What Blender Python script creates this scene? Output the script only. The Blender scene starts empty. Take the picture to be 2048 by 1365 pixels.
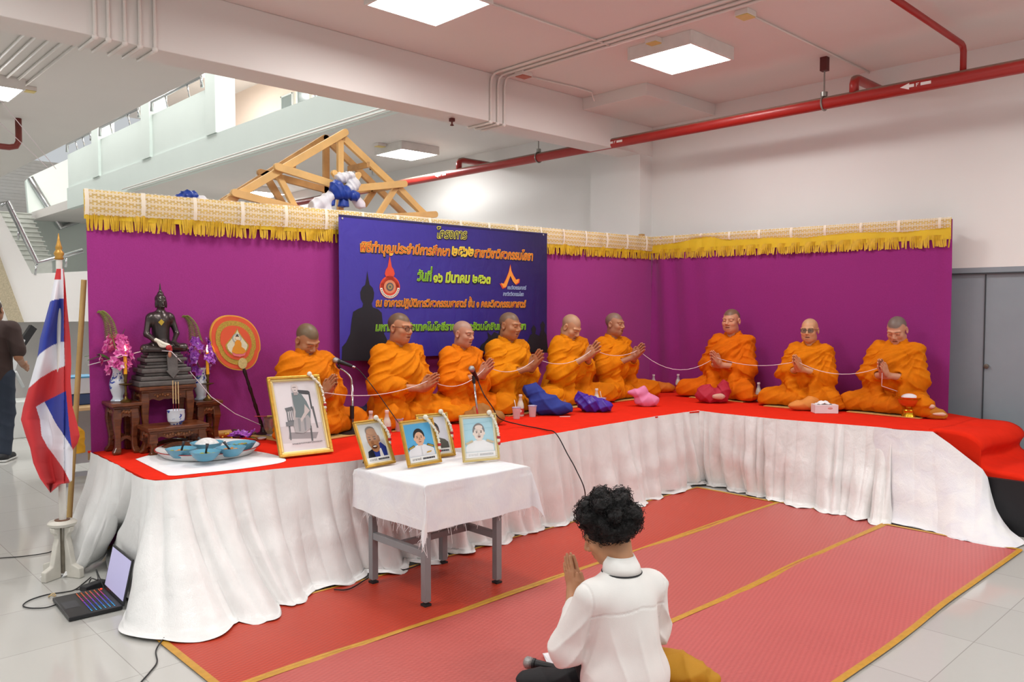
import bpy, bmesh, math, random
import numpy as np
from mathutils import Vector, Matrix
SC = bpy.context.scene
COL = SC.collection
PI = math.pi
random.seed(7)

# ------------------------------------------------------------------ camera, world, exposure
F_PX, CX, CY, HOR, HC = 1604.0, 1024.0, 682.5, 615.0, 1.6
PITCH = math.atan((CY-HOR)/F_PX); YAW = math.radians(46.3)
cam_data = bpy.data.cameras.new('camera')
cam_data.sensor_width = 36.0; cam_data.lens = 36.0*F_PX/2048.0
cam_data.clip_start = 0.05; cam_data.clip_end = 200
cam = bpy.data.objects.new('camera', cam_data); COL.objects.link(cam)
cam.location = (0, 0, HC)
cam.rotation_euler = (PI/2-PITCH, 0, YAW-PI/2)
SC.camera = cam
SC.view_settings.view_transform = 'Standard'; SC.view_settings.look = 'None'
SC.view_settings.gamma = 1.0; SC.view_settings.use_curve_mapping = False
SC.view_settings.exposure = 0.0
SC.cycles.use_denoising = True
SC.cycles.max_bounces = 6; SC.cycles.diffuse_bounces = 4; SC.cycles.transparent_max_bounces = 8
world = bpy.data.worlds.new('world'); SC.world = world; world.use_nodes = True
world.node_tree.nodes['Background'].inputs[0].default_value = (0.93, 0.97, 1.0, 1)
world.node_tree.nodes['Background'].inputs[1].default_value = 0.60
LAMP_E = 38.0           # emission of the fluorescent ceiling panels

# camera rays: turn a pixel of the 2048x1365 picture into a point on a real plane
_F0 = np.array([math.cos(YAW), math.sin(YAW), 0]); _R = np.array([math.sin(YAW), -math.cos(YAW), 0]); _U0 = np.array([0, 0, 1.0])
_F = _F0*math.cos(PITCH)-_U0*math.sin(PITCH); _U = _U0*math.cos(PITCH)+_F0*math.sin(PITCH); _C = np.array([0, 0, HC])
def ray(x, y): return _F+_R*(x-CX)/F_PX-_U*(y-CY)/F_PX
def AZ(x, y, z=0.0):
    d = ray(x, y); return _C+d*((z-HC)/d[2])
def AX(x, y, X):
    d = ray(x, y); return _C+d*(X/d[0])
def AY(x, y, Y):
    d = ray(x, y); return _C+d*(Y/d[1])
def AD(x, y, dep): return _C+ray(x, y)*dep
def AP(x, y, p, n):
    d = ray(x, y); n = np.array(n, float); return _C+d*(np.dot(np.array(p)-_C, n)/np.dot(d, n))

STAGE = 0.675           # height of the stage top
CEIL = 3.826
CA, CC, CB = np.array([1.57, 5.54]), np.array([7.50, 5.55]), np.array([7.55, 2.40])      # the curtain's plan: left end, corner, right end

# ------------------------------------------------------------------ materials
def lin(c):
    if isinstance(c, str):
        c = c.lstrip('#'); c = [int(c[i:i+2], 16)/255 for i in (0, 2, 4)]
    return tuple((v/12.92 if v <= 0.04045 else ((v+0.055)/1.055)**2.4) for v in c[:3])+(1.0,)
class NT:
    def __init__(s, name):
        s.m = bpy.data.materials.new(name); s.m.use_nodes = True; s.t = s.m.node_tree; s.n = s.t.nodes; s.l = s.t.links
        s.b = s.n['Principled BSDF']; s.out = s.n['Material Output']
    def node(s, t, **k):
        n = s.n.new(t)
        for a, v in k.items(): setattr(n, a, v)
        return n
    def link(s, a, b): s.l.new(a, b)
    def coord(s, scale=1.0, kind='Object'):
        tc = s.node('ShaderNodeTexCoord'); mp = s.node('ShaderNodeMapping')
        mp.inputs['Scale'].default_value = scale if hasattr(scale, '__len__') else (scale,)*3
        s.link(tc.outputs[kind], mp.inputs[0]); return mp.outputs[0]
    def noise(s, vec, sc, det=3, dist=0.0):
        n = s.node('ShaderNodeTexNoise'); n.inputs['Scale'].default_value = sc; n.inputs['Detail'].default_value = det
        n.inputs['Distortion'].default_value = dist; s.link(vec, n.inputs['Vector']); return n.outputs[0]
    def math(s, op, a, b=None, c=None):
        n = s.node('ShaderNodeMath', operation=op)
        for i, v in enumerate((a, b, c)):
            if v is None: continue
            if isinstance(v, (int, float)): n.inputs[i].default_value = v
            else: s.link(v, n.inputs[i])
        return n.outputs[0]
    def ramp(s, fac, *stops):
        n = s.node('ShaderNodeValToRGB'); e = n.color_ramp.elements
        while len(e) < len(stops): e.new(0.5)
        for i, (p, c) in enumerate(stops): e[i].position = p; e[i].color = lin(c)
        s.link(fac, n.inputs[0]); return n.outputs[0]
    def mix(s, fac, a, b):
        n = s.node('ShaderNodeMix', data_type='RGBA')
        for i, v in ((0, fac), (6, a), (7, b)):
            if isinstance(v, (int, float)): n.inputs[i].default_value = v
            elif isinstance(v, (str, tuple)): n.inputs[i].default_value = lin(v)
            else: s.link(v, n.inputs[i])
        return n.outputs[2]
    def bump(s, h, strength=0.3, dist=0.01):
        n = s.node('ShaderNodeBump'); n.inputs['Strength'].default_value = strength; n.inputs['Distance'].default_value = dist
        s.link(h, n.inputs['Height']); s.link(n.outputs[0], s.b.inputs['Normal'])
    def color(s, c):
        if isinstance(c, (str, tuple)): s.b.inputs['Base Color'].default_value = lin(c)
        else: s.link(c, s.b.inputs['Base Color'])
    def set(s, **k):
        for a, v in k.items():
            i = s.b.inputs[a.replace('_', ' ')]
            if hasattr(v, 'is_linked'): s.link(v, i)
            else: i.default_value = v
_MC = {}
def M(name, color, rough=0.6, metal=0.0, var=0.06, vs=6.0, bump=0.0, bs=40.0, **k):
    """a plain procedural surface: one colour with slight noise variation and optional grain"""
    if name in _MC: return _MC[name]
    t = NT(name); co = t.coord()
    if var > 0:
        c = lin(color); f = t.noise(co, vs, 3)
        a = tuple(max(0, x*(1-var*2)) for x in c[:3])+(1,); b = tuple(min(1, x*(1+var*2)) for x in c[:3])+(1,)
        n = t.node('ShaderNodeMix', data_type='RGBA'); t.link(f, n.inputs[0]); n.inputs[6].default_value = a; n.inputs[7].default_value = b
        t.color(n.outputs[2])
    else: t.color(color)
    t.set(Roughness=rough, Metallic=metal, **k)
    if bump: t.bump(t.noise(co, bs, 4), bump, 0.004)
    _MC[name] = t.m; return t.m
def M_emit(name, color, strength):
    t = NT(name); t.color(color); t.b.inputs['Emission Color'].default_value = lin(color); t.b.inputs['Emission Strength'].default_value = strength
    return t.m
def M_vcol(name, rough=0.55, **k):
    t = NT(name); a = t.node('ShaderNodeVertexColor', layer_name='Col'); t.color(a.outputs[0]); t.set(Roughness=rough, **k); return t.m

# ------------------------------------------------------------------ objects
def tag(o, label=None, cat=None, group=None, kind=None):
    if label: o['label'] = label
    if cat: o['category'] = cat
    if group: o['group'] = group
    if kind: o['kind'] = kind
    return o
def thing(name, label, cat, loc=(0, 0, 0), rz=0.0, group=None):
    o = bpy.data.objects.new(name, None); COL.objects.link(o); o.empty_display_size = 0.1
    o.location = tuple(float(v) for v in loc); o.rotation_euler = (0, 0, rz)
    return tag(o, label, cat, group)
def link_mesh(name, me, parent=None):
    o = bpy.data.objects.new(name, me); COL.objects.link(o)
    if parent is not None: o.parent = parent
    return o
def copy_thing(o, loc=None, rz=None, label=None, parent=None):
    c = o.copy(); COL.objects.link(c); c.parent = parent
    if loc is not None: c.location = tuple(float(v) for v in loc)
    if rz is not None: c.rotation_euler = (0, 0, rz)
    if label: c['label'] = label
    for ch in o.children: copy_thing(ch, parent=c)
    return c
class MB:
    """collects shapes into one mesh"""
    def __init__(s): s.v = []; s.f = []; s.mi = []; s.cur = 0
    def add(s, verts, faces):
        b = len(s.v); s.v += [tuple(float(c) for c in p) for p in verts]; s.f += [tuple(i+b for i in f) for f in faces]; s.mi += [s.cur]*len(faces); return s
    def box(s, c, size, rot=None):
        h = [x/2 for x in size]; R = rot if rot is not None else Matrix.Identity(3)
        vs = [Vector(c)+R @ Vector((sx*h[0], sy*h[1], sz*h[2])) for sx in (-1, 1) for sy in (-1, 1) for sz in (-1, 1)]
        return s.add(vs, [(0, 1, 3, 2), (4, 6, 7, 5), (0, 4, 5, 1), (2, 3, 7, 6), (0, 2, 6, 4), (1, 5, 7, 3)])
    def bx(s, lo, hi): return s.box([(a+b)/2 for a, b in zip(lo, hi)], [abs(b-a) for a, b in zip(lo, hi)])
    def bar(s, a, b, w, h, up=(0, 0, 1), round_end=False):
        a = Vector(a); b = Vector(b); d = (b-a); L = d.length; d.normalize(); x = d.cross(Vector(up))
        if x.length < 1e-4: x = d.cross(Vector((0, 1, 0)))
        x.normalize(); z = x.cross(d); R = Matrix((x, d, z)).transposed()
        if not round_end: return s.box((a+b)/2, (w, L, h), R)
        poly = []; r = h/2
        for k in range(9):
            t = -PI/2+PI*k/8; poly.append((L/2-r+r*math.cos(t), r*math.sin(t)))
        for k in range(9):
            t = PI/2+PI*k/8; poly.append((-L/2+r+r*math.cos(t), r*math.sin(t)))
        n = len(poly); vs = [(a+b)/2+R @ Vector((sx*w/2, p, q)) for sx in (-1, 1) for p, q in poly]
        fs = [tuple(range(n)), tuple(range(2*n-1, n-1, -1))]+[(i, i+n, (i+1) % n+n, (i+1) % n) for i in range(n)]
        return s.add(vs, fs)
    def tube(s, pts, r, n=8, caps=True):
        pts = [Vector(p) for p in pts]; m = len(pts); rs = r if hasattr(r, '__len__') else [r]*m
        vs = []; t0 = (pts[1]-pts[0]).normalized(); x = t0.orthogonal().normalized()
        for i, p in enumerate(pts):
            t = (pts[min(i+1, m-1)]-pts[max(i-1, 0)])
            t = t.normalized() if t.length > 1e-9 else t0
            x = (x-t*x.dot(t)); x = x.normalized() if x.length > 1e-6 else t.orthogonal().normalized(); y = t.cross(x)
            vs += [p+(x*math.cos(2*PI*k/n)+y*math.sin(2*PI*k/n))*rs[i] for k in range(n)]
        fs = [(i*n+k, i*n+(k+1) % n, (i+1)*n+(k+1) % n, (i+1)*n+k) for i in range(m-1) for k in range(n)]
        if caps: fs += [tuple(range(n-1, -1, -1)), tuple((m-1)*n+k for k in range(n))]
        return s.add(vs, fs)
    def lathe(s, prof, c=(0, 0, 0), n=24, sx=1.0, sy=1.0, ring=False):
        if ring: prof = list(prof)+[prof[0]]
        c = Vector(c); vs = []
        for r, z in prof: vs += [c+Vector((r*sx*math.cos(2*PI*k/n), r*sy*math.sin(2*PI*k/n), z)) for k in range(n)]
        m = len(prof)
        fs = [(i*n+k, i*n+(k+1) % n, (i+1)*n+(k+1) % n, (i+1)*n+k) for i in range(m-1) for k in range(n)]
        if not ring: fs += [tuple(range(n-1, -1, -1)), tuple((m-1)*n+k for k in range(n))]
        return s.add(vs, fs)
    def sphere(s, c, r, n=12, m=8):
        r = r if hasattr(r, '__len__') else (r, r, r)
        prof = [(math.sin(PI*i/m), -math.cos(PI*i/m)) for i in range(m+1)]
        vs = []
        for rr, z in prof: vs += [(c[0]+r[0]*max(rr, 1e-3)*math.cos(2*PI*k/n), c[1]+r[1]*max(rr, 1e-3)*math.sin(2*PI*k/n), c[2]+r[2]*z) for k in range(n)]
        fs = [(i*n+k, i*n+(k+1) % n, (i+1)*n+(k+1) % n, (i+1)*n+k) for i in range(m) for k in range(n)]
        return s.add(vs, fs)
    def prism(s, poly, y0, y1, fr=None):
        """polygon in (x,z) pushed from y0 to y1; fr maps a local point to where it stands"""
        n = len(poly); vs = [(x, y, z) for y in (y0, y1) for x, z in poly]
        if fr: vs = [fr(*v) for v in vs]
        return s.add(vs, [tuple(range(n)), tuple(range(2*n-1, n-1, -1))]+[(i, i+n, (i+1) % n+n, (i+1) % n) for i in range(n)])
    def grid(s, P):
        """P: array [m,n,3]"""
        m, n = P.shape[:2]
        return s.add(P.reshape(-1, 3), [(i*n+j, i*n+j+1, (i+1)*n+j+1, (i+1)*n+j) for i in range(m-1) for j in range(n-1)])
    def xform(s, mat, start=0):
        for i in range(start, len(s.v)): s.v[i] = tuple(mat @ Vector(s.v[i]))
        return s
    def build(s, name, mats, parent=None, smooth=False, bevel=0.0, solid=0.0, subsurf=0, fix=True):
        me = bpy.data.meshes.new(name); me.from_pydata(s.v, [], s.f)
        mats = mats if isinstance(mats, (list, tuple)) else [mats]
        for m in mats: me.materials.append(m)
        if len(mats) > 1: me.polygons.foreach_set('material_index', s.mi)
        if fix:
            bm = bmesh.new(); bm.from_mesh(me); bmesh.ops.recalc_face_normals(bm, faces=bm.faces); bm.to_mesh(me); bm.free()
        o = link_mesh(name, me, parent)
        if smooth is True: me.polygons.foreach_set('use_smooth', [True]*len(me.polygons))
        elif smooth: shade_auto(me, smooth)
        if solid: md = o.modifiers.new('thickness', 'SOLIDIFY'); md.thickness = solid; md.offset = 0
        if bevel: md = o.modifiers.new('bevel', 'BEVEL'); md.width = bevel; md.segments = 2; md.limit_method = 'ANGLE'; md.angle_limit = math.radians(40)
        if subsurf: md = o.modifiers.new('subdiv', 'SUBSURF'); md.levels = md.render_levels = subsurf
        return o
def shade_auto(me, ang):
    """smooth, with edges sharper than ang kept crisp"""
    me.polygons.foreach_set('use_smooth', [True]*len(me.polygons))
    bm = bmesh.new(); bm.from_mesh(me); a = math.radians(ang)
    for e in bm.edges: e.smooth = not (len(e.link_faces) == 2 and e.calc_face_angle(0) > a)
    bm.to_mesh(me); bm.free()
def spline(pts, n=10):
    """Catmull-Rom through pts"""
    P = [np.array(p, float) for p in pts]; P = [2*P[0]-P[1]]+P+[2*P[-1]-P[-2]]; out = []
    for i in range(1, len(P)-2):
        for k in range(n):
            t = k/n; a, b, c, d = P[i-1:i+3]
            out.append(0.5*((2*b)+(-a+c)*t+(2*a-5*b+4*c-d)*t*t+(-a+3*b-3*c+d)*t**3))
    out.append(P[-2]); return out
def sag(a, b, drop, n=14):
    a = np.array(a, float); b = np.array(b, float)
    return [a+(b-a)*t-np.array([0, 0, drop*4*t*(1-t)]) for t in np.linspace(0, 1, n)]
def nz(p, f, seed=0, o=6):
    """smooth pseudo-noise in about -1..1 of points [...,3]"""
    r = np.random.RandomState(seed); p = np.asarray(p); out = 0
    for i in range(o):
        d = r.normal(size=p.shape[-1]); d /= np.linalg.norm(d); k = f*r.uniform(0.6, 1.5)
        out = out+np.sin(p@d*k+r.uniform(0, 6.28))
    return out/o*1.6
def sstep(a, b, x):
    t = np.clip((x-a)/(b-a), 0, 1); return t*t*(3-2*t)

# ------------------------------------------------------------------ sculpting: soft unions of limbs, skinned as one continuous surface
class Field:
    def __init__(s, lo, hi, h):
        s.lo = np.array(lo, float); s.h = h; s.n = np.ceil((np.array(hi)-s.lo)/h).astype(int)+1
        s.a = np.full(s.n, 9.0, np.float32)
        s.ax = [(s.lo[i]+np.arange(s.n[i])*h).astype(np.float32) for i in range(3)]
    def _sl(s, lo, hi):
        i0 = np.clip(np.floor((np.array(lo)-s.lo)/s.h).astype(int), 0, s.n); i1 = np.clip(np.ceil((np.array(hi)-s.lo)/s.h).astype(int)+1, 0, s.n)
        if (i1 <= i0).any(): return None, None
        sl = tuple(slice(a, b) for a, b in zip(i0, i1))
        x = s.ax[0][sl[0]][:, None, None]; y = s.ax[1][sl[1]][None, :, None]; z = s.ax[2][sl[2]][None, None, :]
        return sl, (x, y, z)
    def _mix(s, sl, d, k, sub):
        a = s.a[sl]; d = d.astype(np.float32)
        if sub: a, d = -a, d
        if k > 0:
            h = np.maximum(k-np.abs(a-d), 0)/k; r = np.minimum(a, d)-h*h*k*0.25
        else: r = np.minimum(a, d)
        s.a[sl] = -r if sub else r
    def cap(s, a, b, ra, rb=None, k=0.02, sub=False, flat=None):
        """tapered limb from a to b; flat=(axis,factor) squeezes its section"""
        rb = ra if rb is None else rb; a = np.array(a, float); b = np.array(b, float); R = max(ra, rb)+k+2*s.h
        sl, g = s._sl(np.minimum(a, b)-R, np.maximum(a, b)+R)
        if sl is None: return s
        ba = b-a; L = max(ba@ba, 1e-9); p = [g[i]-a[i] for i in range(3)]
        t = np.clip((p[0]*ba[0]+p[1]*ba[1]+p[2]*ba[2])/L, 0, 1)
        q = [p[i]-t*ba[i] for i in range(3)]
        if flat: q[flat[0]] = q[flat[0]]*flat[1]
        d = np.sqrt(q[0]**2+q[1]**2+q[2]**2)-(ra+(rb-ra)*t)
        s._mix(sl, d, k, sub); return s
    def ell(s, c, r, k=0.02, rot=None, sub=False):
        r = np.array(r if hasattr(r, '__len__') else (r,)*3, float); R = r.max()+k+2*s.h if rot is not None else r+k+2*s.h
        sl, g = s._sl(np.array(c)-R, np.array(c)+R)
        if sl is None: return s
        p = [g[i]-c[i] for i in range(3)]
        if rot is not None:
            m = np.array(rot.to_3x3() if hasattr(rot, 'to_3x3') else rot).T
            p = [m[i, 0]*p[0]+m[i, 1]*p[1]+m[i, 2]*p[2] for i in range(3)]
        k0 = np.sqrt((p[0]/r[0])**2+(p[1]/r[1])**2+(p[2]/r[2])**2); k1 = np.sqrt((p[0]/r[0]**2)**2+(p[1]/r[1]**2)**2+(p[2]/r[2]**2)**2)
        d = k0*(k0-1)/np.maximum(k1, 1e-6); s._mix(sl, d, k, sub); return s
    def floor_cut(s, z):
        s.a = np.maximum(s.a, (z-s.ax[2])[None, None, :].astype(np.float32)); return s
    def nets(s):
        a = s.a; a[0] = a[-1] = 9; a[:, 0] = a[:, -1] = 9; a[:, :, 0] = a[:, :, -1] = 9
        neg = a < 0; nx, ny, nzz = [v-1 for v in a.shape]
        cnt = np.zeros((nx, ny, nzz), np.int8)
        offs = [(i, j, k) for i in (0, 1) for j in (0, 1) for k in (0, 1)]
        for i, j, k in offs: cnt += neg[i:nx+i, j:ny+j, k:nzz+k]
        ci = np.argwhere((cnt > 0) & (cnt < 8)); idx = np.full((nx, ny, nzz), -1, np.int32); idx[tuple(ci.T)] = np.arange(len(ci))
        val = {o: a[ci[:, 0]+o[0], ci[:, 1]+o[1], ci[:, 2]+o[2]] for o in offs}
        acc = np.zeros((len(ci), 3)); w = np.zeros(len(ci))
        for o in offs:
            for ax in range(3):
                if o[ax]: continue
                q = list(o); q[ax] = 1; q = tuple(q); va, vb = val[o], val[q]; m = (va < 0) != (vb < 0)
                t = np.where(m, va/np.where(m, va-vb, 1), 0); pos = np.tile(np.array(o, float), (len(ci), 1)); pos[:, ax] += t
                acc += pos*m[:, None]; w += m
        V = s.lo+(ci+acc/w[:, None])*s.h
        Q = []
        for ax in range(3):
            sl0 = [slice(None)]*3; sl1 = [slice(None)]*3; sl0[ax] = slice(0, -1); sl1[ax] = slice(1, None)
            e = np.argwhere(neg[tuple(sl0)] != neg[tuple(sl1)]); u, v = (ax+1) % 3, (ax+2) % 3
            e = e[(e[:, u] > 0) & (e[:, v] > 0) & (e[:, u] < a.shape[u]-1) & (e[:, v] < a.shape[v]-1)]
            def at(du, dv):
                c = e.copy(); c[:, u] += du; c[:, v] += dv; return idx[tuple(c.T)]
            q = np.stack([at(-1, -1), at(0, -1), at(0, 0), at(-1, 0)], 1); fl = ~neg[tuple(e.T)]
            q[fl] = q[fl][:, ::-1]; Q.append(q)
        Q = np.concatenate(Q); return V, Q[(Q >= 0).all(1)]
def normals(V, Q):
    n = np.cross(V[Q[:, 2]]-V[Q[:, 0]], V[Q[:, 3]]-V[Q[:, 1]]); N = np.zeros_like(V)
    for i in range(4): np.add.at(N, Q[:, i], n)
    return N/np.maximum(np.linalg.norm(N, axis=1), 1e-12)[:, None]
def relax(V, Q, it=2, f=0.5):
    for _ in range(it):
        S = np.zeros_like(V); c = np.zeros(len(V))
        for i in range(4):
            for j in (1, 3): np.add.at(S, Q[:, i], V[Q[:, (i+j) % 4]]); np.add.at(c, Q[:, i], 1)
        V = V+(S/np.maximum(c, 1)[:, None]-V)*f
    return V
def np_mesh(name, V, Q, mats, col=None, mi=None):
    me = bpy.data.meshes.new(name); me.vertices.add(len(V)); me.vertices.foreach_set('co', V.astype(np.float32).ravel())
    me.loops.add(Q.size); me.loops.foreach_set('vertex_index', Q.astype(np.int32).ravel()); k = Q.shape[1]
    me.polygons.add(len(Q)); me.polygons.foreach_set('loop_start', np.arange(0, Q.size, k, dtype=np.int32))
    me.polygons.foreach_set('use_smooth', np.ones(len(Q), bool))
    for m in (mats if isinstance(mats, (list, tuple)) else [mats]): me.materials.append(m)
    if mi is not None: me.polygons.foreach_set('material_index', mi.astype(np.int32))
    if col is not None:
        ca = me.color_attributes.new('Col', 'FLOAT_COLOR', 'POINT')
        ca.data.foreach_set('color', np.concatenate([col, np.ones((len(col), 1))], 1).astype(np.float32).ravel())
    me.update(calc_edges=True); me.validate(); return me
# ------------------------------------------------------------------ the hall: floor, walls, ceiling, beam, walkway, stairs
def wall_mat(name, c, var=0.02):
    return M(name, c, 0.65, var=var, vs=1.2, bump=0.04, bs=90)
WALLM = wall_mat('painted_wall', '#e9e8e4'); CEILM = wall_mat('painted_ceiling', '#e4dfda'); MINT = wall_mat('pale_green_paint', '#dfeae4')
def floor_material():
    t = NT('polished_floor_tiles'); co = t.coord((1/0.6, 1/0.6, 1)); br = t.node('ShaderNodeTexBrick'); br.offset = 0.0
    t.link(co, br.inputs['Vector']); br.inputs['Scale'].default_value = 1; br.inputs['Brick Width'].default_value = 1; br.inputs['Row Height'].default_value = 1
    br.inputs['Mortar Size'].default_value = 0.004; br.inputs['Mortar Smooth'].default_value = 0.2
    br.inputs['Color1'].default_value = lin('#c2c1bc'); br.inputs['Color2'].default_value = lin('#bcbbb6'); br.inputs['Mortar'].default_value = lin('#9d9b95')
    t.color(t.mix(t.math('MULTIPLY', t.noise(t.coord(1.0), 25, 4), 0.25), br.outputs[0], '#b9b7b0')); t.set(Roughness=0.09, IOR=1.5); return t.m
def struct(name, mb, m, bevel=0.0, smooth=False, parent=None):
    o = mb.build(name, m, parent, bevel=bevel, smooth=smooth); o['kind'] = 'structure'; return o
struct('floor', MB().bx((-8, -8, -0.1), (11, 24, 0)), floor_material())
WBX = 7.75; BF, BB, BZ = 5.724, 6.04, 3.37       # right wall; front, back and underside of the beam
DZ0, DZ1 = 0.26, 1.945
b = MB(); b.bx((WBX, 5.15, 0), (WBX+0.25, 26, CEIL)).bx((WBX, -8, 0), (WBX+0.25, -0.2, CEIL)).bx((WBX, -0.2, 0), (WBX+0.25, 2.75, DZ0)).bx((WBX, -0.2, DZ1), (WBX+0.25, 2.75, CEIL)).bx((WBX, 2.75, 0), (WBX+0.25, 5.15, CEIL))
struct('wall_right', b, WALLM)
struct('pillar', MB().bx((7.52, BF+0.006, 0), (WBX, 6.48, BZ)).bx((7.52, BB, BZ), (WBX, 6.48, CEIL)), WALLM)
# grey steel shaft doors set in the right wall above a kerb
d = MB().bx((WBX+0.03, -0.2, DZ0), (WBX+0.08, 2.75, DZ1)).build('door_1', M('grey_steel_paint', '#8c959c', 0.5, var=0.03, bump=0.03), bevel=0.002); d['kind'] = 'structure'
seam = AX(1966, 700, WBX)[1]
DG = M('dark_gap', '#3a3f43', 0.8)
for k, y in enumerate((seam, seam-1.05, seam+1.05)): MB().bx((WBX+0.022, y-0.004, DZ0+0.01), (WBX+0.032, y+0.004, DZ1-0.06)).build('door_seam', DG, d)
MB().bx((WBX-0.004, -0.2, DZ1-0.055), (WBX+0.04, 2.75, DZ1-0.045)).build('head_gap', DG, d)
MB().bx((WBX+0.0, -0.2, DZ1-0.045), (WBX+0.035, 2.75, DZ1)).build('door_head', M('grey_steel_paint', '#8c959c'), d)
p = AX(1973, 733, WBX+0.02); MB().lathe([(0.02, 0), (0.02, 0.012), (0.012, 0.014)], n=16).xform(Matrix.Translation(Vector(p)) @ Matrix.Rotation(-PI/2, 4, 'Y')).build('lock', M('lock_metal', '#6f665c', 0.4, 0.6), d, smooth=30)
# ceiling slabs either side of an open well, the deep beam, and the ledge box
WX0, WX1 = 3.23, 5.36
struct('ceiling', MB().bx((-8, -8, CEIL), (11, BB, CEIL+0.2)).bx((-8, BB, CEIL), (WX0, 26, CEIL+0.2)).bx((WX1, BB, CEIL), (11, 26, CEIL+0.2)), CEILM)
struct('beam', MB().bx((-8, BF, BZ), (WBX, BB, CEIL)), CEILM, bevel=0.006)
c = AZ(1293, 190, CEIL-0.125)
struct('ceiling_box', MB().bx((c[0], c[1], CEIL-0.125), (WBX, BF, CEIL)), CEILM, bevel=0.004)
struct('beam_far', MB().bx((WX1, 18.5, 3.4), (WBX, 18.8, CEIL)), CEILM)
struct('wall_far', MB().bx((5.3, 25.0, 0), (WBX, 25.2, CEIL)), WALLM)
# upper walkway across the well: floor edge, parapet with columns and a tube rail
struct('walkway_edge', MB().bx((5.3, BB, CEIL-0.02), (5.43, 20, 4.27)), MINT)
struct('walkway_floor', MB().bx((5.43, BB, 4.13), (10, 20, 4.25)), WALLM)
struct('parapet', MB().bx((5.33, 12.1, 4.27), (5.45, 20, 5.02)), MINT)
for k, (y0, y1) in enumerate(((14.84, 15.26), (17.7, 18.12), (12.085, 12.45))): struct('column', MB().bx((5.28, y0, 4.275), (5.6, y1, 7.4)), MINT)
PEACH = wall_mat('peach_wall', '#f1dccb'); struct('wall_upper', MB().bx((9.8, BB, 4.25), (10, 26, 8.4)), PEACH)
struct('ceiling_upper', MB().bx((-8, BB, 7.4), (11, 26, 7.6)), CEILM)
GW = M('window_glass_dark', '#7d8987', 0.15); ALU = M('window_frame_paint', '#c9d0cc', 0.4)
for k in range(4):
    y = 18.2-k*0.8; w = MB().bx((9.76, y-0.27, 6.26), (9.8, y+0.27, 6.79)).build('window_%d' % (k+1), GW); w['kind'] = 'structure'
    m = MB()
    for s in (-1, 1): m.bx((9.74, y+s*0.28-0.02, 6.23), (9.8, y+s*0.28+0.02, 6.82)).bx((9.74, y-0.30, 6.525+s*0.275-0.02), (9.8, y+0.30, 6.525+s*0.275+0.02))
    m.build('window_frame', ALU, w)
STEEL = M('polished_steel', '#c3c6c8', 0.18, 0.95, var=0.02)
def rail(name, pts, posts, label, r=0.028):
    t = thing(name, label, 'handrail', pts[0]); o = Vector(pts[0])
    MB().tube([Vector(p)-o for p in pts], r, 10).build('tube', STEEL, t, smooth=True)
    for a, c in posts: MB().tube([Vector(a)-o, Vector(c)-o], 0.014, 8).build('post', STEEL, t, smooth=True)
    return t
def prail(y0, y1, label):
    rail('handrail', [(5.3, y0, 5.06), (5.3, y0+0.02, 5.23), (5.3, y1, 5.23), (5.3, y1+0.02, 5.06)], [((5.35, y, 5.0), (5.3, y, 5.23)) for y in (y0+0.6, y1-0.6)], label)
prail(12.6, 14.74, 'bright steel handrail on the upper parapet nearest the beam'); prail(15.4, 17.6, 'steel handrail on the upper parapet between its two columns'); prail(18.2, 19.9, 'farthest steel handrail on the upper parapet above the stairs')
# stair: landing guard, flight of steps behind it, sloping soffit with an aggregate edge
SY = 12.0
g0 = AY(0, 640, SY); zt = AY(110, 532, SY)[2]; zb = AY(110, 644, SY)[2]
xr = 4.9; xl = AY(-40, 600, SY)[0]; xk = AY(64, 548, SY)[0]
poly = [(AY(-60, 640, SY)[0], zb), (xr, zb), (xr, AY(175, 524, SY)[2]), (xk, AY(64, 548, SY)[2]), (AY(0, 425, SY)[0], AY(0, 425, SY)[2]), (AY(-60, 330, SY)[0], AY(-60, 330, SY)[2])]
struct('stair_guard', MB().prism(poly, SY, SY+0.12), WALLM)
AGG = M('washed_aggregate', '#b9ae93', 0.85, var=0.2, vs=60, bump=0.4, bs=120)
poly = [(AY(17, 642, SY)[0], zb), (AY(47, 642, SY)[0], zb), (AY(0, 516, SY)[0], AY(0, 516, SY)[2]), (AY(-30, 440, SY)[0], AY(-30, 440, SY)[2]), (AY(-60, 440, SY)[0], AY(-60, 440, SY)[2])]
struct('stair_soffit_edge', MB().prism(poly, SY-0.03, SY+0.02), AGG)
struct('landing', MB().bx((xl, SY+0.12, zb), (xr, SY+2.0, zt-0.2)), M('stair_concrete', '#9a9c97', 0.8))
st = MB(); TR = M('stair_tread', '#b9bbb4', 0.75, var=0.1); YS = 20.0
for k in range(11):
    y = YS+0.28*k; r_ = AY(104-4.1*k, 520-9.2*k, y); l_ = AY(-60, 520, y); zz = r_[2]
    st.bx((l_[0], y, zz-0.9), (r_[0], y+0.32, zz-0.012)).bx((l_[0], y-0.03, zz-0.012), (r_[0]+0.02, y+0.32, zz+0.012))
struct('stair', st, TR)
pl = [(176, 560), (104, 560), (60, 460), (52, 362), (62, 352), (176, 300)]; yw = YS+3.4
struct('stair_wall', MB().prism([(AY(a, c_, yw)[0], AY(a, c_, yw)[2]) for a, c_ in pl], yw, yw+0.15), MINT)
rail('handrail', [AY(0, 410, SY), AY(14, 403, SY), AY(74, 526, SY), AY(165, 502, SY)], [(AY(74, 526, SY), AY(70, 550, SY)), (AY(133, 512, SY), AY(131, 535, SY)), (AY(38, 455, SY), AY(36, 480, SY))], 'steel tube handrail bending along the stair landing guard', 0.035)
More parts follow.
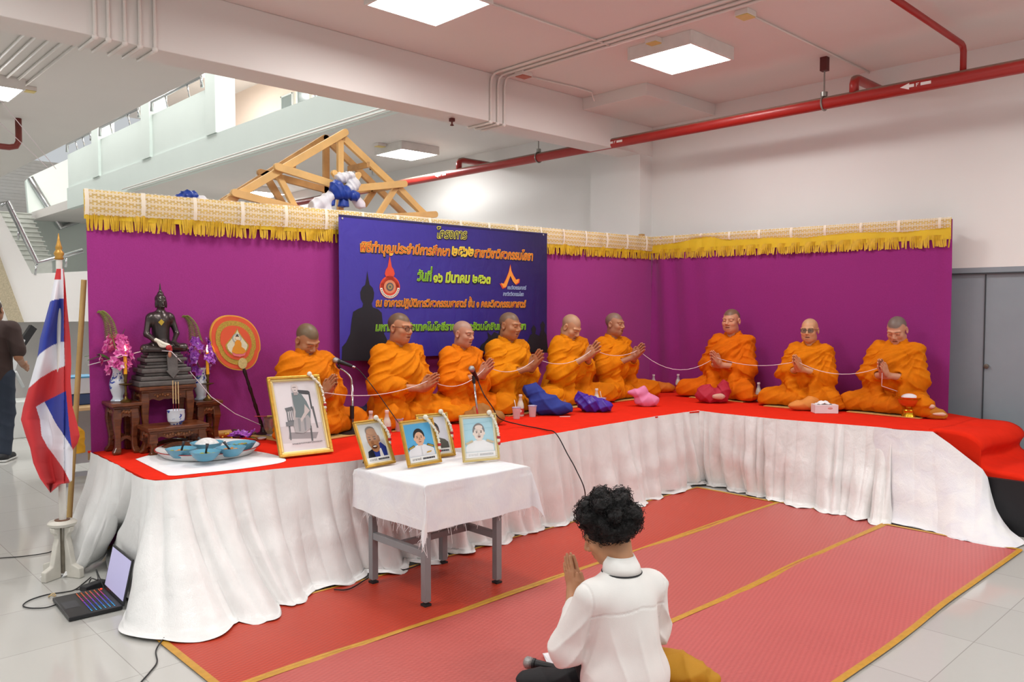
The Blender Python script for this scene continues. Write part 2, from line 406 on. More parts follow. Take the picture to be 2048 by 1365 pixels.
yr = yw-0.08; rail('handrail', [AY(60, 355, yr), AY(122, 456, yr), AY(172, 437, yr)], [(AY(122, 456, yr), AY(122, 457, yw+0.02)), (AY(70, 371, yr), AY(70, 372, yw+0.02)), (AY(165, 440, yr), AY(165, 441, yw+0.02))], 'steel tube handrail running down the upper stair wall', 0.075)
struct('wall_stair', MB().bx((-8, SY+2.0, 0), (xr, SY+2.1, zb+0.2)), WALLM)
struct('wall_stair_side', MB().bx((-8, 27, 0), (5.3, 27.2, 8.4)), WALLM)
struct('baseboard_stair', MB().bx((-8, SY+1.97, 0), (xr, SY+2.0, 0.14)), M('grey_skirting', '#8f9394', 0.5))
sh = MB()
q0 = AY(10, 402, 26)
for k in range(18): sh.bx((q0[0]-2, 26, q0[2]-0.4+k*0.09), (q0[0]+3.0, 26.03+0.015*(k % 2), q0[2]-0.4+k*0.09+0.085))
struct('door_2', sh, M('roller_shutter', '#a9aaa9', 0.5))

# ------------------------------------------------------------------ ceiling lamps, conduits, pipes
DIFF = M_emit('lamp_diffuser', '#fafaf9', LAMP_E); HOUS = M('lamp_housing', '#e6e2dc', 0.5)
def lamp(x, y, z=CEIL, sx=0.6, sy=0.6, label=''):
    t = thing('ceiling_light', label, 'light', (x, y, z), 0, 'fluorescent ceiling panels')
    m = MB(); w = 0.022
    m.bx((-sx/2-w, -sy/2-w, -0.11), (sx/2+w, -sy/2, 0)).bx((-sx/2-w, sy/2, -0.11), (sx/2+w, sy/2+w, 0)).bx((-sx/2-w, -sy/2, -0.11), (-sx/2, sy/2, 0)).bx((sx/2, -sy/2, -0.11), (sx/2+w, sy/2, 0)).bx((-sx/2, -sy/2, -0.05), (sx/2, sy/2, 0))
    m.build('housing', HOUS, t, bevel=0.003)
    m = MB(); n = 12; xs = np.linspace(-sx/2, sx/2, n*4+1)
    P = np.array([[(x_, y_, -0.092-0.006*abs(math.sin(x_/sx*n*PI))) for y_ in np.linspace(-sy/2, sy/2, 3)] for x_ in xs]); m.grid(P).build('diffuser', DIFF, t, smooth=True)
    return t
lamp(5.86, 4.04, label='square lit ceiling panel over the mats, between the red pipe and the beam')
lamp(3.52, 4.53, label='lit ceiling panel cut off by the top edge of the picture')
lamp(6.72, 9.15, label='square lit ceiling panel behind the beam, right of the wooden roof truss')
lamp(7.1, 14.2, label='small far ceiling panel glimpsed through the left side of the wooden truss')
lamp(1.72, 9.32, label='lit ceiling panel at the left edge, beside a yellow junction box')
for x, y in ((0.6, 0.6), (3.4, 0.2), (6.0, 0.4), (-1.6, 3.4), (0.6, 4.2), (3.4, -3.0), (0, -3), (5.6, -3.2), (-3, 6.5), (-2, 11), (6.3, 17.5)):
    lamp(x, y, label='fluorescent ceiling panel outside the picture')
for y in (7.5, 10.5, 13.5, 16.5, 19.5):
    for x in (4.3, 7.9): lamp(x, y, 7.4, 1.2, 0.6, label='added ceiling panel brightening the open well from the upper floor')  # panels added upstairs in place of daylight, to brighten the open well
for x, y in ((0.2, 11), (-2.5, 14.5), (1.2, 16.5)): lamp(x, y, label='fluorescent ceiling panel outside the picture')
lamp(3.9, 22.6, 7.4, 1.2, 0.6, label='added ceiling panel brightening the stair wall')  # extra panel added only to lift the dim stair wall
CON = M('white_conduit', '#e7e1da', 0.5, var=0.02)
def conduit(pts, label, r=0.012, clips=()):
    t = thing('conduit', label, 'conduit', pts[0]); o = np.array(pts[0])
    MB().tube([np.array(p)-o for p in pts], r, 8).build('pipe_run', CON, t, smooth=True)
    for p in clips: MB().sphere(np.array(p)-o, (r*1.7,)*3, 10, 6).build('elbow', CON, t, smooth=True)
    return t
zc = CEIL-0.014
for k, px in enumerate((190, 217, 250, 280, 310)):
    x = AY(px, 60, BF-0.015)[0]
    conduit([(x, 2.0, zc), (x, BF-0.03, zc), (x, BF-0.014, zc-0.02), (x, BF-0.014, BZ), (x, BF, BZ-0.014), (x, BB, BZ-0.014), (x, BB+0.014, BZ+0.01), (x, BB+0.014, zc-0.03), (x, BB+0.04, zc), (x, 13.5, zc)],
            ['leftmost', 'second', 'middle', 'fourth', 'rightmost'][k]+' of the five white conduits dropping down the beam at upper left', clips=[(x, BF-0.01, BZ-0.008)])
for k, px in enumerate((982, 996, 1009)):
    x = AY(px, 200, BF-0.015)[0]
    conduit([(x+0.06*0, -1, zc), (x, BF-0.12, zc), (x, BF-0.07, zc-0.004), (x, BF-0.03, zc-0.03), (x, BF-0.014, zc-0.09), (x, BF-0.014, BZ), (x, BF, BZ-0.014), (x, BB, BZ-0.014), (x, BB+0.014, BZ+0.01), (x, BB+0.014, zc-0.03), (x, BB+0.04, zc), (x, 16, zc)],
            ['left', 'middle', 'right'][k]+' one of the three white conduits dropping down the beam near the corner', clips=[(x, BF-0.01, BZ-0.008)])
a = AZ(985, 8, zc); e = AZ(1222, 92, zc); conduit([a, e], 'thin white conduit crossing the ceiling from the top-edge lamp', 0.008)
a = AZ(1505, 32, zc); e = AZ(1714, 142, zc); conduit([a, (WBX-0.02, a[1], zc)], 'thin white conduit crossing the ceiling to the right wall behind the red pipe', 0.008)
a = AZ(1063, 155, zc); b_ = AZ(1150, 175, zc); e = AZ(1168, 222, CEIL-0.13)
conduit([a, b_, (b_[0]+0.25, b_[1], zc), (b_[0]+0.3, b_[1], CEIL-0.1)], 'thin white conduit curving from the red junction box to the ceiling ledge', 0.008)
def jbox(px, py, z, label, c):
    p = AZ(px, py, z-0.04); t = thing('junction_box', label, 'box', (p[0], p[1], z))
    MB().box((0, 0, -0.02), (0.13, 0.11, 0.04)).build('box_body', CON, t, bevel=0.004)
    MB().box((0, 0, -0.044), (0.12, 0.1, 0.008)).build('cover', c, t, bevel=0.002)
YC = M('yellow_cover', '#dcc77a', 0.5); RC = M('red_cover', '#b8705c', 0.5)
jbox(1310, 87, CEIL, 'ceiling junction box with a yellow cover just above the lit panel', YC); jbox(1491, 33, CEIL, 'ceiling junction box with a yellow cover near the top edge of the picture', YC)
jbox(1047, 153, CEIL, 'ceiling junction box with a red cover above the beam', RC); jbox(57, 182, CEIL, 'ceiling junction box with a yellow cover beside the leftmost lamp', YC); jbox(760, 293, CEIL, 'ceiling junction box with a yellow cover beside the lamp behind the beam', YC)
REDP = M('red_pipe_paint', '#a02a25', 0.35, var=0.1); DUST = M('pipe_dust', '#8a7263', 0.9)
PXX = 7.02; pz = AX(1648, 207, PXX)[2]
def redpipe():
    t = NT('red_pipe_dusty'); g = t.node('ShaderNodeNewGeometry'); sp = t.node('ShaderNodeSeparateXYZ'); t.link(g.outputs['Normal'], sp.inputs[0])
    f = t.math('ADD', sp.outputs[2], t.math('MULTIPLY', t.noise(t.coord(1), 30, 3), 0.25)); t.color(t.ramp(f, (0.5, '#a52721'), (0.85, '#7d6c5e'))); t.set(Roughness=0.35); return t.m
RP = redpipe()
t = thing('sprinkler_pipe', 'long red fire sprinkler main hung along the right side of the ceiling', 'pipe', (PXX, 0, pz))
MB().tube([(0, -8, 0), (0, 22.5, 0)], 0.055, 20).build('main', RP, t, smooth=True)
def elbow(y, pts, r, nm='branch'):
    MB().tube(pts, r, 12).build(nm, RP, t, smooth=True)
ya = AX(1926, 150, PXX)[1]
elbow(ya, [(0, ya, 0.04), (0, ya, 0.2), (-0.02, ya, 0.235), (-0.06, ya, 0.25), (-3.2, ya, 0.25)], 0.024)
for px, nm in ((1708, 1), (918, 2)):
    y = AX(px, 190 if nm == 1 else 340, PXX)[1]; hh = 0.17
    elbow(y, [(0, y, 0.04), (0, y, hh-0.05), (0.02, y, hh-0.012), (0.06, y, hh), (WBX-PXX-0.02, y, hh)], 0.04)
for px, py in ((1648, 205), (1077, 325), (745, 395)):
    y = AX(px, py, PXX)[1]
    m = MB(); m.tube([(0.062*math.sin(k*PI/10), y, 0.0-0.062*math.cos(k*PI/10)) for k in range(21)], 0.008, 6).tube([(0, y, 0.06), (0, y, 0.1)], 0.03, 10); m.tube([(0, y, 0.1), (0, y, CEIL-pz-0.1 if px != 1077 else CEIL-pz-0.06)], 0.007, 6)
    m.build('hanger', M('hanger_steel', '#9c9a94', 0.35, 0.7), t, smooth=40)
    MB().bx((-0.03, y-0.03, CEIL-pz-0.12), (0.03, y+0.03, CEIL-pz)).build('hanger_bracket', M('bracket_red', '#5f2320', 0.6), t)
ARW = M('white_sticker', '#f1ece8', 0.5)
for px, py in ((1838, 188), (1235, 299), (888, 369)):
    y = AX(px, py, PXX)[1]; m = MB(); 
    pl = [(-0.13, 0), (-0.06, 0.028), (-0.06, 0.012), (-0.02, 0.012), (-0.02, -0.012), (-0.06, -0.012), (-0.06, -0.028)]
    fr = lambda u, w, v, y=y: (-0.0565*math.cos(v/0.0565)-w, y-u, 0.0565*math.sin(v/0.0565)-0.004)
    m.prism(pl, 0, 0.001, fr).prism([(0.03, 0.012), (0.11, 0.012), (0.11, -0.012), (0.03, -0.012)], 0, 0.001, fr).prism([(-0.005, 0.014), (0.0, 0.014), (0.0, -0.014), (-0.005, -0.014)], 0, 0.001, fr).prism([(0.0, 0.014), (0.018, 0.014), (0.018, 0.009), (0.0, 0.009)], 0, 0.001, fr).prism([(0.0, 0.002), (0.012, 0.002), (0.012, -0.003), (0.0, -0.003)], 0, 0.001, fr)
    m.build('flow_arrow', ARW, t, fix=True)
p = AZ(38, 297, CEIL-0.35)
t2 = thing('sprinkler_pipe', 'short dark red pipe with an upturned end under the left soffit', 'pipe', p)
MB().tube([(-3, 0.3, 0), (-0.1, 0.0, 0), (-0.03, 0, 0.02), (0, 0, 0.08), (0, 0, 0.35)], 0.035, 12).build('main', M('dark_red_paint', '#7d332c', 0.4), t2, smooth=True)
p = AY(904, 258, 5.88); t3 = thing('ceiling_sprinkler', 'small dark sprinkler head under the beam', 'sprinkler', (p[0], 5.88, BZ))
MB().bx((-0.02, -0.02, -0.03), (0.02, 0.02, 0)).lathe([(0.008, -0.07), (0.02, -0.066), (0.008, -0.05), (0.008, -0.03)], n=10).build('head', M('bracket_red', '#5f2320', 0.6), t3)
# ------------------------------------------------------------------ stage, carpet, skirts, curtain, banner
def P2(px, py, z): return AZ(px, py, z)[:2]
RED = M('red_carpet_felt', '#e02a14', 0.95, var=0.05, vs=14, bump=0.25, bs=260, Specular_IOR_Level=0.1)
stage_in = [P2(181, 905, STAGE), P2(290, 961, STAGE), P2(335, 961, STAGE), P2(560, 939, STAGE), P2(700, 924, STAGE), P2(850, 905, STAGE), P2(997, 888, STAGE), P2(1180, 856, STAGE), P2(1360, 827, STAGE), P2(1400, 823, STAGE), P2(1560, 840, STAGE), P2(1772, 857, STAGE), P2(1866, 865, STAGE)]
def inset(poly, d):
    out = []
    for i, p in enumerate(poly):
        a = poly[max(i-1, 0)]; b = poly[min(i+1, len(poly)-1)]; t = (b-a)/np.linalg.norm(b-a); out.append(p+np.array([-t[1], t[0]])*d)
    return out
back = [np.array([7.40, stage_in[-1][1]]), CB+np.array([0.02, 0]), CC+np.array([0.0, 0.0]), CA+np.array([0, 0.06])]
def slab(name, poly, z0, z1, m, parent=None, bevel=0.0):
    n = len(poly); vs = [(p[0], p[1], z) for z in (z0, z1) for p in poly]
    return MB().add(vs, [tuple(range(n)), tuple(range(2*n-1, n-1, -1))]+[(i, i+n, (i+1) % n+n, (i+1) % n) for i in range(n)]).build(name, m, parent, bevel=bevel)
plat = thing('stage_platform', 'low L-shaped platform under the red carpet that the monks sit on', 'stage', (0, 0, 0))
slab('deck', inset(stage_in, 0.12)+back, STAGE-0.06, STAGE-0.012, M('plywood', '#a88a5d', 0.7), plat)
for k, (x, y) in enumerate(((1.75, 5.2), (1.75, 4.55), (3.2, 4.3), (4.8, 4.2), (6.3, 4.2), (6.5, 2.5), (3.2, 5.1), (4.8, 4.9))): MB().bx((x-0.03, y-0.03, 0), (x+0.03, y+0.03, STAGE-0.06)).build('leg', M('grey_tube', '#77797b', 0.4, 0.5), plat)
cp = thing('red_carpet', 'bright red felt carpet covering the stage and its steps', 'carpet', (0, 0, 0))
slab('top_carpet', inset(stage_in, 0.015)+back, STAGE-0.012, STAGE, RED, cp)
# the end of the carpet rolling over the step boxes
xa, xb = 6.43, 7.36; y0 = stage_in[-1][1]
prof = [(y0+0.05, STAGE), (y0-0.10, STAGE-0.002), (y0-0.20, STAGE-0.012), (y0-0.27, STAGE-0.05), (y0-0.29, STAGE-0.10), (y0-0.26, STAGE-0.15), (y0-0.25, STAGE-0.19), (y0-0.28, STAGE-0.225), (y0-0.36, STAGE-0.245), (y0-0.50, STAGE-0.255), (y0-0.62, STAGE-0.27), (y0-0.665, STAGE-0.31), (y0-0.67, STAGE-0.38), (y0-0.69, STAGE-0.46), (y0-0.76, STAGE-0.505), (y0-0.9, STAGE-0.52), (y0-0.97, STAGE-0.56), (y0-0.985, STAGE-0.63)]
pr = np.array(spline([(0, a, c) for a, c in prof], 4)); xs = np.linspace(xa, xb, 16)
G = np.array([[(x, p[1]-0.05*(x-xa)+0.012*math.sin(x*7+p[2]*9), p[2]+0.006*math.sin(x*9+p[1]*6)) for x in xs] for p in pr])
fl_ = [np.array([[g[0][0]-0.004*k, g[0][1], max(g[0][2]-dz_, 0.02)] for g in G]) for k, dz_ in ((2, 0.30), (1, 0.12), (0, 0.02))]
G = np.concatenate([np.stack(fl_, 1), G], axis=1)
MB().grid(G).build('stair_carpet', RED, cp, smooth=True, solid=0.012)
BLK = M('black_steps', '#17161a', 0.6)
st_ = thing('step_box', 'black step box under the carpet at the right end of the stage', 'step', (6.8, y0-0.4, 0))
MB().bx((-0.42, -0.22, 0), (0.42, 0.2, STAGE-0.29)).bx((-0.42, -0.52, 0), (0.42, -0.22, STAGE-0.57)).build('box_body', BLK, st_)

def satin(name, c, rough=0.32, sheen=0.4, wr=0.5):
    t = NT(name); co = t.coord(); n1 = t.noise(co, 9, 3, 0.6); n2 = t.noise(t.coord((60, 60, 9)), 3, 2)
    t.color(t.ramp(n1, (0.3, c), (0.75, '#f4f4f2'))); t.set(Roughness=rough, Sheen_Weight=sheen, Specular_IOR_Level=0.6)
    t.bump(t.math('ADD', t.math('MULTIPLY', n1, 1.0), t.math('MULTIPLY', n2, 0.25)), wr, 0.02); return t.m
SAT = satin('white_satin', '#ececea', 0.3, 0.2, 0.3); COTTON = satin('white_cotton', '#e9e9ee', 0.75, 0.2, 0.35)
def resamp(pts, n):
    pts = np.array(pts, float); d = np.r_[0, np.cumsum(np.linalg.norm(np.diff(pts, axis=0), axis=1))]; return pts, d
def skirt(name, label, pairs, m, nu, nv=34, seed=1, pleat=0.05, spacing=0.15, drop=0.0, train=0.1, parent=None, zt=STAGE, cat='cloth', lift=None):
    """a gathered cloth: pairs of (top xyz, bottom plan xy) down its length"""
    r = np.random.RandomState(seed); T = np.array([p[0] for p in pairs], float); B = np.array([p[1] for p in pairs], float)
    d = np.r_[0, np.cumsum(np.linalg.norm(np.diff(T[:, :2], axis=0), axis=1)+1e-4)]; L = d[-1]; s = np.linspace(0, L, nu)
    Ti = np.stack([np.interp(s, d, T[:, i]) for i in range(3)], 1); Bi = np.stack([np.interp(s, d, B[:, i]) for i in range(2)], 1)
    k = max(3, int(nu*0.012)); ker = np.hanning(2*k+1); ker /= ker.sum()
    for i in range(2): Bi[:, i] = np.convolve(np.pad(Bi[:, i], k, 'edge'), ker, 'valid')
    tan = np.gradient(Bi*0.3+Ti[:, :2]*0.7, axis=0); tan /= np.linalg.norm(tan, axis=1)[:, None]; nor = np.stack([tan[:, 1], -tan[:, 0]], 1)
    knots = [0.0]
    while knots[-1] < L: knots.append(knots[-1]+spacing*r.uniform(0.45, 1.45))
    ph = np.interp(s, knots, np.arange(len(knots))*PI); dep = np.interp(s, knots, r.uniform(0.35, 1.0, len(knots)))
    k2 = [0.0]
    while k2[-1] < L: k2.append(k2[-1]+spacing*r.uniform(0.9, 2.2))
    ph2 = np.interp(s, k2, np.arange(len(k2))*PI); dep2 = np.interp(s, k2, r.uniform(0.4, 1.0, len(k2)))
    V = np.linspace(0, 1, nv); G = np.zeros((nv, nu, 3)); hem = 0.012+0.02*np.abs(nz(s[:, None], 9, seed+3))
    for j, v in enumerate(V):
        vf = min(v/0.88, 1.0); z = Ti[:, 2]*(1-vf)**1.0+0.012*vf
        g = 0.25*vf**1.0+0.75*vf**2.2
        xy = Ti[:, :2]*(1-g)+Bi*g
        amp = pleat*(0.10+1.3*min(vf*1.6, 1)+0.25*vf**3); dr_ = 0.5*nz(np.stack([s*0.6, np.full(nu, v*1.1)], 1), 4, seed+2)*vf; mixp = np.abs(np.sin(ph+dr_))**0.75*dep*(1-0.75*vf)+np.abs(np.sin(ph2+dr_*1.3))**0.75*dep2*vf*1.15-0.35*vf
        off = mixp*amp+0.012*nz(np.stack([s*1.0, np.full(nu, v*1.2+seed)], 1), 13, seed+1)*vf
        if v > 0.88:
            e = (v-0.88)/0.12; off = off+train*e*(0.5+0.6*np.abs(nz(s[:, None], 4, seed+5))); z = hem*(1-0.6*e)+0.014*np.abs(nz(np.stack([s, np.full(nu, v*3)], 1), 30, seed+9))
        if lift is not None: z = z+lift(s, v)*(v > 0.5)
        G[j, :, :2] = xy+nor*off[:, None]; G[j, :, 2] = z
    o = MB().grid(G).build(name, m, parent, smooth=True, fix=False)
    if parent is None: tag(o, label, cat)
    return o
def T3(px, py, z=STAGE): return AZ(px, py, z)+np.array((0, 0, 0.004))
pa = [(T3(181, 905), P2(118, 1150, 0)), (T3(230, 929), P2(165, 1150, 0)), (T3(252, 942), P2(212, 1072, 0)), (T3(268, 951), P2(262, 1075, 0)), (T3(276, 955), P2(262, 1090, 0)), (T3(288, 960), P2(258, 1232, 0)), (T3(312, 963), P2(292, 1258, 0)), (T3(335, 962), P2(400, 1270, 0)), (T3(395, 956), P2(510, 1240, 0)), (T3(450, 950), P2(560, 1213, 0)), (T3(560, 939), P2(615, 1188, 0)),
      (T3(640, 931), P2(690, 1165, 0)), (T3(700, 924), P2(745, 1148, 0)), (T3(850, 905), P2(880, 1112, 0)), (T3(997, 888), P2(1020, 1074, 0)), (T3(1180, 856), P2(1195, 1028, 0)), (T3(1310, 834), P2(1320, 993, 0)), (T3(1360, 827), P2(1375, 975, 0)), (T3(1398, 822), P2(1420, 962, 0))]
skirt('stage_skirt', 'white satin skirt gathered around the front-left corner and long front of the stage', pa, SAT, 1000, 36, 3, 0.085, 0.17, train=0.05)
pb = [(T3(1394, 822), P2(1412, 965, 0)), (T3(1440, 828), P2(1452, 978, 0)), (T3(1560, 840), P2(1560, 1004, 0)), (T3(1660, 848), P2(1655, 1026, 0)), (T3(1760, 856), P2(1748, 1044, 0)), (T3(1785, 859), P2(1790, 1046, 0))]
skirt('stage_skirt', 'shinier white satin skirt below the three monks on the right arm of the stage', pb, satin('bright_satin', '#e6e6e3', 0.2, 0.2, 0.35), 460, 32, 11, 0.085, 0.12, train=0.05)
z1 = 0.45
pc = [(T3(1748, 856), P2(1742, 1036, 0)), (T3(1800, 861), P2(1800, 1050, 0)), (T3(1866, 865), P2(1865, 1066, 0)), (T3(1900, 889, 0.6), P2(1905, 1078, 0)), (T3(1965, 940, z1), P2(1950, 1086, 0)), (AX(1975, 955, 6.33), P2(1985, 1092, 0)), (AX(1983, 990, 6.36), P2(2012, 1095, 0)), (AX(1986, 1020, 6.40), P2(2035, 1085, 0))]
skirt('step_cloth', 'plain white cotton cloth draped over the stage end beside the red steps', pc, COTTON, 300, 30, 23, 0.045, 0.3, train=0.03)

# the purple curtain on its frame, in the local frame of each arm (x along, y out to the front, z up)
def arm(a, b):
    a = np.array(a); b = np.array(b); d = b-a; L = np.linalg.norm(d); return L, math.atan2(d[1], d[0])
TOP = 2.36
def purple(name, see=0.0):
    t = NT(name); co = t.coord(); n = t.noise(co, 120, 2); big = t.noise(co, 1.5, 2)
    t.color(t.mix(t.math('MULTIPLY', big, 0.5), t.mix(n, '#8f1a74', '#a5288a'), '#951d78')); t.set(Roughness=0.85, Sheen_Weight=0.25); t.bump(n, 0.15, 0.004)
    if see:
        tr = t.node('ShaderNodeBsdfTransparent'); tr.inputs[0].default_value = lin('#c64aa8'); mx = t.node('ShaderNodeMixShader'); mx.inputs[0].default_value = see
        t.link(t.b.outputs[0], mx.inputs[1]); t.link(tr.outputs[0], mx.inputs[2]); t.link(mx.outputs[0], t.out.inputs[0])
    return t.m
def lace_mat():
    t = NT('white_lace'); tc = t.node('ShaderNodeTexCoord'); sp = t.node('ShaderNodeSeparateXYZ'); t.link(tc.outputs['Object'], sp.inputs[0]); x, z = sp.outputs[0], sp.outputs[2]
    zig = t.math('MULTIPLY', t.math('PINGPONG', x, 0.022), 0.6); row = t.math('ADD', z, zig)
    line = t.math('SMOOTH_MIN', t.math('PINGPONG', row, 0.021), 1.0, 0.01); ln = t.math('LESS_THAN', t.math('PINGPONG', row, 0.021), 0.005)
    u = t.math('SUBTRACT', t.math('PINGPONG', x, 0.022), 0.011); v = t.math('SUBTRACT', t.math('PINGPONG', t.math('ADD', z, 0.008), 0.021), 0.0105)
    rr = t.math('SQRT', t.math('ADD', t.math('MULTIPLY', u, u), t.math('MULTIPLY', v, v))); dot = t.math('LESS_THAN', rr, 0.0055)
    hole = t.math('MAXIMUM', ln, dot); tuck = t.math('LESS_THAN', t.math('PINGPONG', x, 0.17), 0.012); al = t.math('MAXIMUM', t.math('SUBTRACT', 0.64, t.math('MULTIPLY', hole, 0.42)), t.math('MULTIPLY', tuck, 0.92))
    t.color('#efe5d2'); t.set(Alpha=al, Roughness=0.8); return t.m
LACE = lace_mat(); YEL = M('yellow_cloth', '#dcb81e', 0.6, var=0.08); FRI = M('yellow_fringe', '#cfa41a', 0.55, var=0.15, vs=30)
def curtain(a, b, label, m, seed, ripple, tilt, scal):
    L, rz = arm(a, b); t = thing('curtain', label, 'curtain', (a[0], a[1], 0), rz)
    nx, nzv = int(L*36), 30; X = np.linspace(0, L, nx); Zs = np.linspace(0.05, TOP, nzv); XX, ZZ = np.meshgrid(X, Zs)
    Y = ripple(XX, ZZ)+0.004*nz(np.stack([XX*2, ZZ*0.5], -1), 5, seed)
    ZZ = ZZ*(1+(tilt(XX)-TOP)/TOP); MB().grid(np.stack([XX, -Y, ZZ], -1)).build('cloth_panel', m, t, smooth=True, fix=False)
    MB().bx((0.08, 0.03, 0), (0.13, 0.08, tilt(0)-0.06)).bx((L-0.13, 0.03, 0), (L-0.08, 0.08, tilt(L)+(0.045 if L > 4 else -0.03))).bx((0.08, 0.03, 2.24), (L-0.08, 0.07, 2.29)).build('wood_frame', M('frame_timber', '#c79a5b', 0.7), t)
    xs = np.linspace(-0.015, L-0.004, int(L*70)); dr = scal(xs)
    zt_ = TOP+0.012; dz = lambda x: tilt(x)-TOP
    ys = -0.02-0.010*np.abs(nz(xs[:, None], 16, seed+1))
    G = np.array([[(x, y-0.004*math.sin(PI*f), zt_+dz(x)-f*0.185) for x, y in zip(xs, ys)] for f in np.linspace(0, 1, 6)])
    MB().grid(G).build('yellow_band', YEL, t, smooth=True, fix=False)
    dr2 = dr-0.006*np.abs(np.sin(xs*PI/0.044))
    G = np.array([[(x, y-0.012-0.012*math.sin(PI*f)-0.006*math.sin(x*21+seed), zt_+dz(x)+0.004-f*q) for x, y, q in zip(xs, ys, -dr2+0)] for f in np.linspace(0, 1, 14)])
    MB().grid(G).build('lace_trim', LACE, t, smooth=True, fix=False)
    r = np.random.RandomState(seed+2); f = MB(); x = 0
    while x < L-0.01:
        y = -0.022-0.006*r.rand()-0.004*abs(math.sin(x*16)); w = r.uniform(0.004, 0.0075); sw = r.normal(0, 0.006); l = r.uniform(0.095, 0.115)
        pts = [(x+sw*(q/4)**2, y-0.006*math.sin(q*0.9+x*40), zt_+dz(x)-0.145-l*q/4*(1.0)) for q in range(5)]
        f.grid(np.array([[(p[0]-w, p[1], p[2]), (p[0], p[1]-0.003, p[2]), (p[0]+w, p[1], p[2])] for p in pts]))
        x += r.uniform(0.008, 0.0135)+(r.rand() < 0.05)*0.02
    o = f.build('fringe', FRI, t, smooth=True, fix=False); o['kind'] = 'stuff'
    return t
def scalA(x): return -(0.172-0.024*np.abs(np.sin(x*2.6+0.5))+0.008*np.sin(x*5.1))
def scalB(x): return -(0.105-0.055*np.exp(-((x-0.75)/0.26)**2)-0.02*np.abs(np.sin(x*3.4)))
PUR = purple('purple_cloth'); PUR2 = purple('thin_purple_cloth', 0.16)
curtain(CA, CC, 'long purple cloth backdrop with lace and yellow fringe behind the statue and the six monks', PUR, 5, lambda x, z: 0.01*np.sin(x*2.1+z)+0.004*np.sin(x*5+1), lambda x: 2.33+0.0095*x, scalA)
curtain(CC, CB, 'shorter purple cloth backdrop with yellow fringe behind the three monks on the right', PUR2, 6, lambda x, z: 0.02*np.exp(-x*2)*np.sin(x*22+z*2)*(0.5+0.4*z)+0.012*np.sin(x*3.0)+0.010*sstep(2.6, 3.1, x)*np.sin(z*3), lambda x: 2.386-0.008*x, scalB)

# ------------------------------------------------------------------ lettering
def text_mesh(s, size=1.0, offset=0.0):
    c = bpy.data.curves.new('lettering', 'FONT'); c.body = s; c.size = size; c.offset = offset; c.resolution_u = 2
    o = bpy.data.objects.new('lettering', c); COL.objects.link(o); dg = bpy.context.evaluated_depsgraph_get(); dg.update()
    me = o.evaluated_get(dg).to_mesh(); v = [tuple(p.co) for p in me.vertices]; f = [tuple(p.vertices) for p in me.polygons]
    bpy.data.objects.remove(o); bpy.data.curves.remove(c); return v, f
TONE = '\u0e48\u0e49\u0e4c'; ABOVE = '\u0e31\u0e34\u0e35\u0e36\u0e37'
def thai(s, offset=0.0):
    """a line of Thai whose tone marks stack above the upper vowels"""
    base = ''; marks = []
    for i, ch in enumerate(s):
        if ch in TONE and i and s[i-1] in ABOVE: marks.append((len(base), ch))
        else: base += ch
    V, Fc = text_mesh(base, 1.0, offset)
    for k, ch in marks:
        adv = max(p[0] for p in text_mesh(base[:k]+'H')[0])-max(p[0] for p in text_mesh('H')[0]); v, f = text_mesh(ch, 1.0, offset); b = len(V)
        V += [(p[0]+adv, p[1]+0.19, p[2]) for p in v]; Fc += [tuple(i+b for i in q) for q in f]
    return V, Fc
def fit(V, x0, x1, zbase, zscale, shear=0.15):
    xs = [p[0] for p in V]; a, b = min(xs), max(xs); k = (x1-x0)/(b-a)
    return [(x0+(p[0]-a)*k+p[1]*zscale*shear, zbase+p[1]*zscale) for p in V]
# ------------------------------------------------------------------ the banner
nA = np.array([CC[1]-CA[1], -(CC[0]-CA[0])]); nA /= np.linalg.norm(nA); LA, RA = arm(CA, CC); tA = (CC-CA)/LA
BOFF = 0.08
def bpt(px, py):
    """pixel to (distance along the curtain, height) on the banner's plane"""
    p = AP(px, py, (CA[0]+nA[0]*BOFF, CA[1]+nA[1]*BOFF, 0), (nA[0], nA[1], 0)); return (p[:2]-CA)@tA, p[2]
ban = thing('banner', 'blue vinyl banner with yellow and green Thai lettering behind the seated monks', 'banner', (CA[0]+nA[0]*BOFF, CA[1]+nA[1]*BOFF, 0), RA)
b0, zt0 = bpt(677, 430); b1, zt1 = bpt(1094, 467); zb0 = bpt(684, 722)[1]
def ban_mat():
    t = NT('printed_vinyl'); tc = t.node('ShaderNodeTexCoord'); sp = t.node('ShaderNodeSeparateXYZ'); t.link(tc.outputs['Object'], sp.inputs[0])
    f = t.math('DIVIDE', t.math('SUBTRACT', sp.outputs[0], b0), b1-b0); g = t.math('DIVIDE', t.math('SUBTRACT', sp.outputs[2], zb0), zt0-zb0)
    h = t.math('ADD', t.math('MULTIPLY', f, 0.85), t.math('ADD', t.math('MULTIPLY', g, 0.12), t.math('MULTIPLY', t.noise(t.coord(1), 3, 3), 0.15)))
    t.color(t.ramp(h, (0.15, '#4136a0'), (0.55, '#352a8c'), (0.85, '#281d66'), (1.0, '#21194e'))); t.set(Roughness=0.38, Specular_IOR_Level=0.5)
    t.bump(t.noise(t.coord((3, 3, 1.5)), 2.2, 4, 1.0), 0.25, 0.03); return t.m
xs = np.linspace(b0, b1, 60); zs = np.linspace(0, 1, 36)
def byo(x, z): return -0.004*math.sin(x*6+z*3)*0-0.0
G = np.array([[(x, 0.0, zb0+(zt0+(zt1-zt0)*(x-b0)/(b1-b0)-zb0)*v) for x in xs] for v in zs])
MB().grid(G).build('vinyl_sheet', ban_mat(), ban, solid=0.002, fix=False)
MB().bx((b0, -0.004, zt0-0.012), (b1, 0.002, zt0+0.004)).build('hem', M('banner_hem', '#241c52', 0.5), ban)
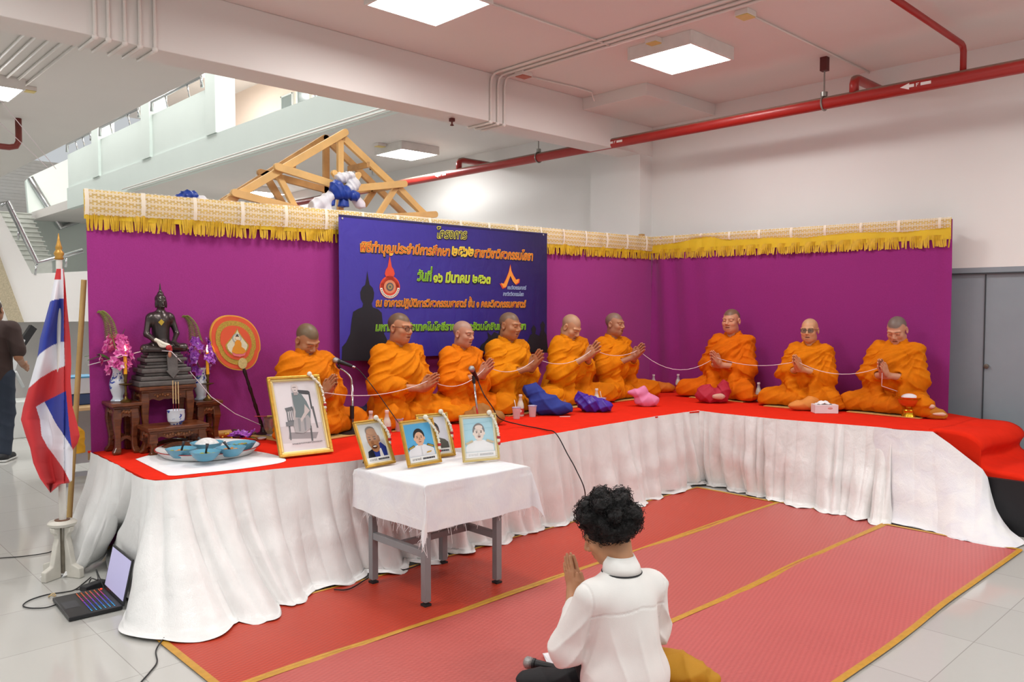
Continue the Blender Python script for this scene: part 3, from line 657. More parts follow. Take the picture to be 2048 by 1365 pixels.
def decal(name, polys, m, depth, parent=ban):
    mb = MB()
    for V, Fc in polys: mb.add([(x, -depth, z) for x, z in V], Fc)
    return mb.build(name, m, parent, fix=False)
def poly(px): V = [bpt(*p) for p in px]; return (V, [tuple(range(len(V)))])
INK = {k: M('ink_'+k, c, 0.45, var=0.1, vs=20) for k, c in dict(orange='#d1571a', gold='#f0b53c', yellow='#e6e04a', green='#5c9a22', lime='#a8dc3c', dark='#1d1638', black='#16151c', red='#d8482e', cream='#efe9d8', grey='#5a5a5e', blue='#a9bfe0').items()}
def line(s, pl, pr, cap_px, fill, edge, nm='lettering'):
    """a line of writing from pixel pl to pr on its base line; cap_px is the letter height in pixels"""
    x0, za = bpt(*pl); x1, zb_ = bpt(*pr); h = bpt(pl[0], pl[1]-cap_px)[1]-za; k = h/0.56
    for off, m, dp in ((0.075, INK['dark'], 0.0035), (0.05, INK[edge], 0.005), (0.004, INK[fill], 0.0065)):
        V, Fc = thai(s, off); V0, _ = thai(s)
        xs0 = [p[0] for p in V0]; a, b = min(xs0), max(xs0); q = (x1-x0)/(b-a); d = 0.006 if dp == 0.0035 else 0
        V = [(x0+(p[0]-a)*q+p[1]*k*0.12+d, za+(zb_-za)*(p[0]-a)/(b-a)+p[1]*k-d) for p in V]
        decal(nm if dp == 0.0065 else nm+'_outline', [(V, Fc)], m, dp)
line('โครงการ', (872, 476), (932, 478), 15, 'dark', 'yellow')
line('พิธีทำบุญประจำปีการศึกษา', (719, 503), (898, 512), 15, 'orange', 'gold')
line('๒๕๖๒', (903, 512), (945, 513), 17, 'gold', 'yellow')
line('สาขาวิชาวิศวกรรมโยธา', (948, 514), (1064, 521), 14, 'orange', 'gold')
line('วันที่', (834, 561), (861, 562), 15, 'green', 'lime')
line('๑๖ มีนาคม ๒๕๖๓', (866, 564), (979, 567), 15, 'lime', 'yellow')
line('ณ อาคารปฏิบัติการวิศวกรรมศาสตร์ ชั้น ๑ คณะวิศวกรรมศาสตร์', (751, 613), (1050, 615), 12, 'orange', 'gold')
line('มหาวิทยาลัยเทคโนโลยีราชมงคลรัตนโกสินทร์ ศาลายา', (751, 662), (1050, 659), 12, 'green', 'lime')
def plain(s, pl, pr, cap_px, m):
    x0, za = bpt(*pl); x1, zb_ = bpt(*pr); h = bpt(pl[0], pl[1]-cap_px)[1]-za; V, Fc = thai(s, 0.02); V = fit(V, x0, x1, za, h/0.56, 0.1); decal('small_lettering', [(V, Fc)], m, 0.006)
plain('คณะวิศวกรรมศาสตร์', (1014, 579), (1051, 581), 6, INK['blue']); plain('สาขาวิชาวิศวกรรมโยธา', (1005, 592), (1046, 594), 6, INK['blue'])
# seated-statue silhouette printed at the left, small shapes at lower right
sil = [(683, 722), (684, 694), (692, 685), (700, 668), (703, 640), (706, 624), (716, 618), (724, 615), (726, 608), (721, 598), (720, 585), (724, 575), (730, 570), (732, 560), (734, 542), (737, 560), (739, 570), (745, 576), (748, 586), (747, 598), (743, 608), (745, 615), (756, 619), (763, 626), (765, 645), (768, 668), (776, 684), (790, 694), (800, 706), (803, 722)]
decal('statue_silhouette', [poly(sil)], M('print_black', '#17151f', 0.6), 0.003)
def blob(cx, cy, w, h): return poly([(cx+w*math.cos(2*PI*k/14), cy+h*math.sin(2*PI*k/14)) for k in range(14)])
decal('dancer_silhouette', [poly([(955, 705), (962, 690), (970, 684), (976, 676), (974, 664), (982, 672), (988, 664), (996, 668), (1003, 652), (1006, 664), (1000, 680), (992, 688), (990, 705)])], M('print_black', '#17151f', 0.6), 0.003)
decal('seated_silhouette', [poly([(1050, 705), (1054, 685), (1060, 670), (1064, 668), (1062, 658), (1067, 650), (1072, 658), (1070, 668), (1078, 672), (1082, 660), (1080, 650), (1085, 642), (1090, 650), (1088, 662), (1093, 672), (1096, 706)])], M('print_black', '#17151f', 0.6), 0.003)
# crest: spired crown over a round seal with a white ribbon
def ring(cx, cy, r0, r1, a0=0, a1=2*PI, n=26, ky=1.12):
    V = []; 
    for k in range(n+1):
        t = a0+(a1-a0)*k/n
        for r in (r0, r1): V.append(bpt(cx+r*math.cos(t), cy-r*ky*math.sin(t)))
    return (V, [(2*k, 2*k+1, 2*k+3, 2*k+2) for k in range(n)])
cxr, cyr = 779, 575
crown = [(779, 511), (781, 522), (783, 534), (787, 540), (789, 548), (786, 556), (792, 562), (797, 568), (797, 580), (761, 580), (761, 568), (766, 562), (772, 556), (769, 548), (771, 540), (775, 534), (777, 522)]
decal('crest', [poly(crown), ring(cxr, cyr, 0.1, 20.5)], INK['red'], 0.004); decal('crest_ribbon', [ring(cxr, cyr, 15, 19.5, PI*1.02, PI*1.98)], INK['cream'], 0.0055)
decal('crest_seal', [ring(cxr, cyr-1, 6.5, 12, 0, 2*PI)], M('ink_salmon', '#d98a62', 0.5), 0.0055); decal('crest_seal', [ring(cxr, cyr-1, 0.1, 7.5)], INK['grey'], 0.007); decal('crest_seal', [ring(cxr, cyr-1, 2.0, 5)], M('ink_brown', '#a08a5a', 0.5), 0.0082)
decal('crest_ribbon_marks', [ring(cxr, cyr, 16.3, 18.2, PI*1.06+k*0.19, PI*1.06+k*0.19+0.11, 2) for k in range(15)], INK['grey'], 0.007)
flame = [(1020, 531), (1022, 543), (1026, 552), (1031, 560), (1037, 558), (1036, 565), (1030, 569), (1025, 563), (1020, 552), (1016, 563), (1012, 574), (1006, 576), (1001, 566), (1007, 568), (1012, 558), (1017, 545)]
decal('gable_emblem', [poly([(x+(x-1019)*0.13, y+(y-555)*0.1) for x, y in flame])], INK['red'], 0.004); decal('gable_emblem', [poly(flame)], M('ink_flame', '#ef9a3a', 0.45), 0.0055)
for px, py in ((845, 444), (980, 457), (1086, 470), (849, 714), (684, 437)):
    x, z = bpt(px, py); MB().lathe([(0.001, 0), (0.008, 0.001), (0.008, 0.004), (0.001, 0.005)], n=10).xform(Matrix.Translation((x, -0.003, z)) @ Matrix.Rotation(PI/2, 4, 'X')).build('eyelet', M('eyelet_metal', '#d8d8d8', 0.3, 0.8), ban)
# ------------------------------------------------------------------ woven mats, table, cloth
def mat_mat(name, c1, c2):
    t = NT(name); tc = t.node('ShaderNodeTexCoord'); sp = t.node('ShaderNodeSeparateXYZ'); t.link(tc.outputs['Object'], sp.inputs[0])
    a = t.math('PINGPONG', t.math('ADD', sp.outputs[0], t.math('MULTIPLY', sp.outputs[1], 0.6)), 0.009); b = t.math('PINGPONG', t.math('SUBTRACT', sp.outputs[1], t.math('MULTIPLY', sp.outputs[0], 0.3)), 0.012)
    w = t.math('MULTIPLY', t.math('ADD', t.math('MULTIPLY', a, 60), t.math('MULTIPLY', b, 45)), 1.0); big = t.noise(t.coord(1), 1.3, 3)
    t.color(t.mix(t.math('MULTIPLY', big, 0.6), t.mix(w, c1, c2), c1)); t.set(Roughness=0.42, Specular_IOR_Level=0.4); t.bump(w, 0.35, 0.003); return t.m
YB = M('yellow_mat_border', '#c08d2a', 0.5, var=0.12, vs=30)
def woven_mat(y0, y1, x0, x1, z, m, label, seed):
    t = thing('woven_mat', label, 'mat', (x0, y0, 0), 0, 'woven plastic floor mats')
    nx = int((x1-x0)*22); X = np.linspace(0, x1-x0, nx); Y = np.linspace(0, y1-y0, 14)
    wob = 0.010*nz(X[:, None], 3.5, seed); zz = z+0.004*np.abs(nz(X[:, None], 4, seed+1))
    G = np.array([[(x, y+w, q+0.001*math.sin(y*9+x*2)) for x, w, q in zip(X, wob, zz)] for y in Y]); MB().grid(G).build('weave', m, t, smooth=True, fix=False)
    for yy, wd in ((0, 0.017), (y1-y0, 0.010)):
        G = np.array([[(x, yy+w+dy, q+0.0035*(1-abs(dy)/wd)+0.002) for x, w, q in zip(X, wob, zz)] for dy in np.linspace(-wd, wd, 5)]); MB().grid(G).build('border', YB, t, smooth=True, fix=False)
    for xx in (0, x1-x0):
        G = np.array([[(xx+dx, y+nz(np.array([xx]), 3.5, seed)*0.010, z+0.006-abs(dx)*0.1) for y in np.linspace(-0.01, y1-y0+0.01, 12)] for dx in np.linspace(-0.018, 0.018, 4)]); MB().grid(G).build('border', YB, t, smooth=True, fix=False)
    return t
woven_mat(3.185, 3.95, 1.395, 6.05, 0.004, mat_mat('weave_orange', '#c4432b', '#a02d1b'), 'orange-red woven mat under the small table, along the long skirt', 1)
woven_mat(2.325, 3.20, 1.405, 6.07, 0.006, mat_mat('weave_rose', '#c2605a', '#a8473f'), 'rose-red woven mat in the middle, behind the kneeling person', 2)
woven_mat(1.46, 2.34, 1.41, 6.0, 0.008, mat_mat('weave_pink', '#c86360', '#ad4c49'), 'pinkish red woven mat nearest the camera, bordered by the tiled floor', 3)

# small steel table with a white cloth
TX0, TX1, TY0, TY1, TZ = 2.555, 3.31, 3.335, 3.98, 0.66
tb = thing('small_table', 'small square-legged grey steel table under a white cloth', 'table', (2.93, 3.6, 0))
GST = M('grey_painted_steel', '#8b8d8f', 0.45, 0.2, var=0.05)
o = np.array([2.93, 3.6]); lx = (2.585, 3.10); ly = (3.37, 3.865)
MB().bx((TX0-2.93, TY0-3.6, TZ-0.028), (TX1-2.93, TY1-3.6, TZ-0.004)).build('table_top', M('laminate', '#d8d2c6', 0.4), tb)
for x in lx:
    for y in ly:
        MB().box((x-o[0], y-o[1], (TZ-0.03)/2+0.014), (0.04, 0.04, TZ-0.058)).build('leg', GST, tb, bevel=0.003)
        MB().box((x-o[0], y-o[1], 0.012), (0.042, 0.042, 0.012)).build('foot_cap', M('black_rubber', '#1d1d1f', 0.6), tb)
for x in lx: MB().bx((x-o[0]-0.016, ly[0]-o[1]+0.02, 0.265), (x-o[0]+0.016, ly[1]-o[1]-0.02, 0.305)).build('side_rail', GST, tb, bevel=0.002)
MB().bx((lx[0]-o[0]+0.016, -0.02+0.02, 0.268), (lx[1]-o[0]-0.016, 0.03, 0.302)).build('stretcher', GST, tb, bevel=0.002)
def table_cloth():
    hx0, hx1, hy0, hy1 = 0.06, 0.235, 0.245, 0.03
    U = np.linspace(TX0-0.235, TX1+hx1, 120); W = np.linspace(TY0-hy0, TY1+hy1, 110); G = np.zeros((110, 120, 3))
    for j, w in enumerate(W):
        for i, u in enumerate(U):
            a = max(TX0-u, u-TX1, 0); b = max(TY0-w, w-TY1, 0); sx = -1 if u < TX0 else 1; sy = -1 if w < TY0 else 1
            x = min(max(u, TX0), TX1); y = min(max(w, TY0), TY1); z = TZ+0.003
            if a or b:
                r = math.hypot(a, b)
                if a and b:
                    m_ = min(a, b)/max(a, b); out = 0.30*min(a, b); th = math.atan2(b, a); x += sx*(0.012+out*math.cos(th)*1.1+0.1*a*0.3); y += sy*(0.012+out*math.sin(th)*1.1+0.03*b); z -= max(r*0.96-out*0.25, 0)
                else:
                    s = u if b else w; wv = 0.5*math.sin(s*17+1)+0.5*math.sin(s*9.0)
                    x += sx*a*0.06*(1+wv)*(a > 0)+sx*0.006*(a > 0); y += sy*b*0.06*(1+wv)*(b > 0)+sy*0.006*(b > 0); z -= max(a, b)
                z = max(z, 0.25)
            G[j, i] = (x, y, z)
    P = G.copy(); G[:, :, 2] += 0.0025*nz(P, 14, 4)*(P[:, :, 2] > TZ-0.01)+0; G[:, :, 1] += 0.006*nz(P, 16, 9)*(P[:, :, 2] < TZ-0.04); G[:, :, 0] += 0.006*nz(P, 13, 19)*(P[:, :, 2] < TZ-0.04)
    cut = G[:, :, 2].min()
    t = thing('tablecloth', 'white cotton tablecloth with frayed hanging edges on the small table', 'tablecloth', (0, 0, 0))
    MB().grid(G).build('cloth_sheet', COTTON, t, smooth=True, fix=False)
    r = np.random.RandomState(3); m = MB()
    for k in range(70):
        if k < 46: e = G[r.randint(0, 96), 0]
        else: e = G[0, r.randint(0, 118)]
        L = r.uniform(0.015, 0.05)*(2.2 if r.rand() < 0.15 else 1); dx, dy = r.normal(0, 0.012, 2); m.tube([e, e+np.array([dx*0.6, dy*0.6, -L*0.5]), e+np.array([dx, dy, -L])], 0.0011, 4, caps=False)
    f = m.build('frayed_threads', COTTON, t, fix=False); f['kind'] = 'stuff'
table_cloth()
# ------------------------------------------------------------------ people
SKIN = M_vcol('skin', 0.5, Subsurface_Weight=0.06, Subsurface_Scale=0.02)
def C3(h): return np.array(lin(h)[:3])
def hand(f, wrist, u, v, x, side, curl=0.1, splay=0.0, s=1.0, gap=0.0125):
    """a hand from the wrist: u along the fingers, v towards the thumb edge, x from this palm towards its back"""
    w = np.array(wrist, float); u, v, x = (np.array(a, float)/np.linalg.norm(a) for a in (u, v, x))
    g = gap*s; P = lambda a, b, c: w+(u*a+v*b+x*c)*s
    f.cap(P(-0.03, 0, 0.017), P(0.02, 0.0, 0.015), 0.027*s, 0.027*s, 0.02)
    offs = (0.031, 0.0105, -0.010, -0.029); ln = (0.070, 0.079, 0.074, 0.058); kn = (0.090, 0.094, 0.089, 0.080)
    for k in range(4):
        b = offs[k]; sp = (b/0.03)*splay
        f.cap(P(0.012, b*0.65, 0.015), P(kn[k], b, 0.0125), 0.0165*s, 0.0115*s, 0.012)
        c1 = P(kn[k]+ln[k]*0.5, b*(1+0.05)+sp*ln[k]*0.5, 0.0115+curl*0.008*(1+k*0.2)); c2 = P(kn[k]+ln[k], b*1.02+sp*ln[k], 0.0095+curl*0.0)
        f.cap(P(kn[k]-0.004, b, 0.012), c1, 0.0098*s, 0.0088*s, 0.003); f.cap(c1, c2, 0.0088*s, 0.0072*s, 0.003)
    t0 = P(0.012, 0.028, 0.014); t1 = P(0.048, 0.052, 0.012); t2 = P(0.078, 0.060, 0.010)
    f.cap(t0, t1, 0.0155*s, 0.012*s, 0.012); f.cap(t1, t2, 0.0115*s, 0.0085*s, 0.004)
def head(f, c, R, s=1.0, fat=1.0, mouth=0.0):
    """skull, face and ears about centre c, turned by R"""
    c = np.array(c, float); R = np.array(R)
    p = lambda x, y, z: c+R @ (np.array((x, y, z))*s)
    E = lambda x, y, z, r, k, sub=False: f.ell(p(x, y, z), np.array(r)*s, k*s, R, sub)
    E(0, -0.014, 0.036, (0.077*fat**0.3, 0.094, 0.083), 0.02); E(0, 0.028, -0.028, (0.063*fat, 0.064, 0.088), 0.03); E(0, 0.050, -0.088, (0.034*fat, 0.034, 0.030), 0.03)
    for q in (-1, 1):
        E(q*0.042*fat, 0.058, -0.024, (0.027*fat, 0.026, 0.026), 0.02); E(q*0.047*fat, 0.014, -0.068, (0.022*fat, 0.045, 0.03), 0.03)
        E(q*0.033, 0.102, 0.006, (0.019, 0.018, 0.011), 0.012, True); E(q*0.033, 0.077, 0.004, (0.017, 0.0135, 0.012), 0.003)
        f.cap(p(q*0.012, 0.088, 0.024), p(q*0.050, 0.074, 0.025), 0.0105*s, 0.009*s, 0.014*s)
        E(q*0.0135, 0.096, -0.033, (0.0105, 0.012, 0.009), 0.006)
        E(q*0.082*fat**0.4, -0.008, -0.004, (0.0085, 0.022, 0.034), 0.007); E(q*0.086*fat**0.4, 0.0, 0.0, (0.006, 0.012, 0.02), 0.006, True)
    f.cap(p(0, 0.084, 0.016), p(0, 0.109, -0.024), 0.009*s, 0.0125*s, 0.012*s)
    f.cap(p(-0.016, 0.087, -0.056), p(0.016, 0.087, -0.056), 0.008*s, k=0.006*s); f.cap(p(0, 0.092, -0.056), p(0, 0.0921, -0.056), 0.0075*s, k=0.008*s)
    f.cap(p(-0.014, 0.085, -0.071-mouth*0.6), p(0.014, 0.085, -0.071-mouth*0.6), 0.0085*s, k=0.007*s)
    f.cap(p(-0.020, 0.096, -0.0632-mouth*0.3), p(0.020, 0.096, -0.0632-mouth*0.3), 0.0022*s+mouth*0.25*s, k=0.004*s, sub=True)
def face_colors(V, c, R, s, skin, hair, stub, hairline=0.055, eyes='closed', base=None, lip='#8c4f40', fat=1.0):
    L = ((V-np.array(c)) @ np.array(R))/s; x, y, z = L.T; col = np.tile(skin, (len(V), 1)) if base is None else base.copy()
    hm = (np.abs(x) < 0.12) & (z > -0.14)
    n = 0.06*nz(V, 60, 3)[:, None]; col *= 1+n*0.8
    wr = sstep(0.03, 0.012, np.hypot((np.abs(x)-0.03)*0.7, (z+0.02)))*(y > 0.05)*hm; col = col*(1+0.05*wr[:, None]*np.array([1, 0.7, 0.6]))
    hl = hairline+0.02*sstep(0.03, 0.075, np.abs(x))-0.0
    line_ = z-(hl-sstep(0.03, -0.05, y)*0.10)+0.004*nz(V, 90, 8)
    h = sstep(-0.006, 0.008, line_)*hm*sstep(-0.075, -0.055, z)*(~((np.abs(x) > 0.078) & (z < 0.035)))
    col = col*(1-h[:, None]*stub)+hair*h[:, None]*stub
    lm = sstep(0.0105, 0.006, np.hypot(np.maximum(np.abs(x)-0.015, 0), z+0.0635))*(y > 0.07)*hm; col = col*(1-0.75*lm[:, None])+C3(lip)*0.75*lm[:, None]
    sl = sstep(0.0035, 0.0015, np.hypot(np.maximum(np.abs(x)-0.017, 0)*1.2, z+0.0635))*(y > 0.07)*hm; col = col*(1-0.8*sl[:, None])+C3('#2e1512')*0.8*sl[:, None]
    ex = np.abs(x)-0.033; arc = z-(-0.002-0.10*ex**2*100) if eyes == 'closed' else z-0.003
    if eyes == 'closed': em = sstep(0.0032, 0.0012, np.abs(arc))*(np.abs(ex) < 0.0155)*(y > 0.055)*hm
    else: em = sstep(0.0055, 0.003, np.hypot(ex*0.42, arc))*(y > 0.055)*hm
    col = col*(1-0.85*em[:, None])+C3('#1d120e')*0.85*em[:, None]
    bx = np.abs(x)-0.032; br = sstep(0.0042, 0.002, np.abs(z-(0.0265-6.0*bx**2)))*(np.abs(bx) < 0.021)*(y > 0.05)*hm; col = col*(1-0.6*br[:, None])+C3('#1c1410')*0.6*br[:, None]
    return np.clip(col, 0, 1)
def eul(yaw, pitch=0.0, roll=0.0):
    return np.array((Matrix.Rotation(yaw, 3, 'Z') @ Matrix.Rotation(pitch, 3, 'X') @ Matrix.Rotation(roll, 3, 'Y')))
def robe_mat():
    t = NT('saffron_robe'); a = t.node('ShaderNodeVertexColor', layer_name='Col'); co = t.coord(); n = t.noise(co, 18, 3)
    m = t.node('ShaderNodeMix', data_type='RGBA', blend_type='MULTIPLY'); m.inputs[0].default_value = 0.35; t.link(a.outputs[0], m.inputs[6]); t.link(t.ramp(n, (0.3, '#c9c0b8'), (0.7, '#ffffff')), m.inputs[7]); t.color(m.outputs[2])
    t.set(Roughness=0.8, Specular_IOR_Level=0.15); t.bump(t.noise(t.coord((14, 14, 5)), 2.5, 4, 1.5), 0.14, 0.02); return t.m
ROBE = robe_mat()
def ridge(x, p=1.4): return np.maximum(1-np.abs(np.sin(x))**0.8, 0)**p
def monk(px, py, off, hz, label, skin='#a8714f', hair='#4d453e', stub=0.75, s=1.0, rz=0.0, hyaw=0.0, hpitch=0.0, hroll=0.0, lean=0.0, hy=0.29, hel=0.8, splay=0.0, fat=1.0, mouth=0.0, eyes='closed', hairline=0.055,
         kneeR=(0.28, 0.33), kneeL=(-0.33, 0.30), foot=None, robe='#e07c02', seed=1, wide=1.0, hx=0.0, arm_='A', girth=1.0, lap=None):
    kneeR = (kneeR[0], kneeR[1]*0.8); kneeL = (kneeL[0], kneeL[1]*0.8)
    a, b = (CA, CC) if arm_ == 'A' else (CC, CB); d = (b-a)/np.linalg.norm(b-a); n = np.array([d[1], -d[0]]); q = a+n*off
    dd = ray(px, py); k = np.dot(q-_C[:2], n)/np.dot(dd[:2], n); base = _C+dd*k
    t = thing('person', label, 'person', (base[0], base[1], STAGE+0.012), math.atan2(-n[0], n[1])+rz, None); t.scale = (s, s, s)
    # --- body: one skin from crown to hands
    f = Field((-0.42, -0.26, 0.0), (0.42, 0.62, 1.0), 0.0042); ln = lean
    hc = np.array((0.0, 0.03+ln*1.25, 0.752)); R = eul(hyaw, hpitch, hroll); nb = np.array((0, -0.01+ln, 0.575))
    hc = hc+np.array((-math.sin(hyaw)*math.sin(hpitch)*0.04, math.sin(hpitch)*0.06, -(1-math.cos(hpitch))*0.12-abs(hpitch)*0.02))
    f.ell((0, 0.0, 0.14), (0.14, 0.11, 0.12), 0.02); f.cap((0, 0, 0.2), (0, ln*0.7, 0.46), 0.10, 0.105, 0.05); f.cap((-0.12, ln-0.01, 0.53), (0.12, ln-0.01, 0.53), 0.05, k=0.05)
    f.cap(nb, hc+R @ np.array((0, -0.025, -0.05)), 0.062*fat**0.6, 0.056*fat**0.6, 0.03); head(f, hc, R, 1.0, fat, mouth)
    w0 = np.array((hx, hy+ln*0.6, hz-0.075)); u = np.array((0, math.cos(hel), math.sin(hel))); v = np.array((0, -math.sin(hel), math.cos(hel)))
    elb = {}
    for q_ in (-1, 1):
        sh = np.array((q_*0.16, ln, 0.535)); el = np.array((q_*0.215, 0.075+ln*0.7, 0.300)); elb[q_] = el; wr = w0+np.array((q_*0.022, 0, 0))-u*0.01
        f.cap(sh, el, 0.045, 0.037, 0.02); f.cap(el, wr, 0.038, 0.026, 0.02); hand(f, w0+u*0.01, u, v, (q_, 0, 0), q_, 0.15, splay)
        kn = np.array((*((kneeR if q_ > 0 else kneeL)), 0.095)); f.cap((q_*0.09, 0.02, 0.11), kn, 0.075, 0.055, 0.03); f.cap(kn, (kn[0]*0.15-q_*0.03, 0.22, 0.06), 0.05, 0.035, 0.02)
    if foot is not None:
        fx, fy = foot; f.cap((fx*0.4, fy*0.7, 0.05), (fx, fy, 0.045), 0.04, 0.035, 0.02); f.cap((fx, fy-0.02, 0.04), (fx+0.04, fy+0.10, 0.03), 0.035, 0.026, 0.02)
        for k in range(5): f.cap((fx+0.02+0.012*k, fy+0.10, 0.03), (fx+0.03+0.014*k, fy+0.128-0.006*k, 0.026), 0.012-0.001*k, 0.009, 0.004)
    V, Q = f.nets(); V = relax(V, Q, 1, 0.3); sk = C3(skin)
    base_col = np.tile(sk, (len(V), 1)); hd = sstep(0.06, 0.15, (V-w0) @ u)*((np.abs(V[:, 0]-hx) < 0.07) & (V[:, 1] > 0.2)); base_col = base_col*(1+0.12*hd[:, None]*np.array([1, 0.75, 0.7]))
    col = face_colors(V, hc, R, 1.0, sk, C3(hair), stub, hairline, eyes, base_col)
    link_mesh('body', np_mesh('body', V, Q, SKIN, col), t)
    # --- robe wrapped over both shoulders, round the arms and across the lap
    g = Field((-0.66, -0.30, 0.0), (0.66, 0.66, 0.72), 0.0075); W = wide
    g.ell((0, 0.0, 0.13), (0.185*W*girth, 0.15*girth, 0.15), 0.05); g.cap((0, -0.01, 0.2), (0, ln*0.75-0.005, 0.44), 0.130*girth, 0.130*girth, 0.08); g.cap((-0.135*W, ln-0.012, 0.528), (0.135*W, ln-0.012, 0.528), 0.066, k=0.07)
    g.cap((0, ln-0.02, 0.53), nb+np.array((0, -0.005, 0.035)), 0.088, 0.070*fat**0.5, 0.05)
    g.ell((0, 0.10+ln*0.5, 0.36), (0.17*W, 0.105, 0.16), 0.06)
    for q_ in (-1, 1):
        el = elb[q_]; sh = np.array((q_*0.155*W, ln, 0.52)); e2 = el*np.array((W*0.98, 1, 1)); g.cap(sh, e2, 0.067, 0.064, 0.05); wm = el*0.42+w0*0.58
        g.cap(e2, wm, 0.066, 0.047, 0.04); g.cap(e2+np.array((-q_*0.02, 0.0, -0.03)), np.array((q_*0.17, 0.10, 0.12)), 0.055, 0.07, 0.06)
        g.cap(wm*0.6+e2*0.4+np.array((0, 0, -0.03)), np.array((q_*0.11, 0.20, 0.15)), 0.034, 0.045, 0.05)
        kn = np.array((*((kneeR if q_ > 0 else kneeL)), 0.088)); g.cap((q_*0.10, 0.0, 0.11), kn, 0.10, 0.070, 0.05); g.cap(kn*np.array((1, 1, 0.85)), (kn[0]*0.1, 0.20, 0.055), 0.062, 0.056, 0.05)
        g.ell((kn[0]*1.02, kn[1]*0.9, 0.035), (0.10, 0.09, 0.034), 0.05)
    g.ell((0, 0.13, 0.06), (0.25, 0.17, 0.075), 0.06); g.ell((0, -0.02, 0.045), (0.23, 0.17, 0.06), 0.05)
    for e in (lap or ()): g.ell(e[0], e[1], 0.05)
    g.ell(nb+np.array((0, 0.075, 0.075)), (0.06, 0.07, 0.085), 0.03, sub=True); g.cap(nb+np.array((0, 0, 0.02)), nb+np.array((0, 0.02, 0.2)), 0.054*fat**0.6, 0.075, 0.008, sub=True)
    for q_ in (-1, 1): wm = elb[q_]*0.42+w0*0.58; g.cap(wm*0.9+elb[q_]*0.1, w0+u*0.05, 0.033, 0.05, 0.008, sub=True)
    V, Q = g.nets(); V = relax(V, Q, 1, 0.5); N = normals(V, Q); r = np.random.RandomState(seed)
    x, y, z = V.T; warp = nz(V, 5, seed)*0.5+nz(V, 13, seed+1)*0.22
    piv = np.array((-0.22, ln+0.05, 0.60)); th = np.arctan2(z-piv[2], x-piv[0]); rad = np.hypot(x-piv[0], z-piv[2])
    up = sstep(0.16, 0.26, z); fold = ridge(th*12+warp*2.2)*0.022*sstep(0.03, 0.14, rad)+ridge(th*25+warp*3+2)*0.008
    th2 = np.arctan2(y+0.02, x); lowf = ridge(th2*8+warp*2.6)*0.018+ridge((x*0.8+z*1.5)*26+warp*3)*0.009
    neckf = sstep(0.16, 0.08, np.hypot(x, y-ln))*sstep(0.52, 0.56, z); ring_ = ridge(z*100+x*20+warp*2)*0.009
    armf = sstep(0.15, 0.2, np.abs(x))*up; armr = ridge((z*1.0-y*0.9)*34+warp*2.4)*0.017
    d = up*(fold*(1-0.6*armf)+armr*armf)*(1-neckf)+ring_*neckf+(1-up)*lowf
    e1 = z-(0.545-(x+0.2)*0.62+0.02*nz(V, 6, seed+4)); d = d+0.017*sstep(-0.012, 0.012, e1)*up*sstep(-0.08, 0.02, y-ln*0.7)
    e2 = z-(0.20+0.12*np.sin(x*5+seed)+0.03*nz(V, 8, seed+6)); d = d+0.013*sstep(-0.01, 0.012, e2)*sstep(0.02, 0.1, y)
    cuff = np.minimum(*[np.linalg.norm(V-(elb[q_]*0.3+w0*0.7), axis=1) for q_ in (-1, 1)]); d = d*(0.35+0.65*sstep(0.0, 0.05, z))*(0.12+0.88*sstep(0.06, 0.13, cuff)); V = V+N*d[:, None]; V[:, 2] = np.maximum(V[:, 2], 0.003)
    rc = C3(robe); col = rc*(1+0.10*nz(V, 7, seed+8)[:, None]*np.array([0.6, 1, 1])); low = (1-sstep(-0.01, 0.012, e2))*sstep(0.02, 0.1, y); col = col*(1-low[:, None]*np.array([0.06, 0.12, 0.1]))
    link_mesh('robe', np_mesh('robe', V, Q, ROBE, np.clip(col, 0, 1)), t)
    t['hp'] = [float(v_) for v_ in (w0+u*0.09)]; del t['hp']
    M4 = Matrix.Translation(t.location) @ Matrix.Rotation(t.rotation_euler[2], 4, 'Z') @ Matrix.Scale(s, 4)
    return t, M4, hc, R, w0, u
def glasses(t, hc, R, m, lens, r=0.021):
    se = lambda c: math.copysign(abs(c)**0.65, c); g = MB(); P = lambda x, y, z: tuple(hc+R @ np.array((x, y, z)))
    for q in (-1, 1): g.tube([P(q*0.034+r*1.15*se(math.cos(a)), 0.103-abs(r*math.cos(a))*0.1, 0.003+r*0.8*se(math.sin(a))) for a in np.linspace(0, 2*PI, 19)], 0.0019, 6); g.tube([P(q*0.058, 0.100, 0.008), P(q*0.076, 0.07, 0.012), P(q*0.086, -0.005, 0.012)], 0.0018, 6)
    g.tube([P(-0.011, 0.105, 0.006), P(0, 0.109, 0.009), P(0.011, 0.105, 0.006)], 0.0018, 6)
    o = g.build('eyeglasses', m, t, smooth=True); l = MB()
    for q in (-1, 1): n0 = len(l.v); l.add([P(q*0.034+r*1.12*se(math.cos(a)), 0.1025, 0.003+r*0.77*se(math.sin(a))) for a in np.linspace(0, 2*PI, 16, endpoint=False)], [tuple(range(16))])
    l.build('lens', lens, o, fix=False)
def lens_mat(name, c, a):
    t = NT(name); t.color(c); t.set(Alpha=a, Roughness=0.05); return t.m
OFA = 0.40
MK = {}
MK[1] = monk(604, 760, 0.30, 0.40, 'monk with bowed head seated behind the large framed portrait', '#b27c56', '#54503a', 0.8, 0.95, rz=0.12, hyaw=0.05, hpitch=-0.62, hroll=0.1, lean=0.06, seed=11, robe='#d97602', hy=0.25, kneeR=(0.28, 0.3), kneeL=(-0.36, 0.24))
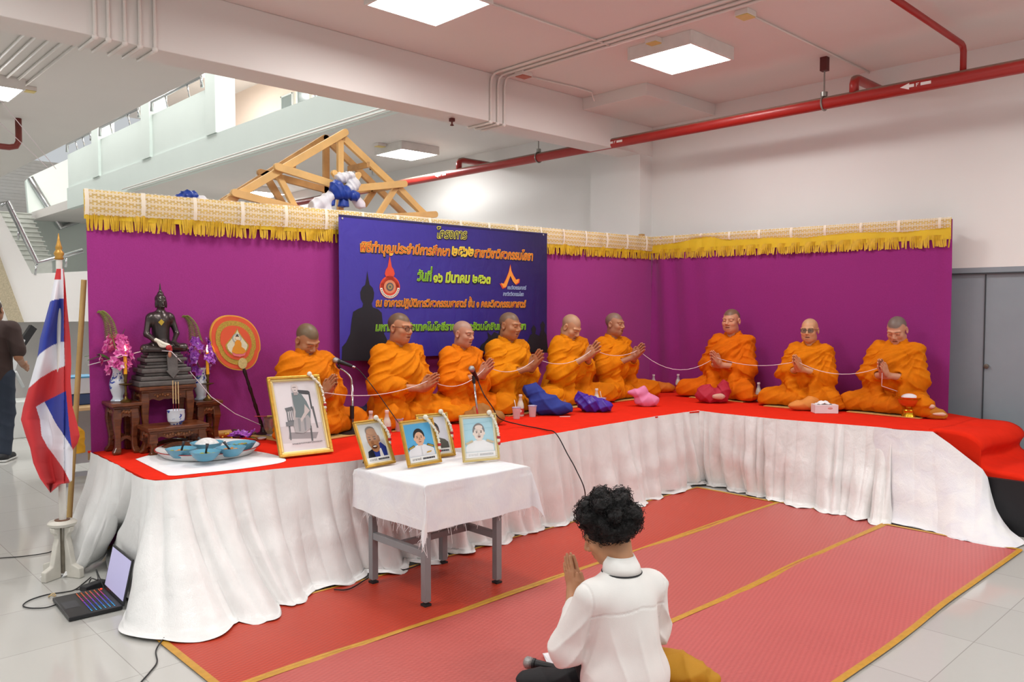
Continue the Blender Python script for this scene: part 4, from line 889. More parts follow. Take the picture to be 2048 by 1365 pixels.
MK[2] = monk(786, 760, 0.30, 0.375, 'monk in black-rimmed glasses seated before the banner by the microphone stand', '#b9805b', '#47402f', 0.8, 1.0, rz=0.10, hyaw=0.16, hpitch=-0.08, lean=0.05, hy=0.33, hel=0.55, eyes='open', mouth=0.006, seed=12, robe='#e08002', kneeR=(0.24, 0.33), kneeL=(-0.52, 0.24), wide=1.05, lap=(((-0.4, 0.3, 0.05), (0.2, 0.14, 0.07)), ((0.34, 0.12, 0.03), (0.2, 0.14, 0.045))))
MK[3] = monk(912, 770, 0.30, 0.47, 'elderly bald monk behind the second microphone, tan bag on his lap', '#bc866a', '#8b8078', 0.45, 0.92, rz=0.08, hyaw=0.15, hpitch=-0.12, lean=0.06, hy=0.30, hel=0.75, splay=0.10, mouth=0.007, seed=13, robe='#e27802', kneeR=(0.26, 0.31), kneeL=(-0.36, 0.30), girth=1.05)
MK[4] = monk(1008, 745, 0.30, 0.47, 'heavy-set monk with closed eyes beside the dark blue cloth bag', '#a9734c', '#5a5245', 0.75, 1.0, rz=0.06, hyaw=0.12, hpitch=-0.12, lean=0.04, hy=0.31, hel=0.85, splay=0.14, fat=1.16, mouth=0.003, seed=14, robe='#dc8402', kneeR=(0.25, 0.32), kneeL=(-0.42, 0.27), wide=1.05, girth=1.08)
MK[5] = monk(1122, 730, 0.30, 0.53, 'balding monk bowing over his joined hands behind the purple bag', '#c28e68', '#8d7d6c', 0.4, 1.0, rz=0.04, hyaw=0.12, hpitch=-0.55, lean=0.10, hy=0.27, hel=0.7, splay=0.22, fat=1.1, seed=15, robe='#df8402', kneeR=(0.34, 0.24), kneeL=(-0.36, 0.36), foot=(0.34, 0.26), girth=1.05)
MK[6] = monk(1220, 730, 0.30, 0.50, 'slim monk in the corner of the stage, behind the pink bag', '#ae7858', '#6b625a', 0.7, 0.985, rz=-0.06, hyaw=0.18, hpitch=-0.04, lean=0.03, hy=0.31, hel=0.75, splay=0.08, mouth=0.006, seed=16, robe='#de7f02', kneeR=(0.25, 0.33), kneeL=(-0.36, 0.32))
MK[7] = monk(1467, 740, 0.22, 0.41, 'monk with a red cloth bag on his lap, first along the right backdrop', '#cc9070', '#4f4433', 0.8, 1.03, rz=0.0, hyaw=0.12, hpitch=-0.02, lean=0.02, hy=0.27, hel=0.7, mouth=0.005, seed=17, robe='#e27102', arm_='B', kneeR=(0.38, 0.33), kneeL=(-0.28, 0.33))
MK[8] = monk(1622, 750, 0.34, 0.46, 'bald monk in tinted glasses, middle one of three along the right backdrop', '#cf9970', '#a38a70', 0.3, 0.93, rz=0.05, hyaw=0.16, hpitch=-0.04, lean=0.02, hy=0.28, hel=0.72, mouth=0.006, eyes='open', hairline=0.075, seed=18, robe='#db7a02', arm_='B', kneeR=(0.34, 0.32), kneeL=(-0.32, 0.32), girth=1.05)
MK[9] = monk(1797, 755, 0.22, 0.42, 'young monk with lowered head seated nearest the step end by the golden bowl', '#c78e6f', '#5d5a56', 0.85, 0.98, rz=-0.02, hyaw=0.06, hpitch=-0.48, lean=0.04, hy=0.28, hel=0.75, seed=19, robe='#d97802', arm_='B', kneeR=(0.34, 0.30), kneeL=(-0.30, 0.30))
glasses(MK[2][0], MK[2][2], MK[2][3], M('black_frame', '#151314', 0.35), lens_mat('clear_lens', '#8d8a88', 0.12))
glasses(MK[8][0], MK[8][2], MK[8][3], M('wire_frame', '#5d4a3c', 0.3, 0.7), lens_mat('tinted_lens', '#57584f', 0.62), 0.023)
# ------------------------------------------------------------------ the kneeling person in front and the person walking away at the left
def kneeling():
    p = np.array((2.54, 2.0)); rz = -0.28
    t = thing('person', 'kneeling person in a white shirt with black curly hair, palms joined, seen from behind', 'person', (p[0], p[1], 0.012), rz); t.scale = (0.97,)*3
    f = Field((-0.5, -0.35, 0), (0.5, 0.62, 0.95), 0.0042); hc = np.array((-0.02, 0.10, 0.672)); R = eul(0.85, -0.45, 0.05)
    f.ell((0, 0.0, 0.14), (0.15, 0.13, 0.12), 0.03); f.cap((0, 0, 0.15), (0, 0.02, 0.42), 0.12, 0.11, 0.05); f.cap((-0.14, 0.02, 0.47), (0.14, 0.02, 0.47), 0.045, k=0.05); f.cap((0, 0.01, 0.5), hc+R @ np.array((0, -0.03, -0.05)), 0.056, 0.054, 0.03); head(f, hc, R, 0.98)
    w0 = np.array((-0.035, 0.315, 0.35)); u = np.array((-0.02, 0.42, 0.9)); v = np.array((0, -0.9, 0.42)); E = {}
    for q in (-1, 1):
        sh = np.array((q*0.165, 0.02, 0.440)); el = np.array((q*0.232, 0.09, 0.215)); E[q] = (sh, el); f.cap(sh, el, 0.045, 0.038, 0.02); f.cap(el, w0+np.array((q*0.022, 0, 0)), 0.037, 0.026, 0.02); hand(f, w0, u, v, (q, 0, 0), q, 0.1, 0.02)
        kx = 0.09+q*0.09; f.cap((q*0.09, 0.02, 0.12), (kx, 0.36, 0.09), 0.07, 0.05, 0.03); f.cap((kx, 0.36, 0.08), (q*0.1, -0.05, 0.05), 0.05, 0.035, 0.02); f.cap((q*0.1, -0.05, 0.05), (q*0.08, -0.22, 0.035), 0.035, 0.025, 0.02)
    V, Q = f.nets(); V = relax(V, Q, 1, 0.3); sk = C3('#b98560'); col = face_colors(V, hc, R, 0.98, sk, C3('#15110f'), 0.9, 0.05)
    link_mesh('body', np_mesh('body', V, Q, SKIN, col), t)
    # shirt
    g = Field((-0.48, -0.36, 0.0), (0.48, 0.5, 0.66), 0.006)
    g.ell((0, -0.01, 0.10), (0.19, 0.165, 0.14), 0.04); g.cap((0, -0.01, 0.12), (0, 0.015, 0.40), 0.158, 0.145, 0.06); g.cap((-0.13, 0.015, 0.462), (0.13, 0.015, 0.462), 0.056, k=0.06); g.cap((0, 0.012, 0.48), (0, 0.03, 0.545), 0.085, 0.064, 0.03)
    for q in (-1, 1):
        sh, el = E[q]; wm = el*0.25+w0*0.75; g.cap(sh, el, 0.060, 0.066, 0.05); g.cap(el, wm, 0.066, 0.042, 0.03)
        g.cap(el*0.1+w0*0.9, w0+np.array((0, 0.06, 0.1)), 0.03, 0.05, 0.006, sub=True)
    g.cap((0, 0.02, 0.555), (0, 0.06, 0.7), 0.058, 0.09, 0.006, sub=True); g.ell((0, 0.12, 0.55), (0.035, 0.07, 0.06), 0.02, sub=True)
    V, Q = g.nets(); V = relax(V, Q, 2, 0.5); N = normals(V, Q); x, y, z = V.T; w = nz(V, 6, 3)
    d = 0.007*ridge(x*34+w*1.6+z*3)*sstep(0.40, 0.25, z)*sstep(0.30, 0.1, np.abs(x))+0.010*ridge((z*0.8+np.abs(x)*1.1)*30+w*2.2)*sstep(0.17, 0.21, np.abs(x))*sstep(0.03, 0.2, z)
    yoke = np.abs(z-(0.425-0.25*np.abs(x))); d = d-0.004*sstep(0.006, 0.0, yoke)*(y < 0.05)*(np.abs(x) < 0.19)+0.004*nz(V, 9, 5)
    arms = np.abs(np.abs(x)-(0.185-0.05*(0.5-z))); d = d-0.004*sstep(0.006, 0, arms)*(y < 0.08)*(z > 0.30)
    V = V+N*d[:, None]; V[:, 2] = np.maximum(V[:, 2], 0.004); SH = M('white_shirt_cotton', '#eceae6', 0.8, var=0.03, bump=0.1, bs=300)
    sh_ = link_mesh('shirt', np_mesh('shirt', V, Q, SH), t)
    c = MB(); A = np.linspace(0.35, 2*PI-0.35, 30)+PI/2
    G = np.array([[(0.072*k*math.cos(a)*(1.0), 0.022+0.072*k*math.sin(a)+tilt, zz) for a in A] for k, zz, tilt in ((0.84, 0.548, 0), (0.80, 0.592, 0.012), (0.84, 0.598, 0.012), (1.04, 0.560, 0.0), (1.12, 0.535, -0.004))]); c.grid(G)
    c.build('collar', SH, sh_, smooth=True, solid=0.004)
    c = MB(); c.tube([(0.083*math.cos(a), 0.019+0.083*math.sin(a), 0.532) for a in A], 0.0032, 6); c.build('collar_trim', M('black_trim', '#1b1b20', 0.7), sh_, smooth=True)
    # trousers
    g = Field((-0.5, -0.34, 0), (0.5, 0.56, 0.3), 0.008)
    for q in (-1, 1): kx = 0.09+q*0.09; g.cap((q*0.09, 0.0, 0.11), (kx, 0.35, 0.09), 0.095, 0.072, 0.04); g.cap((kx, 0.35, 0.08), (q*0.1, -0.02, 0.055), 0.068, 0.05, 0.03); g.cap((q*0.1, -0.02, 0.055), (q*0.09, -0.17, 0.045), 0.05, 0.04, 0.03)
    g.ell((0, 0, 0.09), (0.17, 0.15, 0.09), 0.04)
    V, Q = g.nets(); V = relax(V, Q, 2); N = normals(V, Q); V = V+N*(0.006*ridge(V[:, 0]*28+nz(V, 8, 2)*2))[:, None]; V[:, 2] = np.maximum(V[:, 2], 0.003); link_mesh('trousers', np_mesh('trousers', V, Q, M('black_trousers', '#1a191c', 0.85)), t)
    # curly hair
    h = Field((-0.24, -0.18, 0.5), (0.24, 0.32, 0.96), 0.0055); r = np.random.RandomState(5); c0 = hc+R @ np.array((0, -0.034, 0.05))
    h.ell(c0, (0.112, 0.118, 0.104), 0.02, R); 
    for k in range(150):
        a = r.normal(size=3); a /= np.linalg.norm(a)
        if a[1] > 0.30 and a[2] < 0.30: continue
        if a[2] < -0.62: continue
        h.ell(c0+R @ (a*np.array((0.110, 0.118, 0.106))*r.uniform(0.92, 1.07)), r.uniform(0.020, 0.034), 0.008)
    V, Q = h.nets(); N = normals(V, Q); V = V+N*(0.0045*nz(V, 150, 7)+0.004*nz(V, 320, 8))[:, None]
    HM = M('black_curly_hair', '#0c0a0a', 0.5, var=0.2, vs=80, bump=0.8, bs=260, Specular_IOR_Level=0.35); hr = link_mesh('hair', np_mesh('hair', V, Q, HM), t)
    m = MB(); idx = r.choice(len(V), 1500)
    for i in idx:
        o, n = V[i], N[i]
        a = np.cross(n, r.normal(size=3)); a /= np.linalg.norm(a); b = np.cross(n, a); rr = r.uniform(0.004, 0.009); ph = r.uniform(0, 6)
        m.tube([o+n*(0.003+0.0035*k*0.5)+(a*math.cos(k*0.9+ph)+b*math.sin(k*0.9+ph))*rr for k in range(7)], 0.0011, 3, caps=False)
    cu = m.build('curls', HM, hr, smooth=True, fix=False); cu['kind'] = 'stuff'
kneeling()
def walker():
    p = AZ(-6, 921, 0); t = thing('person', 'person in a dark brown shirt and jeans walking away, cut off at the left edge', 'person', (p[0], p[1], 0.002), YAW-PI/2+0.15)
    f = Field((-0.4, -0.3, 0), (0.4, 0.35, 1.8), 0.009); hc = np.array((0, 0.02, 1.565)); R = eul(0)
    f.cap((0, 0, 0.95), (0, 0, 1.3), 0.12, 0.14, 0.05); f.cap((-0.15, 0, 1.38), (0.15, 0, 1.38), 0.06, k=0.05); f.cap((0, 0, 1.4), (0, 0.01, 1.52), 0.06, 0.055, 0.02); head(f, hc, R)
    for q in (-1, 1):
        f.cap((q*0.09, 0, 0.92), (q*0.10, 0.02, 0.5), 0.08, 0.055, 0.02); f.cap((q*0.10, 0.02, 0.5), (q*0.11, -0.02-0.05*q, 0.08), 0.055, 0.04, 0.02)
        el = (q*0.245, -0.03, 1.08); w = np.array((q*0.20, 0.18, 0.98)); f.cap((q*0.19, 0, 1.38), el, 0.05, 0.04, 0.02); f.cap(el, w, 0.04, 0.028, 0.02); hand(f, w, (-q*0.1, 0.8, -0.3), (0, 0.3, 0.8), (q, 0, 0), q, 0.4)
    V, Q = f.nets(); link_mesh('body', np_mesh('body', V, Q, SKIN, face_colors(V, hc, R, 1, C3('#9a6a4c'), C3('#141010'), 0.9, 0.03)), t)
    def garment(nm, prims, lo, hi, m, amp):
        g = Field(lo, hi, 0.011)
        for a in prims: g.cap(*a)
        V, Q = g.nets(); V = relax(V, Q, 2); N = normals(V, Q); V = V+N*(amp*ridge(V[:, 2]*22+V[:, 0]*12+nz(V, 6, 4)*2))[:, None]; link_mesh(nm, np_mesh(nm, V, Q, m), t)
    garment('shirt', [((0, 0, 0.93), (0, 0, 1.28), 0.165, 0.165, 0.05), ((-0.15, 0, 1.375), (0.15, 0, 1.375), 0.08, 0.08, 0.05), ((0.18, 0, 1.38), (0.245, -0.02, 1.14), 0.075, 0.07, 0.03), ((-0.18, 0, 1.38), (-0.245, -0.02, 1.14), 0.075, 0.07, 0.03)], (-0.4, -0.25, 0.7), (0.4, 0.25, 1.52), M('dark_brown_shirt', '#3a2a26', 0.85), 0.006)
    garment('jeans', [((q*0.085, 0, 0.88), (q*0.10, 0.02, 0.5), 0.105, 0.075, 0.04) for q in (-1, 1)]+[((q*0.10, 0.02, 0.5), (q*0.11, -0.02-0.05*q, 0.10), 0.075, 0.062, 0.03) for q in (-1, 1)], (-0.3, -0.25, 0), (0.3, 0.25, 1.0), M('dark_blue_jeans', '#27303f', 0.85), 0.006)
    for q in (-1, 1):
        y = -0.02-0.05*q; g = Field((-0.3, -0.3, 0), (0.3, 0.35, 0.2), 0.008); g.cap((q*0.11, y-0.04, 0.045), (q*0.115, y+0.15, 0.035), 0.042, 0.036, 0.02); g.cap((q*0.11, y-0.02, 0.05), (q*0.11, y-0.01, 0.09), 0.045, 0.045, 0.02)
        V, Q = g.nets(); V[:, 2] = np.maximum(V[:, 2], 0.008); o = link_mesh('sneaker', np_mesh('sneaker', V, Q, M('black_sneaker', '#1d1d21', 0.6)), t)
        MB().box((q*0.112, y+0.055, 0.012), (0.085, 0.28, 0.02)).build('sole', M('white_sole', '#d7d7d4', 0.6), o, bevel=0.008)
walker()
# ------------------------------------------------------------------ altar at the left end of the stage
S0 = STAGE+0.0015
def at(px, py, z=S0): p = AZ(px, py, z); return (float(p[0]), float(p[1]), z)
WOOD = None
def wood_mat():
    t = NT('carved_rosewood'); co = t.coord((3, 3, 14)); n = t.noise(co, 3, 4, 1.2); t.color(t.ramp(n, (0.3, '#4a2413'), (0.7, '#7a4322'))); t.set(Roughness=0.28); t.bump(t.noise(t.coord(1), 45, 3), 0.15, 0.004); return t.m
WOOD = wood_mat(); WOOD2 = M('carved_relief', '#8a5530', 0.35, var=0.15, vs=40)
def altar_table(name, label, loc, rz, w, d, h, group='carved altar tables'):
    t = thing(name, label, 'altar table', loc, rz, group)
    m = MB(); m.bx((-w/2-0.018, -d/2-0.018, h-0.022), (w/2+0.018, d/2+0.018, h)).bx((-w/2-0.005, -d/2-0.005, h-0.036), (w/2+0.005, d/2+0.005, h-0.022)); m.build('table_top', WOOD, t, bevel=0.004)
    ah = min(0.075, h*0.26); lw = 0.045
    def scal(L):
        n = 25; top = [(L/2, h-0.036), (-L/2, h-0.036)]; pts = []
        for k in range(n+1):
            s = -1+2*k/n; zz = h-0.036-ah*(0.62+0.38*abs(s)**3)+0.010*math.cos(s*PI*3)-0.016*math.exp(-(s/0.12)**2); pts.append((s*L/2, zz))
        return top+pts
    for sgn, L, fr in ((-1, w, lambda x, y, z: (x, -d/2+0.008+y, z)), (1, w, lambda x, y, z: (x, d/2-0.008-y, z)), (-1, d, lambda x, y, z: (-w/2+0.008+y, x, z)), (1, d, lambda x, y, z: (w/2-0.008-y, x, z))):
        m = MB().prism(scal(L-0.02), 0, 0.016, fr); a = m.build('apron', WOOD, t)
        r = MB()
        for k in range(-5, 6):
            c = fr(k*L*0.05, -0.001, h-0.036-ah*0.30+0.006*math.sin(k*2.0)); r.sphere(c, (0.008+0.004*(k == 0), 0.008+0.004*(k == 0), 0.006+0.005*(k % 2 == 0)), 8, 5)
        r.build('carving', WOOD2, a, smooth=True)
    for sx in (-1, 1):
        for sy in (-1, 1):
            prof = [(0, h-0.036, 1.0), (0.004, h-0.10, 1.12), (0.004, h*0.55, 0.9), (-0.002, h*0.3, 0.72), (0.0, h*0.13, 0.78), (0.010, h*0.05, 1.05), (0.012, 0.0, 0.95)]
            vs = []; 
            for o, z, k in prof:
                cx, cy, q = sx*(w/2-lw/2+o), sy*(d/2-lw/2+o), lw*k/2; vs += [(cx-q, cy-q, z), (cx+q, cy-q, z), (cx+q, cy+q, z), (cx-q, cy+q, z)]
            fs = [(0, 1, 2, 3), tuple(len(vs)-4+i for i in (3, 2, 1, 0))]+[(4*i+j, 4*i+(j+1) % 4, 4*i+4+(j+1) % 4, 4*i+4+j) for i in range(len(prof)-1) for j in range(4)]
            MB().add(vs, fs).build('leg', WOOD, t, bevel=0.006)
    zs = h*0.26
    for sgn in (-1, 1):
        pts = [(x, sgn*(d/2-0.03), zs+0.02*math.cos(x/(w/2)*PI)) for x in np.linspace(-w/2+0.03, w/2-0.03, 9)]; m = MB()
        for a, b in zip(pts, pts[1:]): m.bar(a, b, 0.016, 0.022)
        m.build('stretcher', WOOD, t)
        pts = [(sgn*(w/2-0.03), y, zs+0.015*math.cos(y/(d/2)*PI)) for y in np.linspace(-d/2+0.03, d/2-0.03, 7)]; m = MB()
        for a, b in zip(pts, pts[1:]): m.bar(a, b, 0.016, 0.022)
        m.build('stretcher', WOOD, t)
    return t
def ycur(x): return CA[1]+(CC[1]-CA[1])/(CC[0]-CA[0])*(x-CA[0])
def atc(px, py, m=0.06):
    """a spot on the stage, kept in front of the curtain"""
    p = at(px, py); lim = ycur(p[0])-m
    if p[1] > lim: q = AY(px, py, lim); p = (float(q[0]), float(lim), S0)
    return p
def stand(px0, px1, pytop, dep, y=None, ref=(0, 900)):
    """a table whose front spans two pixel columns, its back close to the curtain; returns place, turn, width, height"""
    xm = AY((px0+px1)/2, 850, 5.3)[0]; yb = (ycur(xm)-0.035-dep/2) if y is None else y; yf = yb-dep/2
    a = AY(px0, 850, yf); b = AY(px1, 850, yf); h = float(AY((px0+px1)/2, pytop, yf)[2])-S0
    return (float((a[0]+b[0])/2), float(yb), S0), -0.05, float(b[0]-a[0]), h
c1, r1, w1, h1 = stand(231, 279, 806, 0.20); T1 = altar_table('altar_table', 'carved stand at the left, holding the left vase and candle', c1, r1, w1, 0.20, h1)
c4, r4, w4, T4_h = stand(398, 441, 802, 0.17); T4 = altar_table('altar_table', 'carved stand at the right of the statue, holding the right vase', c4, r4, w4, 0.17, T4_h)
c2, r2, w2, h2 = stand(288, 388, 772, 0.22); T2 = altar_table('altar_table', 'tallest carved table in the middle, under the dark statue', c2, r2, w2, 0.22, h2)
c3, r3, w3, h3 = stand(303, 412, 852, 0.20, c2[1]-0.225); T3_ = altar_table('altar_table', 'low wide carved table in front, holding the blue and white incense pot', c3, r3, w3, 0.20, h3)
# seated statue on its tiered base
BRZ = M('dark_bronze', '#4a4240', 0.3, 0.7, var=0.15, vs=12); BRZ2 = M('weathered_bronze', '#65605d', 0.5, 0.45, var=0.2, vs=30, bump=0.3, bs=60); GOLD = M('gold_leaf', '#d8b24a', 0.3, 0.9)
def statue():
    z0 = S0+h2; t = thing('buddha_statue', 'dark bronze seated statue on a stepped base, topmost on the altar', 'statue', (c2[0], c2[1], z0), r2)
    k = w2/0.47*1.12
    tiers = [(0.235, 0.0, 0.035), (0.215, 0.035, 0.065), (0.185, 0.065, 0.085), (0.205, 0.085, 0.115), (0.175, 0.115, 0.135), (0.155, 0.135, 0.155), (0.175, 0.155, 0.18), (0.15, 0.18, 0.20), (0.135, 0.20, 0.215)]
    for a, b, c in tiers:
        a *= k; m = MB(); n = 9
        m.bx((-a, -a*0.66, b), (a, a*0.66, c))
        m.build('base_tier', BRZ2, t, bevel=0.008)
    MB().prism([(-0.045, 0.205), (0.045, 0.205), (0.042, 0.10), (0.06, 0.10), (0.0, 0.045), (-0.06, 0.10), (-0.042, 0.10)], 0, 0.012, lambda x, y, z: (x*k+0.03, (-0.148-(0.20-z)*0.12)*k-y+0.01, z)).build('hanging_cloth', BRZ2, t, bevel=0.003)
    f = Field((-0.26, -0.22, 0), (0.26, 0.22, 0.56), 0.0042); s = 1.0
    f.ell((0, 0.02, 0.04), (0.10, 0.09, 0.045), 0.02)
    for q in (-1, 1):
        f.cap((q*0.05, 0.02, 0.04), (q*0.165, -0.055, 0.03), 0.038, 0.030, 0.02); f.cap((q*0.165, -0.055, 0.03), (-q*0.03, -0.10, 0.032+0.012*q), 0.028, 0.02, 0.015)
        f.cap((q*0.095, 0.02, 0.235), (q*0.125, 0.0, 0.13), 0.027, 0.022, 0.012); f.cap((q*0.125, 0.0, 0.13), (q*0.07, -0.075, 0.075), 0.022, 0.016, 0.01)
        f.ell((q*0.044, 0.0, 0.335), (0.007, 0.010, 0.028), 0.006)
    f.cap((0.07, -0.075, 0.075), (0.085, -0.135, 0.05), 0.017, 0.011, 0.008); f.cap((-0.06, -0.075, 0.07), (0.0, -0.085, 0.066), 0.017, 0.012, 0.01)
    f.cap((0, 0.02, 0.05), (0, 0.02, 0.13), 0.070, 0.062, 0.03); f.cap((0, 0.018, 0.13), (0, 0.018, 0.215), 0.062, 0.078, 0.03, flat=(1, 1.15)); f.cap((-0.07, 0.02, 0.245), (0.07, 0.02, 0.245), 0.033, k=0.03)
    f.cap((0, 0.015, 0.25), (0, 0.01, 0.30), 0.026, 0.025, 0.02); f.ell((0, 0.005, 0.345), (0.040, 0.045, 0.052), 0.01); f.ell((0, 0.012, 0.372), (0.045, 0.048, 0.036), 0.01); f.ell((0, 0.012, 0.405), (0.026, 0.026, 0.022), 0.008)
    f.cap((0, 0.012, 0.415), (0, 0.012, 0.485), 0.012, 0.003, 0.01); f.cap((0, -0.038, 0.348), (0, -0.047, 0.333), 0.005, 0.007, 0.006); f.cap((-0.012, -0.036, 0.318), (0.012, -0.036, 0.318), 0.0045, k=0.004)
    for q in (-1, 1): f.cap((q*0.008, -0.036, 0.356), (q*0.028, -0.030, 0.357), 0.0045, 0.004, 0.006)
    V, Q = f.nets(); V = relax(V, Q, 1); hd = (V[:, 2] > 0.365)*(V[:, 2] < 0.43); N = normals(V, Q); V = V+N*(hd*0.0018*nz(V, 300, 2))[:, None]; V[:, 2] += 0.213; V[:, 0] *= k; V[:, 2] = 0.213+(V[:, 2]-0.213)*0.94
    link_mesh('seated_figure', np_mesh('seated_figure', V, Q, BRZ), t)
    MB().prism([(0, 0.024), (0.018, 0.006), (0, -0.018), (-0.02, 0.004)], 0, 0.004, lambda x, y, z: (x-0.02, -0.052-y-0.012, z+0.213+0.195)).build('gold_leaf', GOLD, t)
    g = thing('garland', 'small white and red flower garland laid on the dark statue lap', 'garland', (c2[0], c2[1], z0), r2, 'jasmine garlands')
    m = MB()
    for kk, p in enumerate(spline([(-0.07, -0.115, 0.30), (-0.03, -0.13, 0.275), (0.0, -0.135, 0.262), (-0.04, -0.125, 0.262), (-0.055, -0.12, 0.285)], 6)): m.sphere(p, 0.012, 7, 5)
    m.build('white_flowers', M('jasmine_white', '#e9e4d2', 0.7), g, smooth=True)
    MB().sphere((0.0, -0.14, 0.25), (0.02, 0.016, 0.018), 8, 6).sphere((0.01, -0.14, 0.235), (0.012, 0.012, 0.02), 8, 6).build('red_flowers', M('rose_red', '#b3232b', 0.6), g, smooth=True)
    MB().sphere((0.005, -0.142, 0.205), (0.011, 0.011, 0.022), 8, 6).build('tassel', M('tassel_pink', '#b97a60', 0.7), g, smooth=True)
statue()
# vases, bouquets, candles
def porcelain():
    t = NT('blue_white_porcelain'); co = t.coord(1); n = t.noise(co, 32, 2, 1.5); n2 = t.noise(co, 14, 1, 0.5); f = t.math('MULTIPLY', t.math('GREATER_THAN', n, 0.55), t.math('GREATER_THAN', n2, 0.5)); t.color(t.mix(f, '#d7dbe2', '#2c45a0')); t.set(Roughness=0.15); return t.m
PORC = porcelain()
def vase(label, p): 
    t = thing('vase', label, 'vase', p, 0, 'blue and white vases')
    MB().lathe([(0.030, 0), (0.036, 0.004), (0.033, 0.018), (0.030, 0.03), (0.044, 0.07), (0.050, 0.105), (0.046, 0.135), (0.032, 0.165), (0.028, 0.185), (0.031, 0.205), (0.037, 0.215), (0.033, 0.216), (0.026, 0.20), (0.024, 0.18)], n=24).build('vase_body', PORC, t, smooth=True)
    MB().lathe([(0.044, 0.0), (0.046, 0.004), (0.04, 0.012), (0.03, 0.013)], n=8).build('foot', M('porcelain_foot', '#b8c4d2', 0.3), t)
LEAF = M('green_leaf', '#3f6b2a', 0.5, var=0.2, vs=20); FERN = M('fern_frond', '#7c7d3a', 0.6, var=0.2, vs=30)
def orchid_mat(name, a, b):
    t = NT(name); t.color(t.ramp(t.noise(t.coord(1), 42, 2), (0.35, a), (0.6, b), (0.72, '#efe2ee'))); t.set(Roughness=0.55); return t.m
ORC = orchid_mat('purple_orchid', '#7a2392', '#b052c4'); ORP = orchid_mat('pink_orchid', '#c22c86', '#e56db0')
def blossom(m, c, n, r, rs):
    n = Vector(n).normalized(); a = n.orthogonal().normalized(); b = n.cross(a); ph = rs.uniform(0, 6)
    for k in range(5):
        t = ph+k*2*PI/5; d = a*math.cos(t)+b*math.sin(t); e = a*-math.sin(t)+b*math.cos(t); c = Vector(c); w = r*0.42
        m.add([c, c+d*r*0.5+e*w+n*r*0.1, c+d*r+n*r*0.28, c+d*r*0.5-e*w+n*r*0.1, c+d*r*0.55+n*r*0.02], [(0, 1, 4), (1, 2, 4), (2, 3, 4), (3, 0, 4)])
    m.sphere(c+n*r*0.15, r*0.16, 6, 4)
def bouquet(label, p, m1, seed, leafdir):
    t = thing('orchid_bouquet', label, 'flowers', p, 0, 'orchid bouquets in vases'); rs = np.random.RandomState(seed); m = MB()
    for k in range(46):
        z = rs.uniform(-0.03, 0.20); rr = 0.075*(1-abs(z-0.07)/0.2)+0.02; a = rs.uniform(0, 6.28); c = (rr*math.cos(a), rr*math.sin(a), z); blossom(m, c, (math.cos(a), math.sin(a), 0.25), rs.uniform(0.026, 0.036), rs)
    m.build('blossoms', m1, t, smooth=True, fix=False)
    for d, L, dz in leafdir:
        d = np.array(d); pts = spline([(0, 0, 0.0), d*L*0.45+np.array((0, 0, 0.05+dz*0.5)), d*L+np.array((0, 0, dz))], 6); pr = np.array((-d[1], d[0], 0)); n = len(pts)
        G = np.array([[q+pr*wd*0.016*math.sin(PI*(i+0.6)/(n+0.2))+np.array((0, 0, -abs(wd)*0.004)) for wd in (-1, 0, 1)] for i, q in enumerate(pts)]); MB().grid(G).build('leaf', LEAF, t, smooth=True, fix=False)
    m = MB(); L = -_R; pts = spline([(0, 0, 0.1), L*0.03+np.array((0, 0, 0.2)), L*0.05+np.array((0, 0, 0.3)), L*0.09+np.array((0, 0, 0.355)), L*0.115+np.array((0, 0, 0.35))], 9); m.tube(pts, [0.004-0.003*i/len(pts) for i in range(len(pts))], 5)
    for i, q in enumerate(pts[8:], 8):
        ll = 0.045*(1-(i-8)/(len(pts)-7))+0.006
        for s in (-1, 1): m.tube([q, q+np.array((_R[0]*s*ll*0.6, _R[1]*s*ll*0.6, ll*0.2)), q+np.array((_R[0]*s*ll, _R[1]*s*ll, -ll*0.25))], [0.003, 0.0045, 0.001], 4)
    m.build('fern_frond', FERN, t, smooth=True)
def on(px, py, c, h, dy=0.0):
    q = AY(px, py, c[1]+dy); return (float(q[0]), c[1]+dy, S0+h+0.001)

zL = S0+h1; zR = S0+T4_h
pv = on(236, 797, c1, h1, 0.03); vase('blue and white vase at the left of the altar, behind the left candle', pv)
bouquet('pink and purple orchid bouquet with long leaves in the left vase', (pv[0], pv[1], pv[2]+0.215), ORP, 3, [(-_R[:3]+_F0*0.1, 0.22, 0.07), (-_R[:3]-_F0*0.2, 0.17, 0.05), (_R[:3]*0.3+_F0*0.3, 0.12, 0.25)])
pv = on(402, 786, c4, T4_h, 0.02); vase('blue and white vase at the right of the dark statue, beside the right candle', pv)
bouquet('purple orchid bouquet with a short leaf in the right vase', (pv[0], pv[1], pv[2]+0.215), ORC, 4, [(-_R[:3]-_F0*0.1, 0.17, 0.14), (-_R[:3]-_F0*0.3, 0.14, 0.16)])
WAX = M('yellow_candle_wax', '#f0a818', 0.4, Subsurface_Weight=0.1); BRASS = M('dark_brass', '#6b5326', 0.35, 0.8); FLM = M_emit('flame', '#ffd28a', 30.0)
